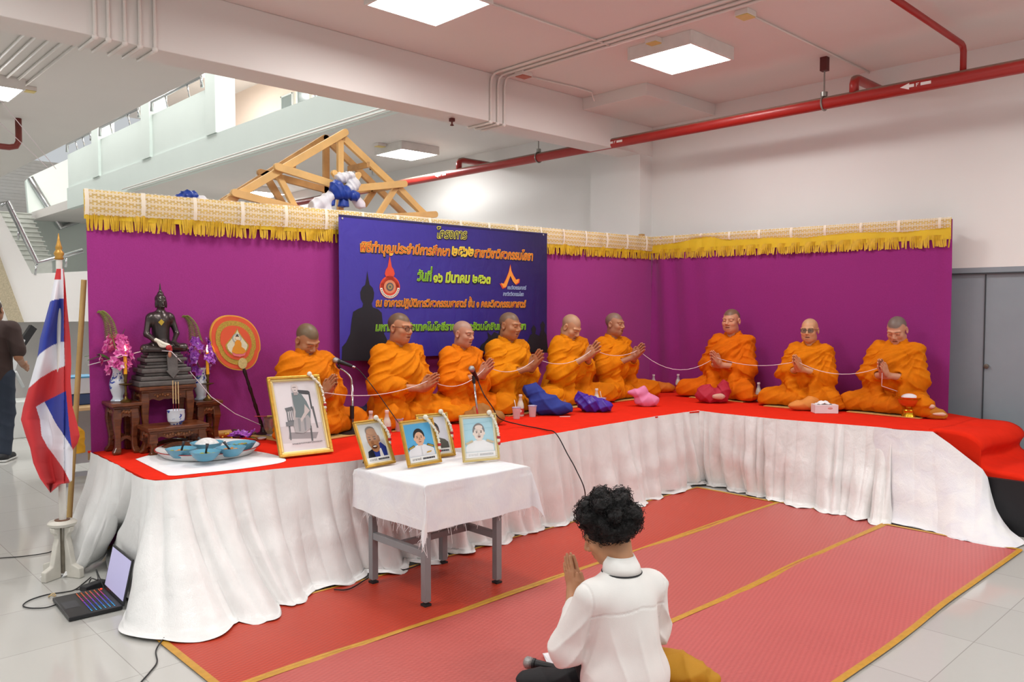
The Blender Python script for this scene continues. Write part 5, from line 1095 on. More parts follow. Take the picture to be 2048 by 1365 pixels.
def candle(label, p, h):
    t = thing('candlestick', label.replace('candle', 'brass candlestick under the candle', 1), 'candlestick', p, 0, 'brass candlesticks')
    MB().lathe([(0.033, 0), (0.033, 0.006), (0.014, 0.02), (0.007, 0.035), (0.010, 0.05), (0.006, 0.065), (0.008, 0.10), (0.040, 0.112), (0.040, 0.115), (0.007, 0.118), (0.012, 0.135), (0.008, 0.15), (0.013, 0.17), (0.013, 0.175)], n=16).build('stick_body', BRASS, t, smooth=35)
    c = thing('candle', label, 'candle', (p[0], p[1], p[2]+0.176), 0, 'lit yellow candles')
    MB().lathe([(0.0105, 0), (0.0105, h-0.004), (0.009, h), (0.002, h-0.003)], n=14).build('wax', WAX, c, smooth=40)
    MB().lathe([(0.001, h-0.005), (0.006, h+0.012), (0.0075, h+0.02), (0.004, h+0.035), (0.0005, h+0.05)], n=10).build('flame', FLM, c, smooth=True)
candle('lit yellow candle standing at the left of the altar', on(252, 800, c1, h1, -0.045), 0.135)
candle('lit yellow candle standing at the right of the altar', on(416, 791, c4, T4_h, -0.04), 0.15)
# incense pot
pi_ = on(352, 829, c3, h3, -0.02); t = thing('incense_pot', 'blue and white porcelain incense pot on the low front table', 'pot', pi_)
MB().lathe([(0.035, 0), (0.037, 0.008), (0.05, 0.02), (0.053, 0.05), (0.053, 0.085), (0.055, 0.09), (0.05, 0.091), (0.047, 0.07), (0.01, 0.068)], n=28).build('pot_body', PORC, t, smooth=40)
for k in range(3):
    x = -0.016+0.017*k; i_ = thing('incense_stick', ['left', 'middle', 'right'][k]+' one of three incense sticks standing in the blue pot', 'incense', (pi_[0]+_R[0]*x, pi_[1]+_R[1]*x, pi_[2]+0.07), 0, 'incense sticks')
    MB().tube([(0, 0, 0), (0, 0, 0.06)], 0.0016, 6).build('red_stem', M('incense_red', '#8d2422', 0.6), i_); MB().tube([(0, 0, 0.06), (0, 0.002, 0.20+0.008*(k == 0))], 0.0032, 6).build('incense_coat', M('incense_tan', '#c9ab7c', 0.8), i_)
# ceremonial fan on its stand
def fan():
    foot = atc(527, 868, 0.13); base = np.array((foot[0], foot[1], S0)); n = np.array((nA[0], nA[1], 0)); 
    def Pp(px, py): return AP(px, py, base+np.array((0, 0, 0)), n)
    t = thing('ceremonial_fan', 'orange and gold ceremonial fan on a dark turned handle beside the altar', 'fan', tuple(base)); B = base
    ctr = (471, 686)
    def out(k):
        pts = []
        for a in np.linspace(0, 2*PI, 48, endpoint=False):
            x = math.cos(a); y = math.sin(a); r = 50*k*(1-0.06*(y > 0.2)*abs(x)**2); rx = r*(1.0+0.04*y*-1); ry = 55*k
            ex = np.sign(x)*abs(x)**0.9*rx; ey = np.sign(y)*abs(y)**0.9*ry; sk = 0.12
            pts.append((ctr[0]+ex+sk*ey*0.6*(1 if True else 0), ctr[1]+ey+0.10*ex))
        return pts
    def plate(nm, pts, m, off, th=0.004, par=t):
        V = [Pp(*q)-B for q in pts]; nn = len(V); mb = MB(); F_ = n*off; mb.add([v+F_ for v in V]+[v+F_-n*th for v in V], [tuple(range(nn)), tuple(range(2*nn-1, nn-1, -1))]+[(i, i+nn, (i+1) % nn+nn, (i+1) % nn) for i in range(nn)]); return mb.build(nm, m, par)
    GE = M('gold_embroidery', '#b7973a', 0.6, 0.2, var=0.25, vs=120, bump=0.6, bs=200); OR = M('orange_red_silk', '#d9542f', 0.55); YG = M('pale_gold_edge', '#e0a23c', 0.5)
    p0 = plate('fan_panel', out(1.0), YG, 0.0, 0.02); plate('red_field', out(0.955), OR, 0.003, 0.004, p0); plate('embroidered_ring', out(0.80), GE, 0.006, 0.004, p0); plate('inner_field', out(0.62), OR, 0.009, 0.004, p0)
    drop = lambda k, cx=473, cy=690: [(cx+k*22*math.sin(a)*(1 if math.cos(a) < 0 else (1-math.cos(a))**0.8), cy-k*(26*math.cos(a) if math.cos(a) > 0 else 21*math.cos(a))-k*6*(math.cos(a) > 0)*math.cos(a)**3) for a in np.linspace(0, 2*PI, 36, endpoint=False)]
    plate('drop_edge', drop(1.06), GE, 0.011, 0.003, p0); plate('drop_field', drop(0.93), M('pale_embroidery', '#d8d3b4', 0.6, var=0.1, vs=90), 0.013, 0.003, p0)
    em = plate('seated_emblem', [(462, 704), (464, 696), (468, 690), (468, 684), (472, 680), (478, 681), (481, 687), (481, 694), (487, 698), (490, 704), (484, 708), (470, 708)], M('emblem_orange', '#d98d20', 0.6), 0.016, 0.003, p0)
    plate('emblem_seat', [(462, 706), (490, 705), (488, 711), (478, 714), (466, 712)], M('emblem_pink', '#d96f74', 0.6), 0.015, 0.003, p0)
    circ = lambda cx, cy, r: [(cx+r*math.cos(a), cy+r*1.05*math.sin(a)) for a in np.linspace(0, 2*PI, 16, endpoint=False)]
    plate('emblem_halo', circ(472, 677, 9), M('emblem_grey', '#9aa3a8', 0.6), 0.0145, 0.002, p0); plate('emblem_halo', circ(472, 677, 7.2), M('pale_embroidery', '#d8d3b4'), 0.0155, 0.002, p0); plate('emblem_head', circ(472, 676, 3.6), M('emblem_pale', '#e8cfb4', 0.6), 0.018, 0.002, p0); plate('emblem_hair', [(469, 674), (470, 671), (472, 668.5), (474, 671), (475.4, 674), (472, 673)], M('emblem_dark', '#3a2c2a', 0.6), 0.0195, 0.002, p0)
    plate('gold_boss', [(484+9*math.sin(a), 727-11*math.cos(a)) for a in np.linspace(0, 2*PI, 18, endpoint=False)], M('pale_gold_boss', '#d9c987', 0.4, 0.5, var=0.2, vs=90), 0.012, 0.008, p0)
    a = Pp(486, 733)-B; b = Pp(528, 866)-B; pts = [a+(b-a)*k/24 for k in range(25)]; rr = [0.010+0.004*(k % 6 == 2)+0.002*(k % 3 == 0) for k in range(25)]
    MB().tube(pts, rr, 10).build('handle', M('dark_turned_wood', '#2b1514', 0.35), t, smooth=True)
    MB().lathe([(0.06, 0), (0.06, 0.012), (0.03, 0.025), (0.022, 0.06), (0.014, 0.062)], (b[0], b[1], 0), n=16).build('stand', M('dark_turned_wood', '#2b1514'), t, smooth=35)
fan()
# brown mat/plank and a rolled yellow cylinder behind the altar
p = atc(440, 868, 0.12); t = thing('rolled_mat', 'yellow rolled cylinder lying behind the right altar stand', 'roll', (p[0], p[1]+0.05, p[2]+0.03), 0)
MB().tube([(-0.22, 0.05, 0), (0.10, 0, 0)], 0.026, 16).build('roll_body', M('yellow_roll', '#d8a04a', 0.5), t, smooth=40); MB().tube([(0.10, 0, 0), (0.103, 0, 0)], 0.019, 16).build('roll_end', M('roll_core', '#e2bb84', 0.6), t)
p = atc(492, 866, 0.10); t = thing('wooden_rest', 'dull brown wooden rest lying by the fan stand', 'stand', p, 0.5)
MB().box((0.0, 0.03, 0.03), (0.19, 0.035, 0.022), Matrix.Rotation(0.25, 3, 'Y')).box((-0.06, 0.03, 0.012), (0.06, 0.1, 0.022)).box((0.07, 0.03, 0.012), (0.03, 0.12, 0.02)).build('rest_body', M('worn_brown_wood', '#735546', 0.7, var=0.2), t, bevel=0.006)
# holy water bowl with brush
p = at(546, 873); t = thing('water_bowl', 'hammered silver water bowl with a pinkish base behind the large portrait', 'bowl', p)
SIL = M('hammered_silver', '#b9b2b0', 0.25, 0.7, var=0.15, vs=60, bump=0.5, bs=90)
MB().lathe([(0.045, 0), (0.05, 0.01), (0.04, 0.02), (0.055, 0.04), (0.066, 0.08), (0.068, 0.13), (0.07, 0.135), (0.064, 0.135), (0.06, 0.08), (0.01, 0.05)], n=24).build('bowl_body', SIL, t, smooth=40)
b_ = thing('water_brush', 'thin red-handled brush resting across the silver water bowl', 'brush', (p[0], p[1], p[2]+0.137)); e = -_R*0.13
MB().tube([e+np.array((0, 0, 0.006)), e*0.3+np.array((0, 0, 0.006))], 0.004, 8).build('handle', M('brush_red', '#b0202f', 0.4), b_); MB().tube([e*0.3+np.array((0, 0, 0.006)), -e*0.35+np.array((0, 0, 0.008))], 0.007, 8).build('brush_head', M('straw', '#c9a85c', 0.8), b_)
# loose orchids laid on leaves
p = atc(483, 882); t = thing('orchid_spray', 'purple orchids laid flat on green leaves behind the food tray', 'flowers', p); rs = np.random.RandomState(8); m = MB()
for k in range(14): blossom(m, (rs.uniform(-0.07, 0.09), rs.uniform(-0.03, 0.03), rs.uniform(0.03, 0.06)), (rs.normal(0, 0.4), -0.5, 1), 0.032, rs)
m.xform(Matrix.Rotation(YAW-PI/2, 4, 'Z')).build('blossoms', ORC, t, smooth=True, fix=False)
for k, (a, L) in enumerate(((3.3, 0.17), (3.0, 0.14), (0.15, 0.15), (-0.25, 0.14))):
    d = np.array((math.cos(a+YAW-PI/2), math.sin(a+YAW-PI/2), 0)); pr = np.array((-d[1], d[0], 0)); G = np.array([[d*L*s+pr*w*0.016*math.sin(PI*min(s+0.08, 1))+np.array((0, 0, 0.02*math.sin(PI*s)+0.004)) for w in (-1, 0, 1)] for s in np.linspace(0, 1, 9)]); MB().grid(G).build('leaf', M('pale_leaf', '#6d8a3c', 0.5), t, smooth=True, fix=False)
p = at(453, 884); t = thing('yellow_flowers', 'sprig of small yellow flowers at the left of the laid orchids', 'flowers', p); m = MB()
for k in range(16): m.sphere((rs.uniform(-0.04, 0.04), rs.uniform(-0.03, 0.03), rs.uniform(0.01, 0.06)), rs.uniform(0.005, 0.009), 6, 4)
m.build('florets', M('yellow_florets', '#d9b23a', 0.6), t, smooth=True)
# folded cloth, tray and bowls
def plan_sheet(name, label, cat, px, m, z=S0, th=0.006, seed=1):
    pts = [AZ(a, b, z)[:2] for a, b in px]; c = np.mean(pts, axis=0); t = thing(name, label, cat, (c[0], c[1], z)); n = len(pts)
    G = []
    for f in (0.0, 0.35, 0.7, 0.93, 1.0): G.append([np.array((*(((1-f)*c+f*q)-c), (th+0.003*nz(np.array([q*f]), 18, seed)[0]) if f < 0.99 else 0.0005)) for q in pts+[pts[0]]])
    MB().grid(np.array(G)).build('cloth_sheet', m, t, smooth=True, fix=False); return t
def dense(px, n=6): return [tuple(q) for q in spline([(a, b, 0) for a, b in px+[px[0]]], n)[:-1]]
d2 = lambda px: [(q[0], q[1]) for q in dense(px)]
plan_sheet('folded_cloth', 'white cloth spread under the round food tray', 'cloth', d2([(271, 919), (300, 913), (400, 900), (520, 905), (572, 922), (500, 936), (400, 947), (345, 952), (325, 946)]), COTTON, th=0.011, seed=3)
ptx = at(417, 912); t = thing('food_tray', 'round white enamel tray with a red rim full of food bowls', 'tray', (ptx[0], ptx[1], S0+0.0145))
rt = float(np.linalg.norm(AZ(311, 915, S0)-AZ(521, 905, S0)))/2
MB().lathe([(0.01, 0.004), (rt*0.8, 0.004), (rt*0.86, 0.002), (rt*0.95, 0.030), (rt, 0.042), (rt*0.985, 0.043), (rt*0.93, 0.034), (rt*0.86, 0.020), (0.01, 0.020)], n=48).build('tray_body', M('white_enamel', '#e6e6e4', 0.2), t, smooth=40)
MB().lathe([(rt*0.985, 0.0415), (rt*1.006, 0.041), (rt*1.006, 0.044), (rt*0.985, 0.045)], n=48, ring=True).build('rim', M('red_enamel', '#a52a28', 0.3), t, smooth=True)
BLU = M('blue_melamine', '#5f9fb8', 0.25); zt_ = S0+0.0355
FOOD = {'green': '#8d9a3e', 'orange': '#c98a4a', 'noodle': '#b98f4e', 'rice': '#e9e6df'}
def bowl(px, py, r, label, food, spoon, m=BLU):
    p = at(px, py, zt_); t = thing('bowl', label, 'bowl', p, 0, 'food bowls on the tray'); h = r*0.60
    MB().lathe([(r*0.5, 0), (r*0.55, 0.004), (r*0.75, h*0.4), (r*0.97, h*0.95), (r, h), (r*0.95, h), (r*0.7, h*0.4), (0.004, h*0.25)], n=32).build('bowl_body', m, t, smooth=60)
    if food:
        f = thing('food', food[0]+' served in the '+label.split(',')[0], 'food', (p[0], p[1], p[2]+h*0.42), 0, 'food in the bowls'); rs = np.random.RandomState(px); mb = MB()
        mats = [M('food_'+c, FOOD[c], 0.6, var=0.2, vs=60) for c in food[1]]
        if food[1] == ['rice']: mb.sphere((0, 0, 0.0), (r*0.80, r*0.80, r*0.62), 18, 10); mb.v = [(a, c, e if e > 0 else e*0.1) for a, c, e in mb.v]
        else:
            for k in range(26): mb.cur = k % len(mats); a = rs.uniform(0, 6.28); q = r*0.62*math.sqrt(rs.rand()); mb.sphere((q*math.cos(a), q*math.sin(a), r*0.08+rs.uniform(0, 0.008)), (rs.uniform(0.008, 0.016), rs.uniform(0.006, 0.012), rs.uniform(0.005, 0.009)), 6, 4)
        o = mb.build('portion', mats, f, smooth=True); o['kind'] = 'stuff'
    if spoon is not None:
        s = thing('spoon', 'dark spoon resting in the '+label.split(',')[0], 'spoon', (p[0], p[1], p[2]+h*0.5), 0, 'dark spoons'); a = spoon; L = _R*math.cos(a)+np.array((0, 0, 1))*math.sin(a)
        MB().tube([L*r*0.0, L*r*0.45, L*r*0.8], [0.007, 0.006, 0.010], 8).build('spoon_body', M('dark_spoon', '#22252b', 0.35), s, smooth=True)
bw = rt*0.285
bowl(362, 915, bw, 'blue bowl of mixed vegetables, front left on the tray', ('vegetables', ['green', 'orange']), 1.3)
bowl(411, 921, bw, 'blue bowl nearest the camera on the tray', ('clear soup', ['green']), 1.4)
bowl(462, 912, bw, 'blue bowl of noodles, front right on the tray', ('noodles', ['noodle', 'orange']), 2.2)
bowl(483, 902, bw, 'blue bowl of shredded food, far right on the tray', ('shreds', ['noodle', 'green']), 0.2)
bowl(414, 904, bw*1.12, 'blue bowl heaped with rice, middle of the tray', ('white rice', ['rice']), 2.3)
p = at(350, 897, S0+0.001); t = thing('bowl', 'pale ceramic bowl behind the tray on the left', 'bowl', p)
MB().lathe([(0.045, 0), (0.05, 0.005), (0.075, 0.04), (0.08, 0.055), (0.076, 0.055), (0.065, 0.03), (0.01, 0.02)], n=26).build('bowl_body', M('pale_ceramic', '#b9b4aa', 0.35, var=0.1, vs=40), t, smooth=40)
for px, py, lab in ((381, 893, 'red and white snack packet behind the tray'), (450, 893, 'small red and white packet beside the rice bowl'), (500, 890, 'flat red and white packet near the laid orchids')):
    p = at(px, py); t = thing('snack_packet', lab, 'packet', p, 0.4, 'snack packets'); MB().box((0, 0, 0.012), (0.07, 0.04, 0.024)).build('packet_body', M('packet_red', '#c8342c', 0.4), t, bevel=0.008); MB().box((0, -0.0205, 0.013), (0.05, 0.002, 0.012)).build('label_panel', M('packet_white', '#ece8e0', 0.5), t)
p = at(523, 880); t = thing('sauce_dish', 'tiny white dish holding red sauce at the right end of the leaves', 'dish', p); MB().lathe([(0.02, 0), (0.035, 0.015), (0.033, 0.016), (0.01, 0.008)], n=18).build('dish_body', M('white_enamel', '#e6e6e4'), t, smooth=True); MB().lathe([(0.001, 0.009), (0.022, 0.0105), (0.001, 0.0115)], n=12).build('sauce', M('sauce_red', '#b8322a', 0.2), t)
# ------------------------------------------------------------------ framed portraits
GF = M('gilt_frame', '#c99a3c', 0.35, 0.55, var=0.15, vs=40, bump=0.2, bs=120); GF2 = M('pale_gilt_frame', '#d8c07e', 0.35, 0.5, var=0.1); IV = M('ivory_frame_edge', '#e5dcc0', 0.4)
JAS = M('jasmine_white', '#e9e4d2', 0.7); ROS = M('rose_red', '#b3232b', 0.6)
PC = {}
def pm(c):
    if c not in PC: PC[c] = M('print_'+c.strip('#'), c, 0.25, var=0.03)
    return PC[c]
def oval(cx, cy, rx, ry, n=22, a0=0, a1=2*PI): return [(cx+rx*math.cos(a), cy+ry*math.sin(a)) for a in np.linspace(a0, a1, n, endpoint=(a1-a0 < 6.2))]
def picture_frame(label, bl, br, tl, z, art, mat, fw=0.022, dep=0.02, garland=None, cat='picture frame', sub=None, group=None, legz=None):
    a = AZ(*bl, z); b = AZ(*br, z); W = float(np.linalg.norm(b-a)); tx = (b-a)/W; n = np.array((tx[1], -tx[0], 0.0)); best = None
    for tilt in np.linspace(0.02, 0.5, 33):
        for h in np.linspace(0.15, 0.75, 121):
            q = a+h*(math.cos(tilt)*np.array((0, 0, 1))-math.sin(tilt)*n); d = q-_C; dd = d@_F; e = (CX+F_PX*(d@_R)/dd-tl[0])**2+(CY-F_PX*(d@_U)/dd-tl[1])**2
            if best is None or e < best[0]: best = (e, tilt, h)
    tilt, H = best[1], best[2]; up = math.cos(tilt)*np.array((0, 0, 1))-math.sin(tilt)*n; out = math.cos(tilt)*n+math.sin(tilt)*np.array((0, 0, 1)); o = (a+b)/2+n*0.0+np.array((0, 0, 0.0015))
    t = thing('picture_frame', label, cat, tuple(o), 0, group)
    fr = lambda x, y, zz: tuple(tx*x+up*zz+out*(-y))          # x across, y back, zz up the frame
    def ringframe(w0, w1, y0, y1, nm, m, par):
        mb = MB()
        for lo, hi in (((-W/2+w0, w0), (W/2-w0, w1)), ((-W/2+w0, H-w1), (W/2-w0, H-w0)), ((-W/2+w0, w1), (-W/2+w1, H-w1)), ((W/2-w1, w1), (W/2-w0, H-w1))): mb.prism([(lo[0], lo[1]), (hi[0], lo[1]), (hi[0], hi[1]), (lo[0], hi[1])], y0, y1, fr)
        return mb.build(nm, m, par, bevel=0.003)
    ringframe(0, fw*0.6, -dep, 0.0, 'outer_moulding', mat[0], t); ringframe(fw*0.55, fw*1.05, -dep*0.72, 0.0, 'inner_moulding', mat[1], t); ringframe(fw*1.0, fw*1.2, -dep*0.5, 0, 'slip', IV, t)
    MB().prism([(-W/2+fw, fw), (W/2-fw, fw), (W/2-fw, H-fw), (-W/2+fw, H-fw)], -0.004, 0.004, fr).build('backing', M('frame_backing', '#3a332c', 0.8), t)
    pr = None; w, h = W-2*fw*1.2, H-2*fw*1.2; x0, z0 = -w/2, fw*1.2
    for k, (nm, pts, c) in enumerate(art):
        V = [(x0+min(max(u, 0), 1)*w, z0+min(max(v, 0), 1)*h) for u, v in pts]; mb = MB().prism(V, -0.0045-0.0003*k, -0.0043-0.0003*k, fr); ob = mb.build(nm, pm(c), t if pr is None else pr)
        pr = pr or ob
    leg = MB(); s0 = H*0.55; bx = np.array(fr(0, 0.004, s0)); ft = -n*(math.sin(tilt)*s0+H*0.22)*1.0
    leg.bar(bx, (ft[0], ft[1], 0.004), 0.05, 0.006); leg.build('easel_leg', M('frame_backing', '#3a332c'), t)
    if garland:
        pts = [np.array(fr(garland[0]*W, -dep-0.006, H+0.004)), np.array(fr(garland[0]*W+0.02, -dep-0.012, H-0.03)), np.array(fr(W*0.47, -dep-0.012, H-0.09)), np.array(fr(W*0.495, -dep-0.008, H-garland[1]))]
        g = thing('garland', garland[2], 'garland', tuple(o), 0, 'jasmine garlands'); m = MB(); pp = spline(pts, 9); m.sphere(pp[0], (0.016,)*3, 8, 6)
        for i in range(0, len(pp), 1): m.sphere(pp[i]+np.array((0.002*math.sin(i*2.1), 0, 0.002*math.cos(i*1.7))), 0.0068+0.0015*(i % 2), 7, 5)
        m.build('white_flowers', JAS, g, smooth=True); e = pp[-1]; MB().sphere(e+np.array((0, 0, -0.01)), (0.012, 0.012, 0.011), 8, 6).sphere(e+np.array((0.003, 0, -0.05)), (0.011, 0.011, 0.010), 8, 6).build('red_flowers', ROS, g, smooth=True)
        MB().sphere(e+np.array((0, 0, -0.03)), (0.011, 0.011, 0.013), 8, 6).sphere(e+np.array((0.004, 0, -0.072)), (0.008, 0.008, 0.014), 8, 6).build('tassel', JAS, g, smooth=True)
    return t, fr, W, H
def rect(u0, v0, u1, v1, c, nm='print_area'): return (nm, [(u0, v0), (u1, v0), (u1, v1), (u0, v1)], c)
def bust(bg, skin, hair, coat, cap='#f0efec', tilt=0.0, extra=(), hr=0.19, cx=0.5, cy=0.62, full=True):
    a = [rect(0, 0, 1, 1, bg, 'photo_ground')]
    a += [('coat', [(0.02, 0.14), (0.98, 0.14), (0.97, 0.30), (0.86, 0.38), (0.62, 0.44), (0.5, 0.42), (0.38, 0.44), (0.14, 0.38), (0.03, 0.28)], coat), ('neck', [(cx-0.09, 0.42), (cx+0.09, 0.42), (cx+0.08, 0.54), (cx-0.08, 0.54)], skin)]
    a += [('hair', oval(cx, cy+0.05, hr*1.08, 0.20), hair), ('face', oval(cx, cy-0.02, hr*0.92, 0.175), skin)]
    for q in (-1, 1): a += [('ear', oval(cx+q*hr*0.98, cy-0.02, 0.025, 0.04, 10), skin), ('eye', oval(cx+q*0.075, cy+0.01, 0.03, 0.010, 10), '#2c211d'), ('brow', oval(cx+q*0.075, cy+0.045, 0.04, 0.007, 10), '#3a2c26')]
    a += [('nose', [(cx-0.012, cy+0.01), (cx+0.012, cy+0.01), (cx+0.03, cy-0.06), (cx-0.03, cy-0.06)], '#b58668' if skin != '#efe0d4' else '#d9c5b6'), ('mouth', oval(cx, cy-0.105, 0.05, 0.011, 10), '#8c4a44')]
    return a+list(extra)+[rect(0, 0, 1, 0.135, cap, 'caption_strip')]
TZc = TZ+0.006
def caption(fr, W, H, fw, t, s='อาจารย์', k=0.4, c='#2b2b33'):
    V, Fc = thai(s); xs = [p[0] for p in V]; a, b = min(xs), max(xs); w = W-2*fw*1.2; hh = (H-2*fw*1.2)
    def place(V, u0, u1):
        xs = [p[0] for p in V]; a, b = min(xs), max(xs); q = (u1-u0)*w/(b-a); return [fr(-w/2+u0*w+(p[0]-a)*q, -0.0135, fw*1.2+hh*0.045+p[1]*hh*0.085) for p in V]
    MB().add(place(V, 0.08, 0.40), Fc).build('caption_lettering', pm(c), t, fix=False)
    m = MB(); rs = np.random.RandomState(int(W*1e4))
    u = 0.46
    while u < 0.9:
        d = rs.uniform(0.025, 0.045); x = -w/2+u*w; zz = fw*1.2+hh*0.045; m.add([fr(x, -0.0135, zz), fr(x+d*w*0.8, -0.0135, zz), fr(x+d*w*0.8, -0.0135, zz+hh*0.045), fr(x, -0.0135, zz+hh*0.045)], [(0, 1, 2, 3)]); u += d
    m.build('caption_lettering', pm(c), t, fix=False)
G1 = (GF, GF2); G2 = (GF2, IV)
art = [rect(0, 0, 1, 1, '#c9cbc8', 'photo_ground'), ('coat', [(0.1, 0.13), (0.95, 0.13), (0.98, 0.36), (0.8, 0.5), (0.6, 0.45), (0.35, 0.35), (0.16, 0.30)], '#2b3a86'), ('coat_shade', [(0.1, 0.13), (0.42, 0.13), (0.38, 0.36), (0.16, 0.30)], '#1c1f2c'), ('shirt_collar', [(0.62, 0.13), (0.78, 0.13), (0.74, 0.34), (0.66, 0.36)], '#dcd8d2'), ('head', oval(0.5, 0.62, 0.25, 0.30), '#a8754e'), ('chin', oval(0.52, 0.42, 0.19, 0.16), '#a8754e'), ('ear', oval(0.76, 0.6, 0.045, 0.09, 12), '#9a6844'), ('hair', oval(0.48, 0.83, 0.21, 0.11), '#6d6258'), ('hair', oval(0.5, 0.80, 0.20, 0.09), '#a57650')]
for q in (0.36, 0.58): art += [('eye', oval(q, 0.60, 0.055, 0.012, 10), '#2c211d'), ('brow', oval(q, 0.66, 0.07, 0.012, 10), '#5d4534')]
art += [('nose', oval(0.45, 0.52, 0.055, 0.05, 12), '#8f5f3f'), ('mouth', oval(0.49, 0.40, 0.11, 0.05, 14), '#4a2a22'), ('teeth', oval(0.49, 0.41, 0.085, 0.018, 12), '#dcd5c8'), rect(0, 0, 1, 0.135, '#efeeea', 'caption_strip')]
t, fr, W, H = picture_frame('gold-framed portrait of a laughing old man in blue, leftmost on the table', (731, 939), (789, 928), (704, 847), TZc, art, G1, 0.020, garland=(0.25, 0.13, 'jasmine garland on the frame of the laughing old man'), group='small framed portraits'); caption(fr, W, H, 0.020, t)
ep = lambda q: [('epaulette', [(0.5+q*0.22, 0.40), (0.5+q*0.46, 0.33), (0.5+q*0.48, 0.38), (0.5+q*0.25, 0.45)], '#5d5328'), ('epaulette_braid', [(0.5+q*0.25, 0.405), (0.5+q*0.44, 0.35), (0.5+q*0.45, 0.37), (0.5+q*0.26, 0.425)], '#c9a63e')]
t, fr, W, H = picture_frame('gold-framed portrait of a person in white uniform on blue, front middle of the table', (815, 938), (881, 926), (796, 846), TZc, bust('#58aede', '#e3b294', '#1d1a1c', '#e9e9ec', extra=ep(-1)+ep(1)+[('ribbon_bar', [(0.66, 0.2), (0.84, 0.22), (0.84, 0.25), (0.66, 0.23)], '#c99d3a'), ('button', oval(0.5, 0.30, 0.012, 0.009, 8), '#c9b26a'), ('button', oval(0.5, 0.21, 0.012, 0.009, 8), '#c9b26a'), ('collar_line', [(0.493, 0.14), (0.507, 0.14), (0.507, 0.4), (0.493, 0.4)], '#cfcfd4')]), G1, 0.020, garland=(0.25, 0.16, 'jasmine garland with red flowers on the frame of the white uniform portrait'), group='small framed portraits'); caption(fr, W, H, 0.020, t)
t, fr, W, H = picture_frame('gold-framed portrait of a person in grey, half hidden at the back of the table', (846, 920), (910, 913), (829, 832), TZc, bust('#d9dbe4', '#7d5a48', '#22201f', '#5c5c54'), G1, 0.020, garland=(0.28, 0.13, 'jasmine garland on the half hidden frame at the back'), group='small framed portraits'); caption(fr, W, H, 0.020, t)
t, fr, W, H = picture_frame('pale gold frame with a faded portrait, rightmost on the table', (925, 927), (998, 920), (917, 832), TZc, bust('#b4dfec', '#efe0d4', '#8a8584', '#f2f3f3', '#f5f5f4', extra=[('blind_line', [(0, 0.86), (1, 0.90), (1, 0.905), (0, 0.865)], '#8cc3d6'), ('blind_line', [(0, 0.70), (1, 0.74), (1, 0.745), (0, 0.705)], '#8cc3d6'), ('bald_crown', oval(0.5, 0.76, 0.13, 0.06), '#efe0d4'), ('moustache', oval(0.5, 0.54, 0.06, 0.012, 10), '#a39b95')]+[(n_, p_, '#cdbfa0') for n_, p_, _ in ep(-1)[:1]+ep(1)[:1]]), G2, 0.020, garland=(0.30, 0.14, 'jasmine garland on the pale gold frame at the right'), group='small framed portraits'); caption(fr, W, H, 0.020, t, c='#c9cacb')
seat = [rect(0, 0, 1, 1, '#dcd6d8', 'photo_ground'), ('printed_floor', [(0, 0.12), (1, 0.10), (1, 0.38), (0, 0.36)], '#cdc5c6'), ('printed_shadow', [(0.16, 0.18), (0.8, 0.15), (0.88, 0.24), (0.2, 0.27)], '#8d8688'),
        ('chair_back', [(0.55, 0.88), (0.8, 0.86), (0.84, 0.84), (0.84, 0.60), (0.80, 0.58), (0.8, 0.80), (0.58, 0.82)], '#4a4c50'), ('chair_rail', [(0.82, 0.62), (0.87, 0.62), (0.9, 0.3), (0.86, 0.3)], '#5c5d60'), ('chair_leg', [(0.70, 0.34), (0.74, 0.34), (0.72, 0.12), (0.68, 0.12)], '#4a4a4d'), ('chair_leg', [(0.2, 0.36), (0.24, 0.36), (0.22, 0.16), (0.19, 0.16)], '#55565a'),
        ('side_chair', [(0.18, 0.62), (0.36, 0.64), (0.38, 0.58), (0.36, 0.40), (0.2, 0.40), (0.21, 0.56)], '#66686b'), ('side_chair_gap', [(0.235, 0.57), (0.26, 0.57), (0.25, 0.44), (0.23, 0.44)], '#c9c4c6'), ('side_chair_gap', [(0.28, 0.575), (0.305, 0.575), (0.3, 0.44), (0.275, 0.44)], '#c9c4c6'), ('side_chair_gap', [(0.325, 0.58), (0.345, 0.58), (0.345, 0.44), (0.32, 0.44)], '#c9c4c6'), ('seat_edge', [(0.15, 0.42), (0.4, 0.42), (0.4, 0.36), (0.15, 0.36)], '#6f7073'),
        ('figure_robe', [(0.40, 0.84), (0.62, 0.82), (0.72, 0.70), (0.78, 0.56), (0.74, 0.44), (0.72, 0.30), (0.36, 0.30), (0.34, 0.42), (0.40, 0.56)], '#6d7a7c'), ('figure_lap', [(0.36, 0.48), (0.56, 0.46), (0.70, 0.50), (0.74, 0.44), (0.70, 0.30), (0.52, 0.24), (0.34, 0.26), (0.32, 0.36)], '#a39f9f'), ('figure_skirt_fold', [(0.44, 0.46), (0.5, 0.46), (0.47, 0.27), (0.42, 0.27)], '#87888a'), ('figure_skirt_fold', [(0.58, 0.46), (0.63, 0.46), (0.60, 0.28), (0.56, 0.27)], '#85868a'), ('figure_arm', [(0.66, 0.66), (0.76, 0.56), (0.6, 0.46), (0.52, 0.40), (0.5, 0.44), (0.62, 0.54)], '#c4b8b4'), ('figure_arm', [(0.40, 0.66), (0.36, 0.56), (0.34, 0.44), (0.38, 0.44), (0.42, 0.56)], '#b6acaa'), ('figure_neck', [(0.44, 0.80), (0.54, 0.80), (0.53, 0.87), (0.45, 0.87)], '#a59b99'), ('figure_head', oval(0.49, 0.905, 0.075, 0.065, 16), '#cfc3c0'), ('figure_brow', oval(0.48, 0.915, 0.05, 0.006, 10), '#77706f'), ('figure_mouth', oval(0.485, 0.872, 0.025, 0.005, 8), '#77706f')]
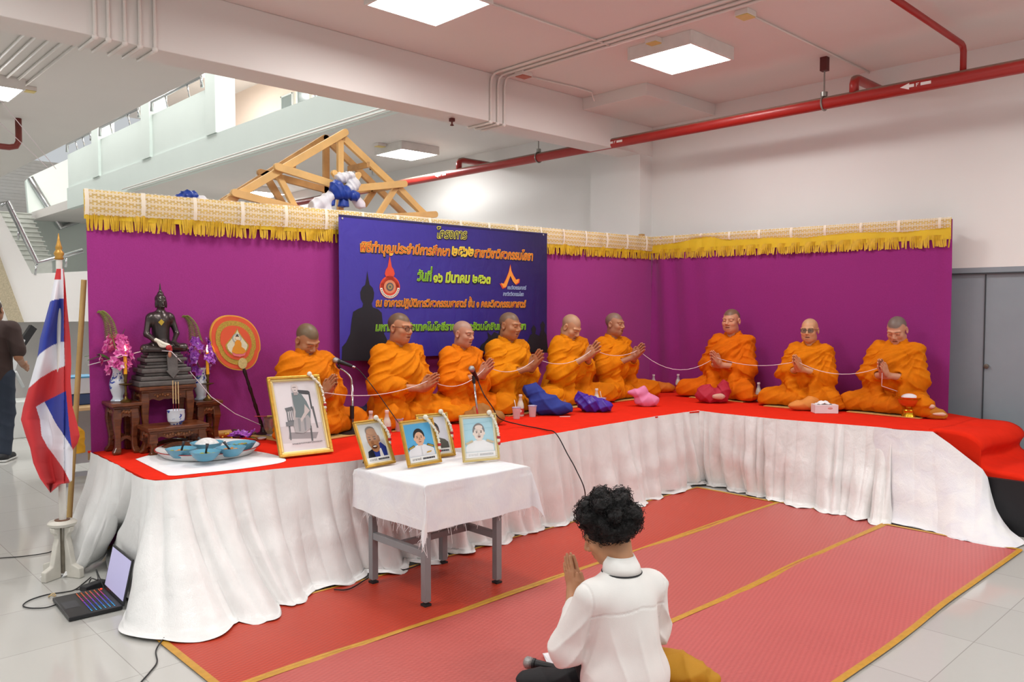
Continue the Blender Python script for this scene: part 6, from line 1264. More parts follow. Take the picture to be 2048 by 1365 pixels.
rs = np.random.RandomState(4); u = 0.22
while u < 0.92: d = rs.uniform(0.02, 0.035); seat.append(('handwriting', [(u, 0.085+rs.uniform(0, 0.01)), (u+d*0.75, 0.09), (u+d*0.7, 0.105), (u, 0.11)], '#6f6a6c')); u += d
picture_frame('large gold-framed black and white photograph of a seated robed figure', (558, 919), (665, 907), (531, 758), S0, seat, (GF, GF2), 0.030, 0.025, garland=(0.30, 0.20, 'jasmine garland with a red flower on the large gold frame'))

# ------------------------------------------------------------------ microphones, bottles, cups
CHR = M('chrome_tube', '#c2c4c6', 0.2, 0.9, var=0.02); BLK2 = M('black_plastic', '#17171a', 0.45); GRL = M('steel_grille', '#a8a8a6', 0.35, 0.8, var=0.2, vs=300, bump=0.6, bs=500)
def mic_body(t, a, b, r=0.024):
    """head at a, tail at b"""
    a = np.array(a); b = np.array(b); d = (b-a)/np.linalg.norm(b-a); L = np.linalg.norm(b-a)
    MB().tube([a-d*0.022, a-d*0.017, a-d*0.008, a+d*0.008, a+d*0.022], [0.004, 0.017, r, r, r*0.86], 16).build('grille', GRL, t, smooth=True)
    MB().tube([a+d*0.022, a+d*0.032, a+d*0.036, a+d*(L*0.98), a+d*L], [r*0.9, r*0.92, r*0.78, 0.0115, 0.010], 14).build('mic_body', BLK2, t, smooth=30)
def cable(name, label, pts, r=0.0035, m=None, n=10):
    P = spline(pts, n); o = np.array(P[0]); t = MB().tube([p-o for p in P], r, 6).build(name, m or M('black_cable', '#161618', 0.5), None, smooth=True); t.location = tuple(o); return tag(t, label, 'cable')
def depth_at(x, y, px, py):
    """the point on pixel (px,py) at the distance of plan position (x,y)"""
    d = np.dot(np.array((x, y, 0)), _F0)-0.0; q = ray(px, py); return _C+q*(d/np.dot(q, _F0))
b0_ = at(706, 868); t = thing('microphone_stand', 'chrome microphone stand at the left, beside the monk in glasses', 'microphone stand', b0_, 0, 'microphone stands'); B = np.array(b0_)
D1 = lambda px, py: depth_at(b0_[0], b0_[1], px, py)-B
MB().lathe([(0.10, 0), (0.10, 0.012), (0.03, 0.022), (0.012, 0.03)], n=24).build('base', BLK2, t, smooth=35)
MB().tube([(0, 0, 0.02), D1(704, 770)], 0.0095, 12).build('pole', CHR, t, smooth=True); MB().tube([D1(704, 838), D1(704, 812)], 0.016, 12).build('clutch', BLK2, t, smooth=30)
MB().tube(spline([D1(704, 772), D1(702, 757), D1(692, 745), D1(680, 737)], 6), 0.007, 10).build('gooseneck', CHR, t, smooth=True)
MB().tube([D1(680, 737), D1(675, 730)], 0.009, 10).build('clip', BLK2, t, smooth=True)
ma, mb_ = depth_at(b0_[0], b0_[1], 671, 721), depth_at(b0_[0], b0_[1], 704, 733); mm = thing('microphone', 'black microphone with a silver grille on the left chrome stand', 'microphone', tuple(ma), 0, 'wired microphones'); mic_body(mm, ma-ma, mb_-ma, 0.022); MB().tube([(mb_-ma), (mb_-ma)*1.2], 0.009, 10).build('plug', CHR, mm, smooth=True)
D1w = lambda px, py: depth_at(b0_[0], b0_[1], px, py)
cable('microphone_cable', 'black cable hanging from the left microphone down to the stage', [mb_+(mb_-ma)*0.2, D1w(722, 745), D1w(750, 780), D1w(775, 815), depth_at(b0_[0]+0.2, b0_[1]-0.35, 800, 850), at(815, 868, S0+0.004)])
b1_ = at(958, 862); t = thing('microphone_stand', 'chrome microphone stand before the elderly monk, second one from the left', 'microphone stand', b1_, 0, 'microphone stands'); B = np.array(b1_); D2 = lambda px, py: depth_at(b1_[0], b1_[1], px, py)-B; D2w = lambda px, py: depth_at(b1_[0], b1_[1], px, py)
MB().lathe([(0.10, 0), (0.10, 0.012), (0.03, 0.022), (0.012, 0.03)], n=24).build('base', BLK2, t, smooth=35); MB().tube([(0, 0, 0.02), D2(948, 765)], 0.008, 12).build('pole', CHR, t, smooth=True); MB().tube([D2(948, 766), D2(947, 752)], 0.013, 12).build('clip', BLK2, t, smooth=30)
ma = D2w(944, 737)-_F0*0.06; mb_ = D2w(955, 762)+_F0*0.05; mm = thing('microphone', 'black microphone pointing at the camera on the second chrome stand', 'microphone', tuple(ma), 0, 'wired microphones'); mic_body(mm, ma-ma, mb_-ma, 0.023)
fr_edge = at(1112, 868, S0+0.006)
cable('microphone_cable', 'long black cable from the second microphone over the stage edge to the floor', [mb_, D2w(968, 790), D2w(985, 815), depth_at(b1_[0]+0.1, b1_[1]-0.05, 1000, 838), at(1040, 850, S0+0.02), at(1090, 860, S0+0.008), (fr_edge[0], fr_edge[1], fr_edge[2]), (*(np.array(fr_edge[:2])+(0.02, -0.10)), S0-0.14), AY(1152, 940, fr_edge[1]-0.16), AY(1170, 985, fr_edge[1]-0.21), (*P2(1166, 1040, 0), 0.012)], 0.0045)
def glassy(name, c, a, rough=0.1): t = NT(name); t.color(c); t.set(Alpha=a, Roughness=rough, Specular_IOR_Level=0.6); return t.m
BGL = glassy('clear_bottle_glass', '#dfe3e0', 0.35); MILK = M('soy_milk', '#e9dfc6', 0.35); CUPM = glassy('translucent_cup', '#e3d8dc', 0.45, 0.25); REDL = M('red_label', '#c23a34', 0.45, var=0.25, vs=60); CAPW = M('bottle_cap', '#e6dcd8', 0.4)
def bottle(px, py, label):
    p = at(px, py); t = thing('milk_bottle', label, 'bottle', p, 0, 'soy milk bottles')
    MB().lathe([(0.026, 0), (0.029, 0.004), (0.029, 0.085), (0.024, 0.11), (0.016, 0.128), (0.004, 0.130)], n=18).build('milk', MILK, t, smooth=40)
    MB().lathe([(0.0265, -0.0005), (0.0305, 0.004), (0.0305, 0.086), (0.0255, 0.111), (0.015, 0.14), (0.0125, 0.155), (0.0125, 0.172)], n=18).build('glass', BGL, t, smooth=40)
    MB().lathe([(0.0145, 0.168), (0.0150, 0.170), (0.0150, 0.183), (0.012, 0.185)], n=16).build('cap', CAPW, t, smooth=40); MB().lathe([(0.0309, 0.018), (0.0311, 0.018), (0.0311, 0.068), (0.0309, 0.068)], n=18, ring=True).build('label_band', REDL, t, smooth=40)
    MB().lathe([(0.0001, 0), (0.011, 0), (0.011, 0.0006), (0.0001, 0.0006)], n=14).xform(Matrix.Translation(Vector((-_F0[0]*0.0313, -_F0[1]*0.0313, 0.048))) @ Matrix.Rotation(YAW-PI/2, 4, 'Z') @ Matrix.Rotation(PI/2, 4, 'X')).build('label_disc', CAPW, t)
def cup(px, py, label, straw=True, lean=0.2):
    p = at(px, py); t = thing('plastic_cup', label, 'cup', p, 0, 'translucent drinking cups')
    MB().lathe([(0.026, 0), (0.027, 0.002), (0.036, 0.092), (0.038, 0.094), (0.036, 0.095), (0.034, 0.092), (0.0255, 0.004), (0.001, 0.003)], n=22).build('cup_wall', CUPM, t, smooth=40)
    MB().lathe([(0.0362, 0.089), (0.0385, 0.09), (0.0385, 0.095), (0.0362, 0.096)], n=22, ring=True).build('cup_rim', M('lilac_rim', '#a9a3cf', 0.4), t, smooth=True)
    if straw: s = thing('straw', 'white straw standing in the '+label, 'straw', (p[0], p[1], p[2]+0.006), 0, 'drinking straws'); MB().tube([_R*0.012, _R*(0.012-lean*0.15)+np.array((0, 0, 0.15))], 0.003, 8).build('straw_tube', CAPW, s, smooth=True)
bottle(742, 874, 'milk bottle half hidden behind the laughing man portrait'); bottle(774, 872, 'milk bottle between two frames, in front of the monk in glasses'); cup(797, 863, 'cup between the two front frames')
bottle(1041, 833, 'milk bottle beside the elderly monk mat, behind a cup'); cup(1033, 838, 'cup nearest the long microphone cable'); bottle(1074, 829, 'milk bottle at the edge of the dark blue bag'); cup(1065, 834, 'cup right of the two milk bottles by the elderly monk', False)
bottle(1193, 818, 'milk bottle with a red label in front of the purple bag'); cup(1204, 817, 'cup beside the red-labelled bottle by the purple bag')
bottle(1307, 783, 'milk bottle peeking over the orange cloth in the corner'); bottle(1356, 782, 'milk bottle left of the monk with the red bag'); cup(1368, 782, 'cup beside the bottle left of the monk with the red bag', False)
bottle(1517, 803, 'milk bottle between the first two monks on the right'); bottle(1662, 806, 'milk bottle behind the white tissue box'); cup(1673, 806, 'cup behind the white tissue box', False)
for px, py, l in ((1130, 834, 'loose white straw lying at the elderly monk mat edge'), (1180, 819, 'loose white straw by the red-labelled bottle')):
    p = at(px, py, S0+0.003); t = thing('straw', l, 'straw', p, 0, 'drinking straws'); MB().tube([-_R*0.045, _R*0.045+_F0*0.01], 0.003, 8).build('straw_tube', CAPW, t, smooth=True)
# tissue box, golden bowl
p = at(1649, 826); t = thing('tissue_box', 'white tissue box with a tissue pulled out, between two monks', 'box', p, -0.80)
MB().bx((-0.10, -0.055, 0), (0.10, 0.055, 0.075)).build('carton', M('white_carton', '#e6e2e4', 0.5), t, bevel=0.003); MB().sphere((0.03, -0.0555, 0.045), (0.022, 0.001, 0.010), 10, 6).build('printed_mark', M('pale_red_print', '#d9a09a', 0.6), t)
G = np.array([[(x, y, 0.074+0.035*math.sin(PI*(i/8))*(1-abs(y)/0.05)+0.006*math.sin(i*2.0+j)) for j, y in enumerate(np.linspace(-0.035, 0.035, 7))] for i, x in enumerate(np.linspace(-0.085, 0.06, 9))]); MB().grid(G).build('tissue', M('tissue_white', '#f0eff0', 0.8), t, smooth=True, fix=False)
p = at(1818, 835); t = thing('pedestal_bowl', 'golden pedestal bowl with an orange lacquered body nearest the steps', 'bowl', p); GD = M('polished_gold', '#d8a828', 0.22, 0.85)
MB().lathe([(0.055, 0), (0.062, 0.006), (0.058, 0.02), (0.05, 0.04), (0.055, 0.06), (0.045, 0.075), (0.03, 0.082), (0.03, 0.09)], n=28).build('pedestal', GD, t, smooth=40); MB().lathe([(0.03, 0.09), (0.06, 0.10), (0.083, 0.125), (0.088, 0.155), (0.075, 0.16)], n=28).build('bowl_body', M('orange_lacquer', '#d8521a', 0.25), t, smooth=40)
MB().lathe([(0.086, 0.152), (0.09, 0.156), (0.106, 0.168), (0.108, 0.174), (0.10, 0.172), (0.082, 0.158)], n=28, ring=True).build('bowl_rim', GD, t, smooth=40)
w_ = thing('thread_ball', 'heap of white cord lying in the golden pedestal bowl', 'thread', (p[0], p[1], p[2]+0.165)); MB().sphere((0, 0, 0), (0.065, 0.065, 0.035), 14, 8).build('cord_heap', M('cotton_cord', '#e3dadf', 0.8, bump=0.5, bs=150), w_, smooth=True)

# ------------------------------------------------------------------ soft things: bags, bundles, sitting mats
def soft(name, label, cat, p, rz, prims, color, seed=1, amp=0.008, h=0.007, fr=30, subs=(), rough=0.75, sc_=1.0, **kw):
    t = thing(name, label, cat, p, rz); A = np.array([np.array(q[0])-np.max(q[1]) for q in prims]); Bm = np.array([np.array(q[0])+np.max(q[1]) for q in prims]); lo = A.min(0)-0.05; hi = Bm.max(0)+0.05; lo[2] = max(lo[2], -0.02)
    f = Field(lo, hi, h)
    for q in prims: f.ell(q[0], q[1], 0.03, Matrix.Rotation(q[2], 3, 'Z') if len(q) > 2 else None)
    V, Q = f.nets(); V = relax(V, Q, 1); N = normals(V, Q); w = nz(V, 9, seed); th = np.arctan2(V[:, 2]-0.1, V[:, 0]+0.05)
    V = V+N*(amp*ridge(V[:, 0]*fr+V[:, 2]*fr*0.8+w*2.5)+amp*0.7*ridge(V[:, 2]*fr*1.3-V[:, 0]*fr*0.5+V[:, 1]*fr*0.5+nz(V, 14, seed+5)*3))[:, None]; V[:, 2] = np.maximum(V[:, 2], 0.001)
    link_mesh('cloth_body', np_mesh('cloth_body', V, Q, M('cloth_'+color.strip('#'), color, rough, var=0.08, **kw)), t)
    for nm, pr2, c2 in subs:
        g = Field(lo, hi, h)
        for q in pr2: g.ell(q[0], q[1], 0.02, Matrix.Rotation(q[2], 3, 'Z') if len(q) > 2 else None)
        V, Q = g.nets(); N = normals(V, Q); V = V+N*(0.004*ridge(V[:, 0]*45+V[:, 1]*30))[:, None]; link_mesh(nm, np_mesh(nm, V, Q, M('cloth_'+c2.strip('#'), c2, 0.8)), t)
    t.scale = (sc_,)*3; return t
RY = YAW-PI/2
soft('cloth_bag', 'dark blue cloth bag slumped in front of the heavy-set monk knee', 'bag', at(1095, 830), RY, [((-0.02, 0, 0.07), (0.10, 0.07, 0.07)), ((0.07, 0, 0.045), (0.10, 0.07, 0.045)), ((-0.10, 0.03, 0.16), (0.065, 0.05, 0.045)), ((-0.06, 0.01, 0.11), (0.05, 0.05, 0.06))], '#1c2f86', 2, 0.010, sc_=1.28)
soft('cloth_bag', 'shiny purple cloth bag in front of the bowing monk', 'bag', at(1186, 824), RY, [((-0.02, 0, 0.06), (0.10, 0.06, 0.06)), ((0.09, -0.01, 0.045), (0.06, 0.05, 0.045)), ((-0.09, 0.01, 0.10), (0.05, 0.04, 0.05))], '#43209a', 3, 0.014, fr=45, rough=0.4, sc_=1.12)
soft('cloth_bag', 'pink knotted cloth bag before the monk in the corner', 'bag', at(1286, 813), RY, [((0.03, 0, 0.05), (0.105, 0.06, 0.055)), ((-0.03, 0, 0.11), (0.06, 0.05, 0.035)), ((-0.085, 0, 0.115), (0.045, 0.03, 0.02)), ((-0.0, 0, 0.135), (0.03, 0.03, 0.03))], '#dd7fa8', 4, 0.007, sc_=1.12)
soft('folded_robe', 'folded orange robe piled behind the pink bag', 'cloth', at(1325, 785), RY, [((0, 0, 0.05), (0.14, 0.07, 0.05)), ((-0.05, 0, 0.075), (0.09, 0.06, 0.035))], '#cf6f0c', 5, 0.009)
soft('cloth_bag', 'red cloth bag on the lap of the first monk along the right backdrop', 'bag', at(1426, 806), RY, [((-0.02, 0, 0.06), (0.13, 0.07, 0.06)), ((0.09, 0, 0.10), (0.05, 0.05, 0.09)), ((-0.06, 0.02, 0.1), (0.06, 0.05, 0.05))], '#b01b36', 6, 0.011, sc_=1.15, subs=[('embroidered_patch', [((0.03, -0.075, 0.06), (0.055, 0.02, 0.025))], '#c9a08c')])
soft('shoulder_bag', 'dull tan shoulder bag on the lap of the elderly monk', 'bag', at(963, 850), RY, [((-0.03, 0, 0.06), (0.11, 0.08, 0.065)), ((0.09, 0, 0.055), (0.09, 0.07, 0.055)), ((0.0, 0.02, 0.11), (0.07, 0.06, 0.05))], '#9a6526', 7, 0.008)
soft('folded_cloth', 'navy folded cloth under the arm of the monk in glasses', 'cloth', at(735, 843), RY, [((0, 0.02, 0.06), (0.12, 0.08, 0.06)), ((0.05, 0.03, 0.10), (0.07, 0.06, 0.06))], '#1a1d3c', 8, 0.008)
soft('cloth_bag', 'flat black bag lying between the bowed monk and the microphone stand', 'bag', at(690, 850), RY, [((0, 0.03, 0.04), (0.12, 0.07, 0.045)), ((-0.06, 0.05, 0.03), (0.08, 0.06, 0.035))], '#161518', 9, 0.006)
soft('cloth_bundle', 'mustard cloth bundle with a pale lining by the curtain end', 'cloth', at(1868, 838), RY, [((0.0, 0, 0.045), (0.08, 0.05, 0.045)), ((-0.03, 0.02, 0.08), (0.05, 0.04, 0.04)), ((0.05, 0, 0.03), (0.06, 0.05, 0.03))], '#bf7a10', 10, 0.008, subs=[('pale_lining', [((0.015, -0.055, 0.045), (0.055, 0.012, 0.014), -0.25), ((-0.04, -0.02, 0.105), (0.035, 0.03, 0.02))], '#d9b9a4')])
soft('folded_cloth', 'peach folded cloth on the lap of the monk in tinted glasses', 'cloth', at(1608, 822), RY, [((0, 0.02, 0.045), (0.13, 0.06, 0.045)), ((0.08, 0.03, 0.08), (0.07, 0.05, 0.04))], '#d98a3c', 11, 0.008)
soft('mustard_cloth', 'mustard yellow folded cloth on the mat at the right of the kneeling person', 'cloth', tuple(P2(1366, 1372, 0.0))+(0.013,), RY, [((0, 0, 0.05), (0.10, 0.09, 0.05)), ((-0.06, 0.05, 0.07), (0.09, 0.07, 0.05)), ((0.08, -0.02, 0.03), (0.07, 0.05, 0.03))], '#b8820f', 12, 0.010, bump=0.2, bs=300)
soft('black_cloth', 'black folded cloth at the bottom edge, left of the kneeling person', 'cloth', tuple(P2(1105, 1376, 0.0))+(0.012,), RY, [((0, 0, 0.03), (0.13, 0.06, 0.03)), ((0.09, 0.01, 0.035), (0.08, 0.06, 0.035)), ((-0.08, 0, 0.025), (0.07, 0.05, 0.025))], '#19181b', 13, 0.006)
STRAW = M('woven_straw', '#b79a5c', 0.7, var=0.2, vs=50, bump=0.5, bs=130)
nmz = {1: 'bowed monk behind the large portrait', 2: 'monk in black-rimmed glasses', 3: 'elderly monk', 4: 'heavy-set monk', 5: 'balding bowing monk', 6: 'monk in the corner', 7: 'monk with the red bag', 8: 'monk in tinted glasses', 9: 'young monk by the golden bowl'}
for k, (t, M4, hc, R, w0, u) in MK.items():
    q = thing('sitting_mat', 'thin woven straw mat under the '+nmz[k], 'mat', (t.location[0], t.location[1], S0), t.rotation_euler[2], 'straw sitting mats'); hw, y0_, y1_ = 0.30, -0.22, 0.34
    MB().bx((-hw, y0_, 0), (hw, y1_, 0.007)).build('weave', STRAW, q, bevel=0.003); MB().bx((-hw-0.006, y1_-0.012, 0), (hw+0.006, y1_+0.006, 0.009)).bx((-hw-0.006, y0_, 0), (-hw+0.008, y1_, 0.009)).bx((hw-0.008, y0_, 0), (hw+0.006, y1_, 0.009)).build('edging', M('mat_edging', '#c98f4a', 0.7), q, bevel=0.003)
# white cord passing through every pair of hands
CORD = M('cotton_cord_thin', '#e6d9dd', 0.7)
def hp(k): t, M4, hc, R, w0, u = MK[k]; return np.array(M4 @ Vector(w0+u*0.075+np.array((0, 0.0, 0.022))))
pts = []; zb = S0+h2
q = [AP(176, 731, (CA[0], CA[1]-0.05, 0), (nA[0], nA[1], 0)), np.array((c2[0]-0.09, c2[1]-0.02, zb+0.235)), np.array((c2[0]+0.0, c2[1]-0.16, zb+0.225)), np.array((c2[0]+0.13, c2[1]-0.05, zb+0.12)), np.array((c4[0], c4[1]-0.11, S0+T4_h+0.03)), AY(470, 828, c4[1]-0.12), np.array((*at(528, 870)[:2], S0+0.06)), np.array((*at(546, 873)[:2], S0+0.145))]
pts += q; bp = AZ(640, 890, S0); gp = np.array((bp[0], bp[1], 0)); gpt = depth_at(gp[0], gp[1]+0.02, 651, 786); pts += [np.array((*at(560, 880)[:2], S0+0.2)), gpt]
chain = [gpt]+[hp(k) for k in range(2, 10)]
drops = [0.06, 0.10, 0.08, 0.09, 0.06, 0.16, 0.06, 0.09]
for (a, b), dr in zip(zip(chain, chain[1:]), drops): pts += sag(a, b, dr, 12)[1:]
e = np.array(at(1812, 830)); pts += [hp(9)+np.array((-0.06, -0.02, -0.16)), e+np.array((-0.02, 0, 0.18)), e+np.array((0.0, 0, 0.185))]
o = np.array(pts[0]); tt = MB().tube([np.array(p)-o for p in pts], 0.0028, 6).build('sacred_cord', CORD, None, smooth=True); tt.location = tuple(o); tag(tt, 'thin white cord running from the statue through all the monks\' hands', 'cord')
# ------------------------------------------------------------------ wooden roof truss and its bows
TIM = M('pale_timber', '#e6ba74', 0.6, var=0.12, vs=7); TIMD = M('stained_timber', '#c0935a', 0.65, var=0.2, vs=9)
YT = 6.25; xap = AY(690, 263, YT)[0]; YTB = float(AX(649, 274, xap)[1])
tr = thing('roof_truss', 'timber roof truss model rising behind the blue banner', 'truss', (float(xap), YT, 0)); TO = np.array((xap, YT, 0))
def member(a, b, y=YT, dy=0.0, h=0.062, m=TIM, nm='truss_member', w=0.03, par=tr):
    A = AY(*a, y)-TO+np.array((0, dy, 0)); Bq = AY(*b, y)-TO+np.array((0, dy, 0)); return MB().bar(A, Bq, w, h, up=(0, 1, 0.001), round_end=True).xform(Matrix.Identity(4)).build(nm, m, par, bevel=0.003)
def mem(a, b, y=YT, dy=0.0, h=0.062, m=TIM, nm='truss_member'):
    A = AY(*a, y)-TO+np.array((0, dy, 0)); Bq = AY(*b, y)-TO+np.array((0, dy, 0)); d = Bq-A; L = np.linalg.norm(d); d /= L; up = np.array((-d[2], 0, d[0])); n = 8; poly = []
    for k in range(n+1): t = -PI/2+PI*k/n; poly.append((L+h/2*math.cos(t)*0.9, h/2*math.sin(t)))
    for k in range(n+1): t = PI/2+PI*k/n; poly.append((h/2*math.cos(t)*0.9, h/2*math.sin(t)))
    return MB().prism(poly, -0.018, 0.018, lambda x, yy, z: tuple(A+d*x+up*z+np.array((0, yy, 0)))).build(nm, m, tr, bevel=0.002)
mem((690, 265), (452, 404), nm='rafter'); mem((688, 272), (866, 440), nm='rafter', dy=0.04); mem((685, 268), (685, 440), nm='king_post', dy=0.04, h=0.055)
mem((549, 335), (690, 379), dy=-0.04, nm='collar'); mem((803, 369), (690, 379), dy=-0.045, nm='collar'); mem((464, 387), (690, 446), dy=-0.04, nm='bottom_chord'); mem((864, 430), (690, 440), dy=-0.045, nm='bottom_chord')
mem((556, 340), (600, 425), dy=0.04, h=0.05, nm='web'); mem((793, 373), (750, 440), dy=-0.0, h=0.05, nm='web'); mem((465, 392), (490, 425), dy=0.04, h=0.05, nm='web'); mem((797, 375), (858, 440), dy=0.0, h=0.055, nm='web'); mem((658, 348), (700, 400), dy=-0.08, h=0.05, nm='web'); mem((706, 352), (676, 400), dy=-0.085, h=0.05, nm='web')
for a, b, nm in (((649, 276), (445, 404), 'rear_rafter'), ((652, 276), (652, 430), 'rear_king_post'), ((650, 276), (820, 440), 'rear_rafter'), ((520, 345), (652, 380), 'rear_collar'), ((770, 376), (652, 385), 'rear_collar'), ((532, 352), (572, 420), 'rear_web'), ((750, 378), (728, 410), 'rear_web')): mem(a, b, YTB, 0.0, 0.058, TIMD, nm)
for (px, py) in ((690, 268), (591, 322), (500, 375), (739, 322), (788, 366)):
    A = AY(px, py, YT)-TO; MB().bar(A+np.array((0, 0.02, -0.03)), A+np.array((0, YTB-YT, -0.03)), 0.03, 0.05).build('purlin', TIMD, tr)
for px in (480, 850, 685):
    x = AY(px, 420, YT)[0]-TO[0]
    for yy in (0, YTB-YT): MB().bx((x-0.025, yy+0.02, 0), (x+0.025, yy+0.07, 2.36)).build('post', TIM, tr)
def puff(name, label, c, lst, scale=1.0):
    t = thing(name, label, 'bow', tuple(c))
    for nm, prims, col, fr in lst:
        lo = np.min([np.array(q[0])-np.max(q[1]) for q in prims], axis=0)-0.04; hi = np.max([np.array(q[0])+np.max(q[1]) for q in prims], axis=0)+0.04; f = Field(lo, hi, 0.008)
        for q in prims:
            if len(q) == 4: f.cap(q[0], q[2], np.max(q[1]), q[3], 0.02)
            else: f.ell(q[0], q[1], 0.012)
        V, Q = f.nets(); V = relax(V, Q, 1); N = normals(V, Q); V = V+N*(0.010*ridge(V[:, 0]*fr+V[:, 2]*fr*0.7+nz(V, 20, 3)*2))[:, None]; link_mesh(nm, np_mesh(nm, V, Q, M('satin_'+col.strip('#'), col, 0.4, var=0.05)), t)
bc = AY(690, 382, YT-0.12); e = lambda px, py, dy=0.0: tuple(AY(px, py, YT-0.12+dy)-bc)
BLUE, WHT = '#1c3f9a', '#e3e3e6'
puff('fabric_bow', 'large blue and white fabric bow tied at the centre of the roof truss', bc, [
    ('white_loop', [(e(683, 356), (0.06, 0.05, 0.045)), (e(698, 352), (0.05, 0.05, 0.035)), (e(706, 368), (0.065, 0.05, 0.06)), (e(702, 376), (0.06, 0.05, 0.04))], WHT, 70),
    ('blue_loop', [(e(674, 376, -0.03), (0.07, 0.05, 0.065)), (e(690, 386, -0.03), (0.06, 0.05, 0.06)), (e(708, 392, -0.03), (0.055, 0.045, 0.045)), (e(676, 386, -0.03), (0.05, 0.05, 0.06))], BLUE, 55),
    ('white_swag', [(e(668, 386), (0.035, 0.03, 0.03), e(640, 408), 0.055), (e(640, 408), (0.055, 0.03, 0.03), e(600, 428), 0.06), (e(655, 400), (0.03,)*3, e(650, 428), 0.07)], WHT, 35),
    ('white_tail', [(e(705, 392), (0.03, 0.03, 0.03), e(722, 412), 0.05), (e(712, 400), (0.035,)*3, e(738, 432), 0.05)], '#e6dfe4', 35),
    ('blue_tail', [(e(685, 396), (0.03,)*3, e(684, 436), 0.06), (e(666, 392), (0.025,)*3, e(660, 432), 0.03), (e(690, 400), (0.03,)*3, e(690, 440), 0.05)], BLUE, 30)])
bc = AY(378, 392, 6.0); puff('fabric_bow', 'small blue and white bow peeking over the lace at the left', bc, [('blue_loop', [((0, 0, 0.0), (0.07, 0.05, 0.04)), ((-0.06, 0, -0.02), (0.04, 0.04, 0.03))], BLUE, 60), ('white_loop', [((0.08, 0, -0.03), (0.05, 0.05, 0.04)), ((0.11, 0, -0.05), (0.04, 0.04, 0.04))], WHT, 60)])
MB().bx((-0.02, 0.02, -float(bc[2])), (0.03, 0.07, -0.02)).build('bow_post', TIM, bpy.data.objects['fabric_bow.001'])

# ------------------------------------------------------------------ flag on its stand
FB = AZ(127, 1152, 0); FB2 = np.array((FB[0], FB[1], 0)); DF = lambda px, py, dd=0.0: AD(px, py, float(np.dot(FB2, _F0))*math.cos(PITCH)+(HC)*math.sin(PITCH)*0+dd)
def DFz(px, py, dd=0.0):
    q = ray(px, py); return _C+q*((np.dot(FB2, _F0)+dd)/np.dot(q, _F0))
fs = thing('flag_stand', 'worn white turned wooden stand holding the flag pole', 'stand', tuple(FB2)); WP = M('worn_white_paint', '#d5d1c6', 0.6, var=0.12, vs=12); zt_f = float(DFz(128, 1042)[2])
MB().lathe([(0.06, zt_f-0.03), (0.075, zt_f-0.026), (0.08, zt_f-0.01), (0.07, zt_f), (0.05, zt_f+0.004)], n=24).build('collar_plate', WP, fs, smooth=35); MB().lathe([(0.04, zt_f+0.002), (0.042, zt_f+0.008), (0.03, zt_f+0.009)], n=20).build('socket_rim', M('rusty_rim', '#6e4a34', 0.7), fs, smooth=35)
MB().lathe([(0.022, 0.02), (0.022, zt_f-0.03)], n=12).build('core_pipe', M('rusty_pipe', '#8a8272', 0.7, var=0.25, vs=20), fs, smooth=40)
for k in range(4):
    a = k*PI/2+0.5; d = np.array((math.cos(a), math.sin(a), 0)); m = MB()
    out = [(0.03, zt_f-0.03), (0.075, zt_f-0.03), (0.07, zt_f-0.06), (0.05, zt_f-0.075), (0.045, zt_f-0.1), (0.06, zt_f-0.14), (0.075, 0.12), (0.085, 0.08), (0.14, 0.06), (0.14, 0.0), (0.03, 0.0)]
    pr = np.array((-d[1], d[0], 0)); m.prism(out, -0.018, 0.018, lambda x, y, z: tuple(d*x+pr*y+np.array((0, 0, z)))); m.build('foot_bracket', WP, fs, bevel=0.006)
fp = thing('flag_pole', 'white flag pole with a turned golden finial at the left', 'pole', (FB2[0], FB2[1], 0.03)); ztop = float(DFz(122, 520)[2]); off = DFz(122, 520)-DFz(128, 1030); off = np.array((off[0], off[1], 0))
pb_, pt_ = np.array((0, 0, 0.0)), np.array((off[0], off[1], ztop-0.03)); MB().tube([pb_, pt_], [0.021, 0.017], 16).build('shaft', M('white_pole', '#dcd8d0', 0.45, var=0.06), fp, smooth=40)
MB().lathe([(0.018, 0), (0.026, 0.008), (0.02, 0.018), (0.028, 0.035), (0.022, 0.05), (0.015, 0.058), (0.020, 0.068), (0.014, 0.085), (0.007, 0.115), (0.002, 0.155)], tuple(pt_), n=18).build('finial', M('old_gold_paint', '#b98a3c', 0.4, 0.4), fp, smooth=True)
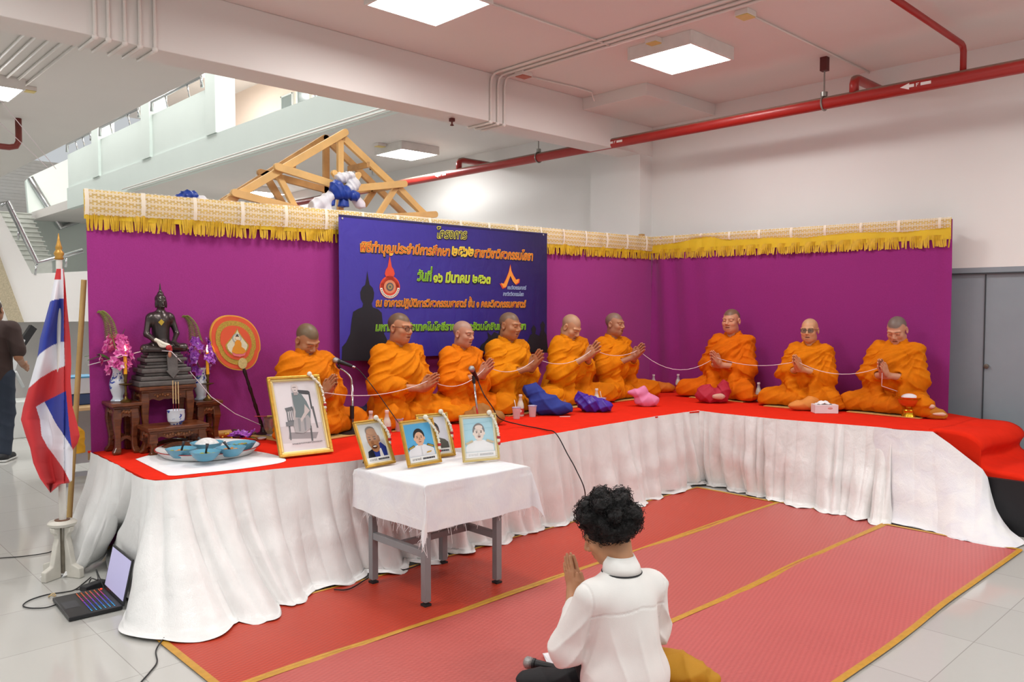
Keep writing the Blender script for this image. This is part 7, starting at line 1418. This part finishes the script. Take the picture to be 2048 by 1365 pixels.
def flag():
    Lb = [(113, 538), (100, 604), (80, 678), (75, 714), (57, 777), (46, 816), (41.6, 840), (52, 874), (60, 896), (66.5, 927), (80, 958), (100, 985)]
    Rb = [(127, 534), (130, 560), (134, 611), (141, 680), (142.6, 727), (141, 763), (145, 814), (155, 850), (159.5, 872), (155, 888), (146, 900), (145, 930), (144, 962), (136, 968)]
    ys = np.linspace(538, 986, 260); nc = 130; V = []; col = []
    red, blu, wht = C3('#c62f33'), C3('#27399c'), C3('#e4e3ea')
    def inter(P, y): return np.interp(y, [q[1] for q in P], [q[0] for q in P])
    b1 = [(70, 722), (80, 708), (92, 699), (105, 691), (124, 684)]; w1 = [(50, 785), (57, 777), (80, 757), (105, 742), (131, 732)]; r1 = [(40, 830), (72, 814), (89, 804), (131, 783)]; b0 = [(90, 612), (104, 601), (127, 597)]
    rl = [(72, 815), (80, 840), (83, 872), (94, 893), (109, 913), (126, 937), (138, 960), (150, 990)]; wl_ = [(89, 804), (100, 825), (112, 848), (125, 867), (136, 884), (146, 900), (160, 915)]; rs_ = [(126, 534), (127, 553), (128, 680), (132, 783), (138, 850), (143, 893), (146, 902)]
    for y in ys:
        xl, xr = inter(Lb, y), inter(Rb, y); xr = max(xr, xl+1.0) if y < 968 else xl+max(2, (136-100)*(986-y)/18)
        for k in range(nc):
            f = k/(nc-1); x = xl+(xr-xl)*f; amp = 0.05*sstep(540, 640, y)
            dd = amp*math.sin(f*PI*2.3+y*0.004+0.8)+0.03*sstep(0.75, 1.0, f)-0.025-0.02*sstep(815, 860, y)*(f < 0.5)*math.cos(f*6)
            if x < 128: dd -= 0.02
            V.append(DFz(x, y, dd-0.012)-FB2)
            iy = lambda P: np.interp(x, [q[0] for q in P], [q[1] for q in P])
            if x > inter(rs_, y) and y < 902: c = red
            elif y < 560 and x < 122: c = red
            elif y < iy(b0): c = wht
            elif y < iy(b1): c = blu
            elif y < iy(w1): c = wht
            elif y < iy(r1): c = red
            elif x < inter(rl, y): c = red
            elif x < inter(wl_, y): c = wht
            elif y < 905: c = blu
            else: c = wht
            col.append(c)
    V = np.array(V); n = len(ys); Q = np.array([(i*nc+j, i*nc+j+1, (i+1)*nc+j+1, (i+1)*nc+j) for i in range(n-1) for j in range(nc-1)])
    o = link_mesh('flag', np_mesh('flag', V, Q, M_vcol('flag_cloth', 0.75, Sheen_Weight=0.1), np.array(col))); o.location = tuple(FB2); tag(o, 'red, white and blue striped flag hanging from the white pole', 'flag')
flag()
t = thing('wooden_pole', 'long plain wooden pole leaning against the left edge of the backdrop', 'pole', (0, 0, 0)); base = AZ(134, 1112, 0.0); tip = AY(168, 560, 5.62)
MB().tube([base, tip], 0.017, 10).build('pole_shaft', M('raw_wood_pole', '#b9975c', 0.6, var=0.15), t, smooth=40)
# ------------------------------------------------------------------ laptop and cables on the floor
l0, l1, l2 = AZ(105, 1205, 0), AZ(138, 1246, 0), AZ(174, 1186, 0); LW = float(np.linalg.norm(l1-l0)); lx_ = (l1-l0)/LW; ly_ = np.array((-lx_[1], lx_[0], 0)); ly_ = ly_*np.sign(np.dot(ly_, l2-l0)); LD = 0.255; LW = max(LW, 0.36)
lt = thing('laptop', 'open black laptop with lit keys on the floor, tucked under the skirt', 'laptop', tuple(l0)); T = lambda u, v, z: tuple(lx_*u+ly_*v+np.array((0, 0, z)))
BK = M('black_laptop', '#1a1a1d', 0.4)
def tb(u0, u1, v0, v1, z0, z1, nm, m, par, bv=0.0): mb = MB(); P_ = [T(u, v, z) for z in (z0, z1) for u, v in ((u0, v0), (u1, v0), (u1, v1), (u0, v1))]; mb.add(P_, [(0, 1, 2, 3), (4, 5, 6, 7), (0, 1, 5, 4), (1, 2, 6, 5), (2, 3, 7, 6), (3, 0, 4, 7)]); return mb.build(nm, m, par, bevel=bv)
base_l = tb(0, LW, 0, LD, 0.004, 0.024, 'base', BK, lt, 0.003); tb(LW*0.32, LW*0.62, 0.015, 0.085, 0.0235, 0.0245, 'touchpad', M('grey_touchpad', '#38393d', 0.5), base_l)
KC = ['#e0662a', '#c8408a', '#7a3cd0', '#2f66e0', '#28a8e8']; KM = [M_emit('key_glow_%d' % k, c, 1.6) for k, c in enumerate(KC)]; KD = M('key_black', '#101013', 0.5); mb = MB()
for r_ in range(6):
    for c_ in range(17):
        u0 = LW*0.05+c_*LW*0.9/17; v0 = 0.105+r_*0.022; mb.cur = 0; z = 0.0245; q = [T(u0, v0, z), T(u0+LW*0.042, v0, z), T(u0+LW*0.042, v0+0.017, z), T(u0, v0+0.017, z)]; mb.add(q, [(0, 1, 2, 3)]); mb.cur = 1+min(4, int((c_+r_*0.4)/17*4.6)); z = 0.0252; q = [T(u0+LW*0.012, v0+0.005, z), T(u0+LW*0.028, v0+0.005, z), T(u0+LW*0.028, v0+0.011, z), T(u0+LW*0.012, v0+0.011, z)]; mb.add(q, [(0, 1, 2, 3)])
mb.build('keys', [KD]+KM, base_l, fix=False); MB().sphere(T(LW*0.08, LD-0.02, 0.026), (0.006, 0.006, 0.003), 8, 5).build('power_button', M_emit('red_button', '#ff2a1a', 4.0), base_l, smooth=True)
ta = 0.22; up_ = lambda u, s, off=0.0: tuple(lx_*u+ly_*(LD+s*math.sin(ta)+off*math.cos(ta))+np.array((0, 0, 0.02+s*math.cos(ta)-off*math.sin(ta)))); mb = MB(); P_ = [up_(u, s, o_) for o_ in (0, 0.009) for u, s in ((0, 0), (LW, 0), (LW, 0.245), (0, 0.245))]; mb.add(P_, [(0, 1, 2, 3), (4, 5, 6, 7), (0, 1, 5, 4), (1, 2, 6, 5), (2, 3, 7, 6), (3, 0, 4, 7)]); lid = mb.build('lid', BK, lt, bevel=0.003)
MB().add([up_(u, s, -0.0012) for u, s in ((0.012, 0.022), (LW-0.012, 0.022), (LW-0.012, 0.233), (0.012, 0.233))], [(0, 1, 2, 3)]).build('screen', M_emit('lit_screen', '#aaa6c8', 0.55), lid, fix=False)
F0z = lambda px, py, z=0.006: AZ(px, py, z)
cable('power_cable', 'black laptop cable looping on the tiles and back to the charger', [F0z(112, 1210), F0z(92, 1216), F0z(62, 1217), F0z(46, 1212), F0z(60, 1201), F0z(95, 1190), F0z(130, 1185), F0z(150, 1180), F0z(170, 1165), F0z(182, 1155, 0.02)])
cable('power_cable', 'short black cable curling up behind the laptop screen', [F0z(152, 1180), F0z(165, 1178), F0z(176, 1170, 0.02), F0z(183, 1158, 0.05), F0z(196, 1160, 0.09), F0z(192, 1140, 0.1), F0z(205, 1170, 0.03), F0z(210, 1180, 0.01)])
cable('power_cable', 'black cable crossing the tiles at the left edge of the picture', [F0z(-60, 1122), F0z(0, 1117), F0z(50, 1113), F0z(96, 1106), F0z(110, 1098)])
cable('power_cable', 'black cable running over the mat corner to the bottom edge of the picture', [F0z(345, 1262, 0.02), F0z(327, 1278, 0.016), F0z(312, 1302), F0z(314, 1325), F0z(300, 1345), F0z(280, 1368), F0z(262, 1395)])
cable('power_cable', 'black cable half hidden under the skirt behind the table legs', [F0z(668, 1180, 0.016), F0z(700, 1178, 0.016), F0z(745, 1152, 0.02), F0z(790, 1135, 0.018), F0z(810, 1140, 0.02), F0z(860, 1120, 0.018), F0z(872, 1102, 0.03)], 0.004)
p = F0z(188, 1178, 0); t = thing('power_adapter', 'black power adapter behind the laptop', 'adapter', tuple(p), 0.4); MB().box((0, 0, 0.018), (0.14, 0.06, 0.032)).build('adapter_body', BK, t, bevel=0.006)
p = F0z(104, 1196, 0); t = thing('cable_tie', 'small tan cable tie on the black laptop cable', 'tie', tuple(p), 0.3); MB().tube([(0.018*math.cos(a), 0.012*math.sin(a), 0.012+0.006*math.sin(2*a)) for a in np.linspace(0, 2*PI, 14)], 0.004, 6).build('tie_loop', M('tan_tie', '#c9b184', 0.7), t, smooth=True)
# ------------------------------------------------------------------ beside the kneeling person
ZM = 0.016
pa_, pb2 = AZ(1056, 1326, ZM+0.025), AZ(1140, 1343, ZM+0.017); mm = thing('microphone', 'black microphone lying on the mat beside the kneeling person', 'microphone', tuple(pa_), 0, 'wired microphones'); dd_ = (pb2-pa_); pb2 = pa_+dd_/np.linalg.norm(dd_)*0.235; mic_body(mm, np.zeros(3), pb2-pa_, 0.026)
cable('microphone_cable', 'black cable trailing from the microphone lying on the mat', [pb2, AZ(1160, 1347, ZM+0.01), AZ(1185, 1350, ZM+0.006), AZ(1200, 1362, ZM+0.006), AZ(1170, 1368, ZM+0.006), AZ(1130, 1352, ZM+0.006), AZ(1105, 1352, ZM+0.006), AZ(1080, 1375, ZM+0.006)], 0.003)
pc_ = AZ(1136, 1321, ZM); t = thing('paper_sheet', 'white folded papers under the elbow of the kneeling person', 'paper', tuple(pc_), -0.6)
for k in range(3): MB().box((0.004*k, 0.006*k, 0.002+0.0022*k), (0.20, 0.15, 0.0016), Matrix.Rotation(0.08*k, 3, 'Z')).build('page', M('white_paper', '#eeecf0', 0.7), t)
# ------------------------------------------------------------------ odds and ends behind, at the far left
def desk():
    p = AZ(168, 962, 0); x, y = p[0]+0.3, p[1]+0.1; t = thing('side_desk', 'tan-topped grey desk behind the flag, partly hidden by the backdrop', 'desk', (x, y, 0)); zt2 = 0.70
    MB().bx((-0.55, -0.3, zt2-0.03), (0.6, 0.3, zt2)).build('desk_top', M('tan_laminate', '#c9a877', 0.5), t, bevel=0.004); MB().bx((-0.5, 0.26, 0.1), (0.55, 0.28, zt2-0.03)).build('modesty_panel', M('grey_desk_panel', '#b9babb', 0.6), t)
    for sx in (-0.5, 0.55):
        for sy in (-0.27, 0.27): MB().bx((sx-0.02, sy-0.02, 0), (sx+0.02, sy+0.02, zt2-0.03)).build('leg', M('grey_desk_leg', '#9fa3a6', 0.5), t)
    MB().bx((-0.5, -0.28, 0.08), (0.55, -0.25, 0.12)).build('foot_rail', M('grey_desk_leg', '#9fa3a6'), t)
    for (u, w, h, c, l, z) in ((-0.12, 0.35, 0.10, '#2f4a72', 'dark blue tray on the tan desk behind the flag', 0), (-0.10, 0.30, 0.15, '#c9d2d8', 'pale box stacked on the dark blue tray', 0.10)):
        b = thing('storage_box', l, 'box', (x+u-0.22, y+0.05, zt2+z)); mb = MB(); mb.bx((-w/2, -0.14, 0), (w/2, 0.14, 0.006)).bx((-w/2, -0.14, 0), (-w/2+0.006, 0.14, h)).bx((w/2-0.006, -0.14, 0), (w/2, 0.14, h)).bx((-w/2, -0.14, 0), (w/2, -0.134, h)).bx((-w/2, 0.134, 0), (w/2, 0.14, h)); mb.build('box_walls', M('box_'+c.strip('#'), c, 0.5), b)
        if z: MB().bx((-w/2-0.005, -0.145, h), (w/2+0.005, 0.145, h+0.012)).build('lid', M('box_lid_blue', '#4d9bc4', 0.4), b)
    soft('yellow_cloth', 'yellow cloth hanging below the tan desk behind the flag', 'cloth', (x-0.42, y-0.33, 0.30), 0, [((0, 0, 0.14), (0.07, 0.04, 0.10)), ((0.02, 0, 0.02), (0.05, 0.03, 0.10))], '#d09a14', 21, 0.008)
desk()
p = AZ(60, 880, 0); t = thing('exercise_frame', 'black and grey slanted frame standing against the far wall behind the flag', 'frame', (p[0], p[1]+0.4, 0)); FR = M('frame_black', '#1c1d20', 0.5); FW = M('frame_pale', '#cfd3d4', 0.4)
MB().bar((-0.35, 0, 0.55), (0.2, 0.2, 1.35), 0.05, 0.09).build('slanted_bar', FR, t); MB().bar((-0.2, -0.02, 0.5), (0.05, 0.1, 1.2), 0.05, 0.06).build('pale_bar', FW, t); MB().bx((-0.45, -0.2, 0.0), (0.3, 0.25, 0.45)).build('body_box', M('white_cabinet', '#d9dcd8', 0.6), t, bevel=0.01); MB().tube([(-0.3, -0.1, 0.46), (-0.2, -0.1, 0.75), (-0.05, 0, 0.8), (0.05, 0.1, 0.6)], 0.02, 8).build('curved_tube', FW, t, smooth=True)
q = thing('string_line', 'pair of thin white strings slanting down from the left soffit to the walkway rail', 'string', (0, 0, 0))
for (a, b) in (((0, 200), (112, 338)), ((0, 246), (96, 336))):
    MB().tube([AY(*a, 8.2), AY(*b, 11.0)], 0.004, 5).build('string', CORD, q)
